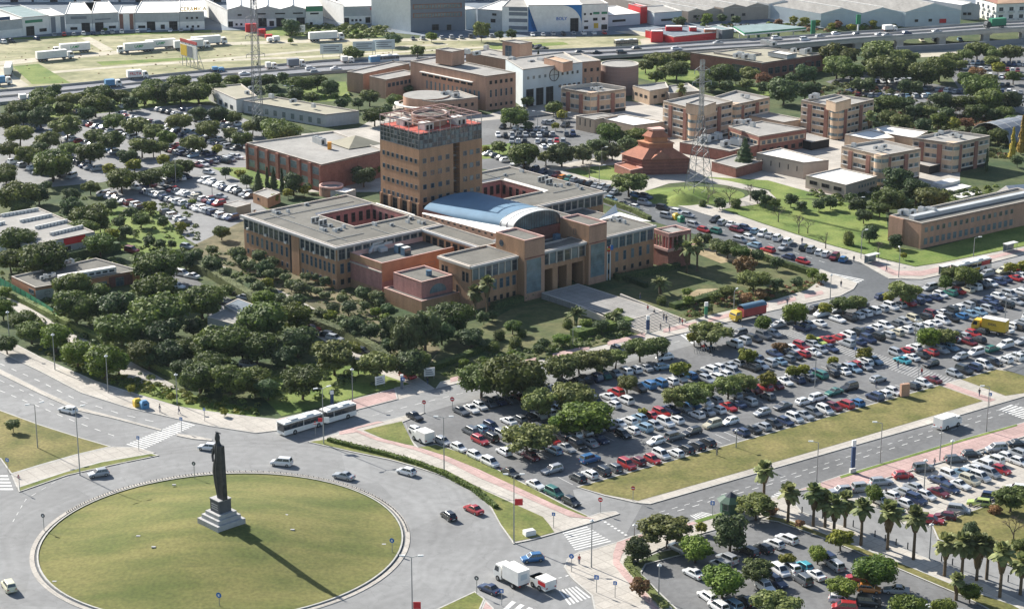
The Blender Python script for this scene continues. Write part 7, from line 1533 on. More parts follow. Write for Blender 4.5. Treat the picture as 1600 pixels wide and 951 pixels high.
addt('in the olive garden beside the faculty', 'olive garden trees', 'o 306 398 28,u 290 405 30,o 331 389 20,u 331 410 34,o 353 425 24,o 372 396 30,u 377 405 22,o 390 413 24,u 413 418 30,o 426 408 22,o 421 428 24,o 405 399 26,o 445 433 22,o 455 443 24,o 434 425 20,o 402 447 24,o 468 448 26,o 478 431 18,u 493 432 16,u 507 438 20,o 485 451 18,o 495 454 18,o 508 460 18,u 468 468 24,u 438 466 20,o 534 466 20,o 520 482 26,o 544 478 26,u 568 456 26,o 590 462 28,u 606 482 26,o 570 477 20,b 587 486 18,b 603 496 20,y 515 492 26,o 534 498 22,o 552 507 38,u 577 515 34,u 556 522 22,o 391 436 18,y 418 440 20,o 500 490 26,o 540 515 20,o 620 500 22,k 593 470 20,o 450 470 18,o 630 520 22')
addt('between the faculty and the bus street', 'garden trees', 'k 632 520 46 78,k 664 510 50 74,d 703 492 66,u 690 515 44,u 736 526 46 28,d 652 560 40,u 610 538 30,k 610 510 34 50')
addt('in the front garden', 'garden shrubs and trees', 's 772 542 20,s 805 535 22,s 780 524 20,s 815 521 16,d 801 508 26,u 850 535 20,s 887 506 18,b 878 528 30 16,u 842 545 20,d 957 494 22,b 967 486 16,b 915 504 22,u 940 508 24,u 975 508 24,d 1178 434 50 32,u 1214 442 22,u 1247 440 22,b 1270 426 20,d 1284 432 20,a 1166 412 42,s 1033 470 16,b 1074 455 16,b 1077 468 20,d 1136 454 26,o 1120 381 26,d 1137 386 34,d 1158 392 30,u 1184 398 24,u 1214 410 22,u 1100 372 26,u 1108 480 16,d 1086 490 14,u 756 494 24,u 770 492 20,b 725 565 16,x 1190 458 24,x 1165 464 26,d 1118 462 20')
addt('behind the slab block and on the hillside', 'hillside trees', 'u 1405 278 50,m 1389 306 48,u 1432 295 46,m 1455 305 46,u 1298 314 24,u 1236 310 24,s 1326 373 18 24,u 1359 362 30,n 1372 385 26 34,u 1400 374 26,n 1248 345 22 40,n 1216 330 18 34,u 1197 312 22,u 1252 320 20,u 1280 318 22,n 1290 372 18 34,u 1184 304 26,f 1163 243 40 46,n 1140 300 30 40,n 1172 296 20 36,n 1060 300 16 26,n 1106 300 18 36,d 1210 316 20,u 1340 318 30,u 1350 335 26,d 1375 325 26,u 1415 318 30,y 1412 398 12,n 1262 350 14 30,u 1330 308 20,s 1150 318 18,u 1125 316 22,s 1098 318 14')
addt('along the side street and chapel', 'trees by the chapel', 'd 818 238 52,d 780 228 24,k 878 237 44,m 853 243 28,k 911 238 34,k 931 228 38,d 952 206 36 40,k 970 212 26,d 993 210 34,k 979 224 34,k 957 234 30,n 921 262 28 34,m 983 283 58 42,d 865 168 24,d 803 180 42,y 868 196 14,y 759 232 14,u 825 196 18,d 1001 222 20,k 940 242 24,m 798 184 26,n 780 225 12 24,u 1010 362 22,m 1020 372 18')
addt('around the brick hall', 'trees by the brick hall', 'u 385 281 22,f 404 283 20 32,c 418 281 10 34,f 428 280 16 32,c 441 283 10 34,u 458 284 30 40,d 572 245 30,d 545 262 30,u 568 272 38,d 583 262 26,d 556 250 24,c 47 342 6,y 375 271 18,u 352 268 20,d 346 361 26,b 300 315 14,u 480 292 16,y 450 300 18,y 475 296 20,y 428 308 18,u 528 310 18')
addt('in the belt below the highway, left', 'tree belt below the highway', 'd 68 150 38,d 31 170 38,d 63 162 42,d 10 188 36,u 36 183 28,u 63 180 42,m 109 154 34,d 148 160 46,u 170 165 26,d 154 145 40,d 188 149 30,d 225 146 36,d 246 140 38,u 134 176 30,d 278 128 36,d 328 125 34,d 240 134 34,d 310 141 42,d 227 144 36,d 273 141 34,d 363 124 26,u 258 141 36,d 282 146 38,u 309 144 28,d 340 138 30,d 386 128 26,u 205 160 26,d 100 168 28,d 354 134 24,u 85 140 24,u 130 150 24')
addt('in the belt below the highway, middle', 'tree belt below the highway', 'd 415 124 28,u 424 138 22,d 471 129 36,d 496 126 28,u 516 134 30,d 425 126 20,u 461 146 30,d 488 151 24,u 534 161 24,m 577 149 32,d 617 155 26,d 585 178 36,u 665 129 28,d 549 81 24,d 560 84 18,d 652 78 24,m 752 45 24 44,b 454 63 10,b 556 50 12,u 614 60 32 14,b 674 56 18,c 841 84 6,c 859 88 5,u 640 140 18,u 605 170 20,u 440 120 20,c 402 100 4,u 700 176 24,u 560 160 20,u 455 40 30')
addt('among the cars of the upper left car park', 'upper left car park trees', 'm 104 195 46,d 177 188 32,m 30 207 42,m 74 217 42,m 147 210 32,m 173 217 42,m 213 195 42,m 221 226 38,m 110 231 32,d 140 237 42,d 43 240 42,d 14 231 32,d 82 251 58,d 9 266 34,y 210 256 26,y 170 262 22,d 189 275 36,u 340 177 34,d 364 182 26,m 280 188 38,d 325 199 38,m 359 207 26,d 378 215 32,d 435 199 48,u 411 193 36,m 239 204 36,b 261 214 30,m 301 221 38,y 339 232 18,y 255 248 22,d 239 231 26,d 269 266 34,d 285 258 34,d 443 207 54,m 394 196 30,u 60 232 30,m 250 228 24,u 200 243 30,u 310 176 30')
addt('left of the faculty car park', 'upper left car park trees', 'd 8 273 34,d 81 256 56,d 28 303 62,u 73 289 18,u 33 320 38,u 111 303 30,m 141 290 28,d 189 278 46,d 235 275 38,d 268 263 32,u 111 322 36,d 141 336 56,y 235 321 26,u 156 349 26,u 187 346 22,d 220 341 28,u 255 344 18,u 232 376 22,d 156 378 44,u 174 318 22,u 205 332 22,y 175 364 24,d 130 355 40,u 60 300 36,y 283 352 20,u 252 380 18,u 196 360 22,u 268 380 16')
addt('above the upper right car parks', 'upper right trees', 'm 1311 84 56,m 1308 100 48,m 1372 76 50,m 1378 88 60,m 1417 88 38,m 1387 104 60,d 1446 112 50,d 1468 104 50,d 1513 122 34,u 1258 114 34,u 1225 139 50,u 1271 141 28,k 1356 131 28,k 1340 130 26,u 1414 132 26,k 1432 134 24,u 1258 138 34,m 1528 76 36,m 1553 82 30,m 1488 90 30,m 1580 80 34,m 1550 94 24,m 1510 84 26,y 1560 104 24,m 1584 118 26,a 1528 112 26,m 1500 100 22,m 1545 122 22,u 1238 122 24,d 1330 110 40')
addt('in the park at the right edge', 'upper right trees', 'd 1536 136 54,d 1546 154 46,d 1384 160 40,u 1414 161 30,u 1472 156 40,d 1508 160 40,n 1498 174 40 30,b 1467 186 30,u 1442 194 28,m 1407 187 30,u 1581 154 38,L 1581 226 14 46,L 1595 214 16 56,y 1490 192 24,a 1510 190 26,a 1540 196 28,d 1525 172 34,u 1550 178 26,d 1570 176 30,u 1430 172 26,m 1452 172 24,d 1390 182 30,u 1372 168 26,d 1355 172 24,p 1359 186 18 36,u 1530 208 26,d 1560 210 30,u 1590 250 20,c 1541 252 8 34,b 1530 248 18,u 1480 176 24,d 1590 190 34,m 1376 196 22')
addt('between the drum and the brick faculty', 'trees above the beige blocks', 'm 1009 101 26,m 1027 92 36,m 1065 88 30,m 1057 106 40,d 1103 126 28,d 1125 114 42,u 1113 134 22,u 1136 134 24,m 1173 114 32,a 1192 122 30,m 1166 130 22,u 1194 136 24,m 1040 110 26,d 1025 118 24,p 987 112 16 26,p 1064 140 16 26,u 868 165 22,d 824 157 20,d 811 172 20,p 1168 154 14 30,u 1150 120 22,u 1214 130 26,m 1040 96 26,y 878 178 18')
addt('in front of the grey sheds at the top', 'trees by the industrial estate', 'b 1090 26 14,b 1105 28 20,u 1062 34 22,d 1190 44 12,y 1240 30 14,a 1216 34 14,y 1258 32 16,b 1276 36 14,y 1300 40 14,a 1310 38 14,y 1364 36 14,y 1330 42 14,b 1230 40 12,u 1150 30 16,u 1128 28 16,u 800 52 18,u 780 54 16,m 1035 26 18,b 164 46 8')
ALLT = sorted([e[3] for _, _, L_ in TREES for e in L_ if e[0] not in 'pqsx'], reverse=True); CUT = ALLT[298] if len(ALLT) > 298 else 0
FT = []
def lo_crown(k_):
    if 'lo' + k_ not in CR:
        prm = {'d': (15, .78, .66, (.26, .46)), 'b': (11, .84, .56, (.3, .46)), 'm': (13, .74, .7, (.22, .4)), 'k': (14, 1.0, .62, (.18, .34))}.get(k_, (9, .82, .58, (.28, .45)))
        CR['lo' + k_] = [crown_mesh('crown_far', 91 * i + ord(k_), 750, .115, *((prm[0], KIND[k_][0]) + prm[1:])) for i in range(3)]
    return CR['lo' + k_]
for zone, group, L_ in TREES:
    far = [e for e in L_ if e[3] < CUT and e[0] in 'dbomyauk']
    L_ = [e for e in L_ if e not in far]
    for (k_, x, y, w_, h_) in far:
        r = random.Random(int(x * 7 + y)); s = pxm(x, y + w_ * .3); rad = w_ / 2 / s * 1.2; vr = min(1.5, max(.55, (h_ / 2 / s / rad * 1.15) if h_ else .86)); hc = rad * vr * .72 + min(1.5, .22 * rad + .35); p = W(x, y, hc)
        FT.append((r.choice(lo_crown(k_)), Matrix.Translation((p.x, p.y, hc)) @ Matrix.Rotation(r.random() * 6.28, 4, 'Z') @ Matrix.Diagonal((rad, rad, rad * vr, 1))))
        tb = CR.setdefault('ftr', None)
        if tb is None: q_ = MB(); q_.bar((0, 0, 0), (0, 0, 1), .05, 'bark', .04, 4); q_.f = q_.f[:4]; q_.m = q_.m[:4]; tb = CR['ftr'] = q_.mesh('far_trunk')
        FT.append((tb, Matrix.Translation((p.x, p.y, 0)) @ Matrix.Diagonal((rad, rad, hc, 1))))
    by = {}
    for e in L_: by.setdefault(e[0], []).append(e)
    for kd, es in by.items():
        es.sort(key=lambda e: e[1])
        for i, (k_, x, y, w_, h_) in enumerate(es):
            r = random.Random(int(x * 7 + y)); s = pxm(x, y + w_ * .3); rad = w_ / 2 / s * (1.2 if k_ in 'dbmuoysxak' else 1)
            nm = KIND[k_][1]; o_ = ordl(i, len(es)); lb = '%s%s %s' % (nm, ', ' + o_ if o_ else '', zone)
            if len(lb.split()) > 16: lb = lb.replace('with a brown skirt of dead leaves', 'with brown skirt').replace(' from the left', ' from left').replace(' from the right', ' from right').replace(' of dead leaves', '')
            while len(lb.split()) > 16 and ' the ' in lb: lb = lb.replace(' the ', ' ', 1)
            if k_ in 'dbomyaukxs':
                vr = (h_ / 2 / s / rad * 1.15) if h_ else .86; vr = min(1.5, max(.55, vr))
                hc = rad * vr * .72 + (.0 if k_ in 'sx' else min(1.5, .22 * rad + .35))
                p = W(x, y, hc); t = thing('tree' if k_ not in 'sx' else 'shrub', lb, 'tree' if k_ not in 'sx' else 'shrub', (p.x, p.y, 0), r.random() * 6.28, group)
                put('crown', r.choice(CR[k_]), t, (0, 0, hc), 0, (rad, rad, rad * vr)); put('trunk', TRK[r.randrange(4)], t, (0, 0, 0), 0, (hc, hc, hc) if rad < hc * 1.3 else (rad * .8, rad * .8, hc))
            elif k_ in 'cfL':
                H_ = (h_ or w_ * 1.4) / s * 1.05; p = W(x, y + (h_ or w_ * 1.4) / 2 * .97, 0); t = thing('tree', lb, 'tree', p, r.random() * 6.28, group); ww = w_ / s / 2 / {'c': .13, 'f': .38, 'L': .17}[k_]
                put('crown', CONE[k_], t, (0, 0, 0), 0, (ww, ww, H_)); b = MB(); b.bar((0, 0, 0), (0, 0, H_ * .3), .16, 'bark', .1, 6); b.build('trunk', t)
            elif k_ == 'n':
                H_ = (h_ or w_) / s * 1.0; p = W(x, y + (h_ or w_) / 2, 0); t = thing('tree', lb, 'tree', p, r.random() * 6.28, group); put('branches', BARE[i % 2], t, (0, 0, 0), 0, (H_ * .95, H_ * .95, H_ * .85))
            elif k_ == 'p':     # h = whole height from ground, y = centre of the leaf crown
                H_ = (h_ or 50) / s * .86; p = W(x, y, H_); t = thing('palm_tree', lb, 'palm', (p.x, p.y, 0), r.random() * 6.28, group); rr = w_ / 2 / s * r.uniform(1.1, 1.35); H_ *= r.uniform(.98, 1.14)
                put('crown', PALM[i % 2], t, (0, 0, H_), 0, (rr, rr, rr * .95)); put('dead_leaf_skirt', SKIRT, t, (0, 0, H_ - rr * .1), 0, (rr * .8, rr * .8, rr * r.uniform(.8, 1.3))); b = MB(); b.bar((0, 0, 0), (0, 0, H_), .3, 'palm_bark', .22, 8); b.build('trunk', t)
            elif k_ == 'q':
                H_ = 2.6; p = W(x, y, H_ + .6); t = thing('palm_tree', lb, 'palm', (p.x, p.y, 0), r.random() * 6.28, group); rr = w_ / 2 / s * 1.25; put('crown', FEA[0], t, (0, 0, H_), 0, (rr, rr, rr)); b = MB(); b.bar((0, 0, 0), (0, 0, H_ + .2), .38, 'palm_bark', .42, 8); b.build('trunk', t)
def far_join():
    import numpy as np
    VV, FF, MM, mats, off = [], [], [], [], 0
    for me, M4 in FT:
        n = len(me.vertices); a = np.empty(n * 3, 'f'); me.vertices.foreach_get('co', a); a = a.reshape(-1, 3); m = np.array(M4); a = a @ m[:3, :3].T + m[:3, 3]
        k = me.materials[0].name
        if k not in mats: mats.append(k)
        q = np.empty(len(me.loops), 'i'); me.loops.foreach_get('vertex_index', q); q = q.reshape(-1, 4) if len(q) == 4 * len(me.polygons) else None
        if q is None: continue
        VV.append(a); FF.append(q + off); MM.append(np.full(len(q), mats.index(k), 'i')); off += n
    V_, F_, M_ = np.concatenate(VV), np.concatenate(FF), np.concatenate(MM)
    me = bpy.data.meshes.new('distant_trees'); me.vertices.add(len(V_)); me.vertices.foreach_set('co', V_.ravel()); me.loops.add(F_.size); me.loops.foreach_set('vertex_index', F_.ravel()); me.polygons.add(len(F_))
    me.polygons.foreach_set('loop_start', np.arange(0, F_.size, 4)); me.polygons.foreach_set('loop_total', np.full(len(F_), 4)); me.polygons.foreach_set('material_index', M_)
    for k in mats: me.materials.append(MAT[k])
    me.update(calc_edges=True); o = bpy.data.objects.new('distant_trees', me); C.objects.link(o); o['kind'] = 'stuff'; tag(o, 'smaller trees in the belts, gardens and car parks farther away', 'trees')
print('trees', sum(len(x[2]) for x in TREES))
far_join()
# hedges
def hedge(label, pts, w_, h, m='leaf_dark', group='clipped hedges', dens=14):
    P_ = [W(*p) for p in pts]; o = P_[0].copy(); r = random.Random(len(label) + int(pts[0][0])); b = MB(); mi = b.mi(m)
    for a, c in zip(P_, P_[1:]):
        a, c = a - o, c - o; d = (c - a).normalized(); n = Vector((-d.y, d.x, 0)); q = [a - n * w_ * .42, c - n * w_ * .42, c + n * w_ * .42, a + n * w_ * .42]
        b.hexa([(x.x, x.y, 0) for x in q] + [(x.x, x.y, h * .9) for x in q], m, False); L_ = (c - a).length
        for k in range(int(L_ * dens)):
            s_ = r.uniform(-1, 1); f = a + d * L_ * r.random(); top = r.random() < .55; wob = 1 + .12 * math.sin(f.x * 1.7) + .1 * math.sin(f.y * 2.3)
            if top: leaf_quad(b, f + n * w_ * .5 * s_ + Vector((0, 0, h * wob)), Vector((r.gauss(0, .4), r.gauss(0, .4), 1)).normalized(), .2, mi, r)
            else: sg = 1 if s_ > 0 else -1; leaf_quad(b, f + n * w_ * .5 * sg * wob + Vector((0, 0, h * r.random())), (n * sg + Vector((r.gauss(0, .4), r.gauss(0, .4), .5))).normalized(), .2, mi, r)
    oo = b.build('hedge', None, loc=o); tag(oo, label, 'hedge', group)
hedge('low green hedge along the roundabout side of the pink cycle lane', [(513, 689), (550, 699), (600, 711), (650, 725), (700, 745), (740, 766), (760, 782), (775, 795)], 1.1, .85, 'leaf_bright', dens=26)
hedge('long pale green hedge wall running down beside the faculty driveway', [(283, 411), (330, 432), (390, 468), (445, 500), (500, 512), (545, 530), (585, 552), (612, 574)], 2.6, 2.2, 'leaf_grey', dens=20)
hedge('hedge along the path at the left edge', [(0, 455), (60, 485), (110, 510), (170, 540), (230, 568), (300, 604)], 1.6, 1.4, 'leaf_olive'); hedge('dark square hedge below the pale school', [(105, 407), (186, 390)], 2.4, 2.4, 'leaf_bluish')
hedge('wavy low hedge at the front garden edge beside the name board', [(676, 578), (720, 562), (752, 548), (775, 540)], 1.8, 1.3); hedge('dark hedge along the base of the left entrance wing', [(770, 482), (835, 464)], 2.2, 1.5, 'leaf_bluish'); hedge('dark hedge along the base of the right entrance wing', [(965, 438), (1050, 420), (1060, 418)], 2.2, 1.5, 'leaf_bluish')
hedge('long flat-topped dark hedge left of the entrance steps', [(897, 527), (950, 514), (985, 506)], 3.6, 1.8); hedge('hedge right of the entrance steps in the front garden', [(1050, 482), (1085, 474), (1130, 460)], 2.6, 1.4); hedge('dark hedge near the street corner of the front garden', [(1186, 404), (1230, 418), (1268, 430)], 2.0, 1.7)
hedge('low hedge along the curved corner of the corner car park', [(986, 874), (980, 884), (996, 903), (1020, 930), (1040, 951)], 1.4, .8, 'leaf_olive', dens=24); hedge('green strip hedge along the terrace side', [(1010, 450), (985, 440), (960, 434)], 1.4, 1.4, 'leaf_bluish'); hedge('hedge in front of the right courtyard block', [(945, 316), (990, 332), (1015, 345)], 1.6, 1.4, 'leaf_olive')
# undergrowth
def scatter(label, poly, n, s0, s1, m, cat='undergrowth', name='undergrowth'):
    P_ = [W(*p) for p in poly]; r = random.Random(n); x0, x1, y0, y1 = min(p.x for p in P_), max(p.x for p in P_), min(p.y for p in P_), max(p.y for p in P_); b = MB(); mi = [b.mi(q) for q in m]; c = 0
    def ins(x, y):
        k = False
        for i in range(len(P_)):
            a, d_ = P_[i], P_[i - 1]
            if (a.y > y) != (d_.y > y) and x < (d_.x - a.x) * (y - a.y) / (d_.y - a.y) + a.x: k = not k
        return k
    while c < n:
        x, y = r.uniform(x0, x1), r.uniform(y0, y1)
        if not ins(x, y): continue
        c += 1; s = r.uniform(s0, s1); mm = r.choice(mi)
        for k in range(26): q = Vector((r.gauss(0, 1), r.gauss(0, 1), abs(r.gauss(0, 1)))).normalized(); leaf_quad(b, Vector((x, y, 0)) + Vector((q.x, q.y, q.z * .8)) * s, q, s * .38, mm, r)
    o = b.build(name, None, 'stuff'); tag(o, label, cat)
scatter('shrubs and undergrowth filling the wood at the left', [(0, 420), (200, 400), (330, 470), (460, 510), (600, 600), (420, 640), (230, 590), (0, 500)], 420, .5, 1.4, ('leaf_dark', 'leaf_bluish', 'leaf_olive'))
scatter('dry undergrowth between the olive garden trees', [(290, 390), (400, 400), (560, 460), (690, 545), (600, 560), (450, 490), (300, 410)], 380, .3, .9, ('leaf_grey', 'leaf_olive', 'leaf_dark'))
scatter('low plants on the bank beside the avenue', [(60, 545), (150, 575), (240, 598), (400, 640), (400, 652), (250, 622), (120, 580)], 260, .3, .9, ('leaf_yellow', 'leaf_bright', 'leaf_olive'))
scatter('bushes below the tree belt at the upper left', [(0, 170), (330, 130), (520, 120), (560, 160), (330, 150), (0, 195)], 260, .6, 1.6, ('leaf_dark', 'leaf_bluish', 'leaf_bright'))
scatter('bushes among the buildings at the upper right', [(1220, 120), (1560, 160), (1620, 230), (1560, 250), (1400, 200), (1250, 150)], 420, .6, 1.9, ('leaf_dark', 'leaf_bluish', 'leaf_olive', 'leaf_autumn'))
scatter('bushes and rockery plants along the front garden edge', [(690, 590), (770, 570), (860, 555), (990, 525), (985, 505), (880, 530), (760, 555), (700, 575)], 300, .25, .8, ('leaf_dark', 'leaf_olive', 'leaf_bluish', 'leaf_bright'))
scatter('rockery plants along the right front garden edge', [(1060, 500), (1200, 468), (1300, 445), (1270, 440), (1150, 455), (1065, 480)], 240, .25, .8, ('leaf_dark', 'leaf_olive', 'leaf_autumn'))
scatter('hillside scrub above the slab block', [(1380, 290), (1480, 300), (1560, 290), (1520, 320), (1390, 330), (1300, 320), (1250, 300)], 260, .5, 1.3, ('leaf_dark', 'leaf_bluish', 'leaf_bright'))
scatter('scrub on the roadside beyond the highway', [(470, 40), (600, 42), (620, 58), (520, 62), (440, 56)], 160, .8, 2, ('leaf_olive', 'leaf_dark')); scatter('low shrubs on the left car park slopes', [(100, 300), (300, 320), (320, 390), (200, 400), (90, 350)], 280, .4, 1.1, ('leaf_dark', 'leaf_bright', 'leaf_olive'))
scatter('grass tufts and scrub on the dry field', [(0, 72), (330, 52), (820, 62), (700, 86), (300, 112), (0, 140)], 130, .2, .5, ('leaf_olive', 'leaf_autumn')); scatter('trees and bushes far along the industrial road', [(1100, 40), (1400, 34), (1400, 44), (1280, 50), (1110, 52)], 120, .8, 2, ('leaf_olive', 'leaf_bright', 'leaf_autumn'))
# ================================================================ STATUE, STREET FURNITURE, PEOPLE
t = thing('statue', 'tall dark robed statue on a stepped pale stone base in the middle of the roundabout', 'statue', (RX, RY + .3, 3.4), R(-46)); t.scale = (1, 1, .95)
for i, (w_, z0, z1, m) in enumerate(((3.0, -.4, 1.1, 'granite_pale'), (2.45, 1.1, 1.9, 'granite_pale'), (1.95, 1.9, 2.6, 'granite_pale'), (1.3, 2.6, 5.0, 'granite_dark'))):
    b = MB(); b.box(-w_, -w_, z0, w_, w_, z1, m); b.build('plinth' if i == 3 else 'base_step', t)
    if i == 3: b = MB(); b.box(-w_ - .08, -w_ - .08, z1, w_ + .08, w_ + .08, z1 + .16, 'granite_pale'); b.build('plinth_cap', t); b = MB(); [b.box(-.9, -w_ - .04, 3.2 + k * .45, .9, -w_, 3.4 + k * .45, 'granite_pale') for k in range(3)]; b.build('inscription', t)
prof = [(5.1, .7, .5, 0, 0), (6.3, .9, .56, -.1, 0), (8, 1.15, .62, -.3, 0), (10, 1.3, .66, -.45, 0), (11.6, 1.15, .64, -.35, 0), (12.8, .85, .6, -.05, 0), (13.8, .88, .6, .05, 0), (14.8, 1.1, .6, .05, 0), (15.5, .95, .5, .05, 0), (15.9, .45, .4, 0, 0), (16.3, .35, .35, -.05, 0), (16.7, .44, .46, -.1, 0), (17.2, .40, .44, -.1, 0), (17.5, .15, .2, -.1, 0)]
b = MB(); n = 20; rg = []
for z, rx, ry, ox, oy in prof: rg.append([(ox + rx * math.cos(2 * math.pi * i / n) * (1 + .1 * math.sin(i * 2.5)), oy + ry * math.sin(2 * math.pi * i / n) * (1 + .1 * math.cos(i * 3.1)), z) for i in range(n)])
for a, c in zip(rg, rg[1:]):
    for i in range(n): j = (i + 1) % n; b.face([a[i], a[j], c[j], c[i]], 'bronze')
b.face(rg[-1], 'bronze'); b.build('figure', t, smooth=False)
b = MB(); b.bar((-.85, -.2, 15.2), (-1.15, -.45, 13.2), .28, 'bronze', .22, 8); b.bar((-1.15, -.45, 13.2), (-.5, -.85, 12.4), .24, 'bronze', .18, 8); b.build('arm', t)
b = MB(); b.hexa([(.3, -.45, 5.1), (1.45, -.45, 5.1), (1.45, .5, 5.1), (.3, .5, 5.1), (.5, -.35, 15.6), (1.3, -.35, 15.6), (1.3, .4, 15.6), (.5, .4, 15.6)], 'bronze'); b.build('cloak', t)
b = MB(); b.bar((-.1, 0, 17.2), (-.1, 0, 18.0), .42, 'bronze', .25, 8); b.box(-.5, -.1, 17.9, .9, .1, 18.05, 'bronze'); b.build('headdress', t)
for k, (px, py) in enumerate(((272, 757), (216, 837), (447, 804), (457, 827), (520, 917), (240, 854), (85, 908), (600, 850))):
    p = W(px, py, 1.8); f_ = 3.45 * (math.cos(math.pi * min(1, math.hypot(p.x - RX, p.y - RY) / 31.7)) * .5 + .5) ** .8 + .1; p = W(px, py, f_); b = MB(); b.box(-.35, -.2, -.1, .35, .2, .1, 'granite_pale'); o = b.build('drain_cover', loc=(p.x, p.y, f_)); o['kind'] = 'structure'
def lamp(px, py, h, lb, hd=0.0, style='arm', group='street lamps'):
    t = thing('street_lamp', lb, 'street lamp', W(px, py), R(hd), group); b = MB(); b.bar((0, 0, 0), (0, 0, h), .13, 'grey_metal', .07, 7); b.build('pole', t)
    if style in ('arm', 'double'):
        for s in ((1,) if style == 'arm' else (1, -1)):
            b = MB(); b.bar((0, 0, h), (s * 1.1, 0, h + .3), .06, 'grey_metal', n=5); am = b.build('arm', t); b = MB(); b.hexa([(s * 1.0, -.17, h + .2), (s * 1.9, -.17, h + .25), (s * 1.9, .17, h + .25), (s * 1.0, .17, h + .2), (s * 1.0, -.17, h + .4), (s * 1.9, -.1, h + .42), (s * 1.9, .1, h + .42), (s * 1.0, .17, h + .4)], 'lamp_lens'); b.build('lamp_head', am)
    else: b = MB(); b.box(-.35, -.25, h - .05, .35, .25, h + .12, 'lamp_lens'); b.bar((0, 0, h), (0, 0, h + .35), .3, 'lamp_lens', .1, 8); b.build('lamp_head', t)
for px, py, top, st, hd, lb in ((59, 700, 631, 'double', 30, 'double-headed lamp on the left lawn near the olive tree'), (125, 742, 636, 'double', 30, 'tall lamp on the narrow grass strip left of the roundabout'), (506, 694, 606, 'double', 30, 'lamp with two heads beside the bus and the hedge'), (694, 740, 651, 'double', 0, 'lamp behind the hedge at the middle of the cycle lane'), (803, 848, 740, 'double', 0, 'tall lamp with a red banner on the grass wedge'), (645, 1000, 865, 'double', 0, 'lamp with a pink banner beside the roundabout at the bottom'),
    (16, 546, 488, 'post', 0, 'post lamp at the left end of the avenue pavement'), (86, 578, 523, 'post', 0, 'second post lamp on the avenue pavement, by the bushes'), (169, 614, 556, 'post', 0, 'third post lamp on the avenue pavement, before the bins'), (277, 632, 585, 'post', 0, 'short post lamp by the path among the park trees'), (551, 627, 577, 'post', 0, 'post lamp on the lawn behind the bus'), (1276, 752, 690, 'arm', 180, 'lamp on the lower road verge right of the first palms'), (1375, 724, 660, 'arm', 180, 'lamp on the lower road verge below the long lawn'), (1468, 720, 668, 'arm', 180, 'lamp between the kerbside cars and the lower road'), (1541, 674, 604, 'arm', 180, 'lamp at the lower right crossing by the white van'),
    (1485, 738, 688, 'post', 0, 'lamp in the pale car park among the cars'), (1443, 776, 718, 'post', 0, 'lamp beside the dark blue car in the pale car park'), (1452, 872, 818, 'post', 0, 'lamp on the sloping street below the lower right lawn'), (1029, 935, 881, 'post', 0, 'lamp at the corner car park entrance'), (924, 887, 811, 'post', 0, 'lamp on the pavement island at the junction'), (991, 838, 820, 'post', 0, 'short lamp beside the junction kerb'), (1146, 500, 455, 'arm', 60, 'curved lamp on the pavement by the yellow-cab truck'), (895, 540, 512, 'arm', 0, 'lamp on the pavement left of the entrance steps'), (1297, 468, 430, 'post', 0, 'lamp on the street corner pavement of the faculty'),
    (1345, 405, 362, 'arm', 30, 'lamp on the hillside above the street corner'), (1404, 434, 390, 'arm', 90, 'lamp beside the pavement at the right road bend'), (1521, 400, 372, 'arm', 0, 'curved lamp in front of the slab block'), (940, 260, 232, 'arm', 0, 'lamp under the feathery trees near the side street'), (936, 295, 260, 'arm', 0, 'lamp on the side street behind the right courtyard block'), (1340, 330, 310, 'arm', 0, 'lamp on the path of the green hillside'), (1260, 540, 610, 'post', 0, ''), (1273, 605, 550, 'post', 0, 'lamp in the middle of the big car park'), (1429, 540, 500, 'post', 0, 'lamp by the long car park tree cluster'), (1570, 500, 460, 'post', 0, 'lamp at the right of the big car park near the yellow truck'), (1150, 700, 672, 'post', 0, 'lamp at the long lawn edge beside empty bays'),
    (275, 290, 250, 'post', 0, 'tall lamp above the faculty car park rows'), (332, 312, 286, 'post', 0, 'lamp between the faculty car park rows'), (840, 210, 176, 'double', 0, 'double lamp in the car park behind the tower'), (810, 235, 200, 'double', 0, 'double lamp nearer the tower in the rear car park'), (883, 205, 178, 'arm', 0, 'lamp beside the white-roofed hall car park'), (1384, 128, 98, 'post', 0, 'lamp among the upper right trees'), (1301, 118, 104, 'arm', 0, 'curved lamp in front of the brick faculty'), (452, 152, 136, 'double', 0, 'lamp in the green patch under the highway belt')):
    if lb and py > top:
        p = W(px, py); lamp(px, py, (py - top) / (pxm(px, py) * .955), lb, hd, st)
for px, py, h, w_, lb, m in ((803, 848, 7.2, 1.4, 'red banner hanging on the tall lamp of the grass wedge', 'red_paint'), (645, 1000, 5.5, 1.2, 'pink banner hanging on the bottom lamp by the roundabout', 'red_paint')):
    p = W(px, py); b = MB(); b.box(.15, -.04, h, .15 + w_, .04, h + 1.2, m); tag(b.build('banner', loc=p), lb, 'banner')
t = thing('banner', 'red and white banner on the lamp in front of the articulated bus', 'banner', W(506, 694)); b = MB(); b.box(-1.0, -.04, 4.8, -.15, .04, 5.6, 'red_paint'); b.build('cloth', t); b = MB(); b.box(.15, -.04, 4.6, 1.2, .04, 5.8, 'sign_white'); b.build('white_cloth', t)
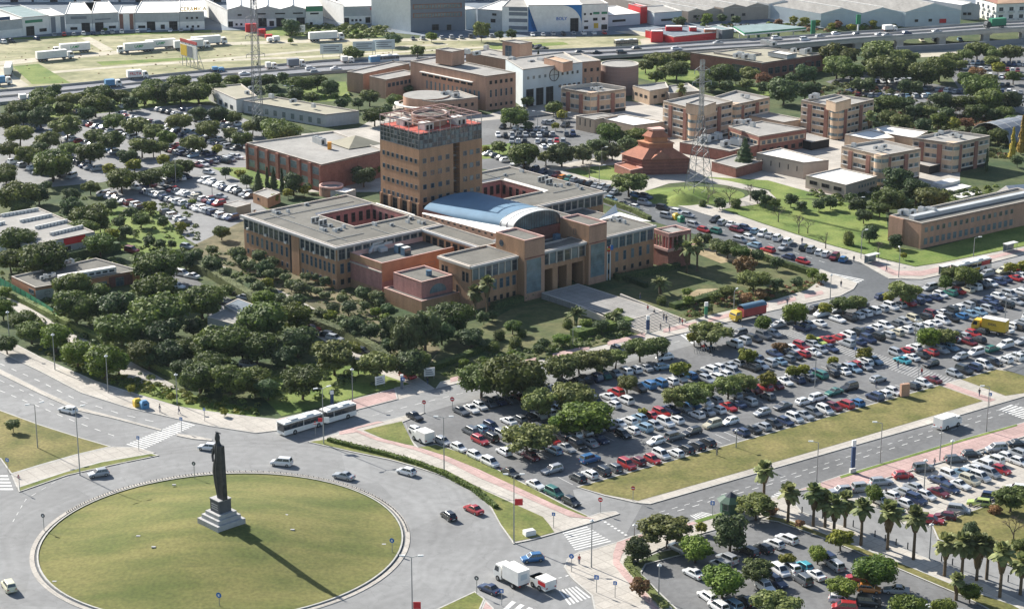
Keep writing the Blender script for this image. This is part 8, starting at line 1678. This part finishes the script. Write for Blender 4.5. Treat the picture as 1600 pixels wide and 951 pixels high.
def sign(px, py, h, shape, m, lb, w_=.75, hd=-20, m2='sign_white'):
    w_ *= .72
    t = thing('road_sign', lb, 'road sign', W(px, py, .14), R(hd), 'road signs'); b = MB(); b.bar((0, 0, 0), (0, 0, h), .06, 'grey_metal', n=6); b.build('post', t); b = MB(); n = {'round': 14, 'square': 4, 'tri': 3}[shape]; c = h - w_ * .5; a0 = {'round': 0, 'square': math.pi / 4, 'tri': math.pi / 2}[shape]; rr = w_ * (.62 if shape != 'square' else .7)
    pts = [(rr * math.cos(a0 + 2 * math.pi * i / n), c + rr * math.sin(a0 + 2 * math.pi * i / n)) for i in range(n)]
    b.face([(x, -.1, z) for x, z in pts], m); b.face([(x, -.06, z) for x, z in pts[::-1]], 'grey_metal'); sp_ = b.build('sign_plate', t); b = MB()
    if m == 'red_paint': b.box(-rr * .7, -.12, c - rr * .18, rr * .7, -.105, c + rr * .18, m2)
    else: b.box(-rr * .3, -.12, c - rr * .45, rr * .3, -.105, c + rr * .35, m2)
    b.build('symbol', sp_)
for q in ((707, 640, 2.8, 'round', 'red_paint', 'no-entry sign at the car park exit under the big tree', 1.1), (663, 645, 2.8, 'round', 'red_paint', 'no-entry sign beside the crossing near the grass triangle', 1.0), (493, 681, 3.2, 'tri', 'red_paint', 'give-way sign in front of the articulated bus', 1.1), (938, 800, 2.9, 'round', 'red_paint', 'no-entry sign on the pavement tip at the junction', 1.0), (989, 782, 2.9, 'round', 'red_paint', 'no-entry sign at the corner of the long lawn', .9), (630, 607, 2.6, 'square', 'sign_blue', 'blue sign at the driveway mouth beside the bus street', 1.1), (893, 892, 3.2, 'round', 'sign_blue', 'round blue sign on the pavement island', 1.0), (932, 925, 3.2, 'square', 'sign_blue', 'square blue pedestrian sign at the bottom of the island', 1.1), (961, 933, 3.0, 'square', 'sign_blue', 'small blue sign right of the square pedestrian sign', .9), (784, 945, 3.0, 'square', 'sign_blue', 'blue pedestrian sign at the bottom zebra', 1.0), (865, 824, 3.0, 'square', 'sign_blue', 'blue sign at the end of the grass wedge', .9),
    (613, 862, 2.6, 'round', 'sign_blue', 'round blue arrow sign on the island edge, right side', 1.0), (343, 948, 2.6, 'round', 'sign_blue', 'blue sign at the bottom of the island', 1.1), (217, 703, 3.0, 'square', 'sign_blue', 'blue crossing sign at the near end of the avenue zebra', .9), (284, 673, 3.0, 'square', 'sign_blue', 'blue crossing sign on the avenue median', .9), (320, 657, 2.8, 'square', 'sign_blue', 'blue sign on the pavement past the avenue zebra', .8), (31, 766, 3.2, 'tri', 'red_paint', 'red give-way sign at the tip of the narrow strip', 1.0), (13, 738, 3.0, 'square', 'sign_blue', 'blue crossing sign at the left lawn corner', 1.0), (304, 747, 3.4, 'round', 'granite_dark', 'sign seen from behind at the far edge of the island', .9), (69, 828, 3.2, 'round', 'granite_dark', 'dark sign at the left edge of the island', .9), (745, 927, 3.2, 'round', 'granite_dark', 'round sign on the bottom corner lawn', .9),
    (1113, 805, 2.9, 'square', 'sign_blue', 'blue bus stop sign left of the kiosk', 1.1), (1546, 634, 3.0, 'square', 'sign_blue', 'blue sign at the long lawn crossing path', 1.0), (1336, 562, 3.0, 'square', 'sign_blue', 'blue sign beside the long zebra', .9), (1435, 590, 3.2, 'square', 'granite_dark', 'grey sign near the end of the long zebra', .7)): sign(*q)
def boxthing(name, lb, cat, px, py, parts, hd=0.0, group=None):
    t = thing(name, lb, cat, W(px, py, 0), R(hd), group)
    for nm, bx, m in parts: b = MB(); b.box(*bx, m); b.build(nm, t)
    return t
for px, py, m, lb in ((215, 635, 'yellow_plastic', 'yellow recycling container on the avenue pavement'), (226, 638, 'blue_plastic', 'blue recycling container on the avenue pavement'), (1056, 343, 'yellow_plastic', 'yellow recycling bin on the side street behind the red pavilion'), (1064, 347, 'green_plastic', 'green bell-shaped bottle bank on the side street')):
    t = thing('recycling_bin', lb, 'recycling bin', W(px, py), R(30), 'recycling bins'); b = MB(); b.hexa([(-.8, -.7, 0), (.8, -.7, 0), (.8, .7, 0), (-.8, .7, 0), (-.85, -.75, 1.35), (.85, -.75, 1.35), (.85, .75, 1.35), (-.85, .75, 1.35)], m); b.build('body', t); b = MB(); b.hexa([(-.85, -.75, 1.35), (.85, -.75, 1.35), (.85, .75, 1.35), (-.85, .75, 1.35), (-.5, -.4, 1.85), (.5, -.4, 1.85), (.5, .4, 1.85), (-.5, .4, 1.85)], m); b.build('lid', t); b = MB(); b.box(-.35, -.8, 1.0, .35, -.74, 1.25, 'opening'); b.build('slot', t)
boxthing('information_box', 'brown box-shaped sign at the edge of the long lawn', 'sign', 1413, 620, (('panel', (-1.0, -.4, .3, 1.0, .4, 3.0), 'brick_pink'), ('foot', (-.8, -.3, 0, .8, .3, .3), 'granite_dark')), 20)
t = boxthing('advertising_column', 'tall dark blue advertising column on the lower road pavement', 'column', 1332, 739, (('foot', (-.6, -.3, 0, .6, .3, 1.0), 'pale_wall'), ('panel', (-.38, -.2, 1.2, .38, .2, 5.4), 'cloth_blue'), ('top', (-.4, -.2, 5.6, .4, .2, 6.8), 'sign_white')), 20); boxthing('advertising_column', 'pale blue totem on the pavement before the entrance steps', 'column', 1012, 521, (('foot', (-.4, -.2, 0, .4, .2, 1.0), 'pale_wall'), ('panel', (-.4, -.2, 1.0, .4, .2, 3.4), 'cloth_blue'), ('top', (-.4, -.2, 3.4, .4, .2, 4.4), 'sign_white')), 10)
boxthing('advertising_column', 'green and white totem on the pavement right of the entrance steps', 'column', 1103, 497, (('foot', (-.35, -.2, 0, .35, .2, 1.0), 'hall_cladding'), ('panel', (-.35, -.2, 1.0, .35, .2, 3.0), 'green_plastic'), ('top', (-.4, -.2, 3.0, .4, .2, 4.0), 'sign_white')), 10)
boxthing('information_totem', 'dark information post on the park lawn behind the bus', 'sign', 519, 632, (('panel', (-.35, -.2, 0, .35, .2, 2.4), 'cloth_blue'), ('top', (-.4, -.22, 2.4, .4, .22, 3.1), 'sign_white')), 10); boxthing('information_totem', 'slim post with white cap at the driveway mouth', 'sign', 628, 607, (('panel', (-.3, -.2, 0, .3, .2, 2.6), 'hall_cladding'), ('top', (-.32, -.22, 2.6, .32, .22, 3.2), 'sign_white')), 10)
for px, py, lb in ((671, 592, 'white name board at the driveway beside the red off-roader'), (594, 605, 'white framed notice board on the park lawn')):
    t = thing('notice_board', lb, 'notice board', W(px, py), R(15 if px > 600 else 35)); b = MB(); b.box(-1.2, -.08, .7, 1.2, .08, 2.6, 'sign_white'); b.build('panel', t)
    for k in range(3): b = MB(); b.box(-.9, -.1, 1.1 + .45 * k, .9 - .2 * k, -.085, 1.3 + .45 * k, 'hall_cladding'); b.build('printed_line', t)
    for x in (-1, 1): b = MB(); b.bar((x, 0, 0), (x, 0, .8), .05, 'grey_metal'); b.build('post', t)
boxthing('cabinet', 'white utility cabinet lying on the grass wedge', 'cabinet', 827, 836, (('body', (-1.0, -.7, .1, 1.0, .7, 1.0), 'sign_white'), ('lid', (-.9, -.6, 1.0, .9, .6, 1.1), 'pale_wall')), 25)
t = thing('kiosk', 'octagonal green news kiosk with a dark pointed roof at the junction pavement', 'kiosk', W(1141, 800), R(10))
P8 = [(1.9 * math.cos(math.pi * i / 4 + .39), 1.9 * math.sin(math.pi * i / 4 + .39)) for i in range(8)]; b = MB(); b.prism(P8, 0, 2.5, 'dark_green'); b.build('wall', t); b = MB()
for i in range(8): a, c = P8[i], P8[(i + 1) % 8]; b.face([(a[0] * 1.35, a[1] * 1.35, 2.5), (c[0] * 1.35, c[1] * 1.35, 2.5), (c[0] * .6, c[1] * .6, 3.3), (a[0] * .6, a[1] * .6, 3.3)], 'dark_green'); b.face([(a[0] * .6, a[1] * .6, 3.3), (c[0] * .6, c[1] * .6, 3.3), (0, 0, 4.1)], 'ink')
b.build('roof', t)
for i in range(0, 8, 2): a, c = P8[i], P8[(i + 1) % 8]; b = MB(); mx, my = (a[0] + c[0]) / 2 * 1.02, (a[1] + c[1]) / 2 * 1.02; put('kiosk_window', win_mesh(1.1, 1.2, 'plain'), t, (mx, my, 1.0), math.atan2(my, mx) + math.pi / 2)
for px, py, lb in ((1478, 428, 'grey bus shelter behind the bus at the upper right stop'), (1578, 393, 'bus shelter with a pale roof below the slab block'), (1362, 411, 'small kiosk-like shelter on the hillside pavement')):
    t = thing('bus_shelter', lb, 'bus shelter', W(px, py), R(36)); b = MB(); b.box(-2.2, -.8, 2.3, 2.2, .8, 2.45, 'pale_wall'); b.build('roof', t); b = MB(); b.box(-2.1, .6, .2, 2.1, .65, 2.3, 'glass_pale'); b.build('back_panel', t)
    for x in (-2, 2):
        for y in (-.6, .6): b = MB(); b.bar((x, y, 0), (x, y, 2.3), .05, 'grey_metal'); b.build('post', t)
for k, (px, py) in enumerate(((1253, 801), (1270, 804), (1285, 809), (1333, 822), (1367, 838), (1383, 845), (1400, 851), (1418, 857), (1471, 876), (1488, 882), (1543, 896), (1575, 908))):
    b = MB(); b.bar((0, 0, 0), (0, 0, 1.1), .12, 'dark_metal', .1, 8); b.bar((0, 0, 1.1), (0, 0, 1.25), .16, 'dark_metal', .05, 8); o = b.build('bollard', loc=W(px, py, .1)); tag(o, 'black bollard, %s in the line beside the palm strip' % ordl(k, 12), 'bollard', 'bollards by the palm strip')
t = thing('cycle_racks', 'steel bicycle racks with parked motorbikes at the top of the car park', 'bike rack', W(1103, 549), R(36))
for k in range(8): b = MB(); b.bar((k * .7 - 3, -.5, 0), (k * .7 - 3, -.5, .9), .05, 'grey_metal'); b.bar((k * .7 - 3, .5, 0), (k * .7 - 3, .5, .9), .05, 'grey_metal'); b.bar((k * .7 - 3, -.5, .9), (k * .7 - 3, .5, .9), .05, 'grey_metal'); b.build('rack', t)
for k, (px, py) in enumerate(((1093, 540), (1102, 543), (1107, 550), (1098, 546), (1112, 546), (1540, 712), (1560, 706))):
    t = thing('motorbike', 'dark motorbike, %s of those by the %s' % (['first', 'second', 'third', 'fourth', 'fifth'][k] if k < 5 else ['left', 'right'][k - 5], 'car park racks' if k < 5 else 'racks of the pale car park'), 'motorbike', W(px, py), R(110 + 7 * k), 'parked motorbikes')
    for x in (-.65, .65): b = MB(); b.bar((x, -.06, .3), (x, .06, .3), .3, 'tyre', n=12); b.build('wheel', t)
    b = MB(); b.hexa([(-.5, -.13, .4), (.5, -.13, .4), (.5, .13, .4), (-.5, .13, .4), (-.75, -.1, .85), (.3, -.12, .8), (.3, .12, .8), (-.75, .1, .85)], 'dark_metal'); b.hexa([(-.1, -.16, .75), (.35, -.16, .75), (.35, .16, .75), (-.1, .16, .75), (-.05, -.1, 1.0), (.3, -.1, 1.0), (.3, .1, 1.0), (-.05, .1, 1.0)], 'red_paint' if k % 3 == 0 else 'blue_metal'); b.build('body', t); b = MB(); b.bar((.6, 0, .3), (.4, 0, 1.05), .05, 'grey_metal'); b.bar((.4, -.35, 1.05), (.4, .35, 1.05), .035, 'dark_metal'); b.build('handlebar', t)
# fences
def fence(lb, pts, h, m, step=3.0, slat=True, name='fence'):
    P_ = [W(*p) for p in pts]; t = thing(name, lb, 'fence', P_[0])
    for a, c in zip(P_, P_[1:]):
        a, c = a - P_[0], c - P_[0]; n = max(1, int((c - a).length / step))
        for i in range(n + 1): q = a.lerp(c, i / n); b = MB(); b.bar(q, q + Vector((0, 0, h)), .06, 'grey_metal'); b.build('post', t)
        if slat: b = MB(); b.face([a, c, c + Vector((0, 0, h)), a + Vector((0, 0, h))], m); b.build('mesh_panel', t)
        else:
            for z in (h * .5, h): b = MB(); b.bar(a + Vector((0, 0, z)), c + Vector((0, 0, z)), .05, m); b.build('rail', t)
fence('green mesh fence running along the path at the left edge', [(0, 446), (40, 468), (90, 500)], 2.2, 'green_plastic'); fence('grey railing around the dark court at the right car park edge', [(1562, 577), (1600, 560), (1640, 546)], 2.4, 'grey_metal', slat=False); fence('low rail along the path of the lower right lawn', [(1457, 821), (1514, 800), (1600, 768)], .9, 'coping', slat=False)
sheet('sports_court', [(1566, 578), (1640, 556), (1740, 570), (1700, 600), (1640, 600)], .19, 'asphalt_dark')
t = thing('net_dome', 'dark net-covered arched greenhouse at the right edge below the poplars', 'greenhouse', W(1572, 215), R(40))
b = MB()
for i in range(10): a0, a1 = math.pi * i / 10, math.pi * (i + 1) / 10; b.face([(-9, -8 * math.cos(a0), 6 * math.sin(a0)), (-9, -8 * math.cos(a1), 6 * math.sin(a1)), (9, -8 * math.cos(a1), 6 * math.sin(a1)), (9, -8 * math.cos(a0), 6 * math.sin(a0))], 'hall_cladding')
b.build('net_cover', t)
for x in (-9, -4.5, 0, 4.5, 9):
    b = MB()
    for i in range(10): a0, a1 = math.pi * i / 10, math.pi * (i + 1) / 10; b.bar((x, -8.1 * math.cos(a0), 6.1 * math.sin(a0)), (x, -8.1 * math.cos(a1), 6.1 * math.sin(a1)), .1, 'pale_wall')
    b.build('hoop', t)
# red containers and scaffolding left of centre top
for k, (px, py, sx, h, lb) in enumerate(((393, 50, 5, 3.5, 'red steel frame pile by the left pylon, highest part'), (409, 56, 3.2, 2.8, 'red container right of the frame pile'), (420, 60, 3, 1.6, 'low red crate stack beside the white van'))):
    t = thing('container', lb, 'container', W(px, py), R(15), 'red containers'); b = MB(); b.box(-sx / 2, -1.2, 0, sx / 2, 1.2, h, 'red_paint'); b.build('body', t)
    for j in range(4): b = MB(); b.box(-sx / 2 + j * sx / 3 - .05, -1.26, 0, -sx / 2 + j * sx / 3 + .05, -1.2, h, 'brick_dark'); b.build('rib', t)
# people: one continuous body each
def person_mesh(stride, seed, top='cloth_dark'):
    b = MB(); n = 8
    def tube(P_, m, cap=True):
        rg = []
        for (x, y, z, r1, r2) in P_: rg.append([(x + r1 * math.cos(2 * math.pi * i / n), y + r2 * math.sin(2 * math.pi * i / n), z) for i in range(n)])
        for a, c in zip(rg, rg[1:]):
            for i in range(n): j = (i + 1) % n; b.face([a[i], a[j], c[j], c[i]], m)
        if cap: b.face(rg[-1], m); b.face(rg[0][::-1], m)
    for s in (-1, 1):
        f = stride * s; tube([(f * .42 + .06, s * .09, 0, .11, .05), (f * .42, s * .09, .09, .05, .05), (f * .4, s * .09, .28, .06, .055), (f * .2, s * .09, .5, .07, .065), (f * .05, s * .09, .85, .1, .09), (0, s * .06, .95, .1, .1)], 'cloth_blue')
        g = -stride * s; tube([(g * .42 + .02, s * .25, .76, .025, .02), (g * .40, s * .25, .85, .04, .03), (g * .22, s * .24, 1.1, .045, .045), (0, s * .21, 1.38, .06, .055), (0, s * .17, 1.44, .05, .05)], top)
        tube([(g * .46 + .03, s * .25, .66, .03, .018), (g * .44 + .02, s * .25, .72, .045, .022), (g * .42 + .02, s * .25, .78, .028, .022)], 'skin')
    tube([(0, 0, .84, .12, .16), (0, 0, 1.0, .12, .17), (0, 0, 1.12, .1, .15), (0, 0, 1.32, .12, .19), (0, 0, 1.44, .1, .18), (0, 0, 1.49, .06, .08), (0, 0, 1.55, .05, .05)], top)
    tube([(0, 0, 1.5, .05, .05), (.01, 0, 1.58, .07, .065), (.01, 0, 1.66, .095, .075), (0, 0, 1.74, .09, .075), (0, 0, 1.79, .04, .04)], 'skin'); me = b.mesh('person_body')
    bm = bmesh.new(); bm.from_mesh(me); bmesh.ops.remove_doubles(bm, verts=bm.verts, dist=.0005); bm.to_mesh(me); bm.free(); return me
hb = MB(); hb.hexa([(-.10, -.08, 1.66), (.04, -.08, 1.70), (.04, .08, 1.70), (-.10, .08, 1.66), (-.08, -.06, 1.82), (.06, -.06, 1.81), (.06, .06, 1.81), (-.08, .06, 1.82)], 'bark'); HAIR = hb.mesh('hair')
PM = [person_mesh(.5, 1), person_mesh(.12, 2, 'cloth_red'), person_mesh(.4, 3, 'granite_dark')]
for k, (px, py, m, hd, lb) in enumerate(((1041, 503, 0, 250, 'person in dark clothes on the entrance steps, lowest'), (1037, 500, 2, 250, 'person in grey beside another on the entrance steps'), (1062, 506, 0, 200, 'person in dark clothes at the right foot of the steps'), (1066, 508, 1, 200, 'person in a red top at the right foot of the steps'), (1032, 516, 0, 20, 'person in dark clothes left of the pink crossing before the steps'), (1046, 519, 2, 20, 'person in grey in front of the pink crossing'), (1120, 712, 2, 10, 'person walking alone on the long lawn'), (1369, 606, 0, 90, 'person in dark clothes standing in the front parking lane'), (1403, 575, 0, 60, 'person in dark clothes on the long zebra'), (1314, 448, 0, 90, 'person in dark clothes on the street corner pavement'), (1334, 409, 0, 90, 'person at the end of the far kerb cars'), (1253, 381, 2, 90, 'person in grey on the hillside pavement'), (1205, 737, 0, 200, 'person crossing the lower road beside the leftmost palm'), (1384, 776, 0, 40, 'person between two white cars in the pale car park'), (280, 646, 0, 0, 'person in dark clothes on the avenue pavement near the zebra'), (833, 275, 0, 0, 'person under the round dark tree'), (1100, 548, 1, 30, 'person in a red top beside the motorbikes'), (1118, 538, 0, 30, 'person standing under the roadside tree by the motorbikes'))):
    z = .9 if k < 2 else .15 if k in (2, 3, 4, 5, 9, 10, 11, 14) else .05; p = W(px, py, z); t = thing('person', lb, 'person', p, R(hd), 'pedestrians'); put('body', PM[m], t, (0, 0, 0), 0, (1, 1, .97 + .04 * (k % 3))); put('hair', HAIR, t)
for k, (px, py) in enumerate(((1000, 476), (1012, 492), (1022, 496), (960, 548), (1180, 489), (1230, 476), (455, 664), (545, 636), (250, 643), (668, 600), (1420, 752), (1460, 728), (1530, 618), (1440, 586), (1385, 424), (1500, 420), (905, 880), (1160, 520))):
    p = W(px, py, .17); wh = ('on the faculty terrace', 'on the entrance steps, upper part', 'on the entrance steps, middle', 'on the pavement below the flat-topped hedge', 'behind the truck with a yellow cab', 'on the pavement between the bend and the truck', 'beside the front of the articulated bus', 'beside the rear of the articulated bus', 'beside the recycling containers', 'at the driveway mouth near the name board', 'on the pink lower road pavement, left', 'on the pink lower road pavement, right', 'on the path crossing the long lawn', 'at the lower end of the long zebra', 'on the pavement at the right road bend', 'at the upper right bus stop', 'on the junction island', 'beside the grey people carrier')[k]
    t = thing('person', 'walking person %s' % wh, 'person', p if k > 2 else (p.x, p.y, 1.5 - .5 * k), R(50 * k), 'pedestrians'); put('body', PM[k % 3], t, (0, 0, 0), 0, (1, 1, .95 + .03 * (k % 4))); put('hair', HAIR, t)
# haze
b = MB(); b.box(-4100, -700, -1, 4100, 6100, 148, 'soil'); o = b.build('haze', kind='stuff'); o.data.materials.clear()
hm = bpy.data.materials.new('haze'); hm.use_nodes = True; n = hm.node_tree; n.nodes.remove(n.nodes['Principled BSDF']); vp = n.nodes.new('ShaderNodeVolumePrincipled'); vp.inputs['Color'].default_value = (.75, .88, 1, 1); vp.inputs['Density'].default_value = .000024; vp.inputs['Anisotropy'].default_value = .2
n.links.new(vp.outputs[0], n.nodes['Material Output'].inputs['Volume']); o.data.materials.append(hm); o.display_type = 'WIRE'
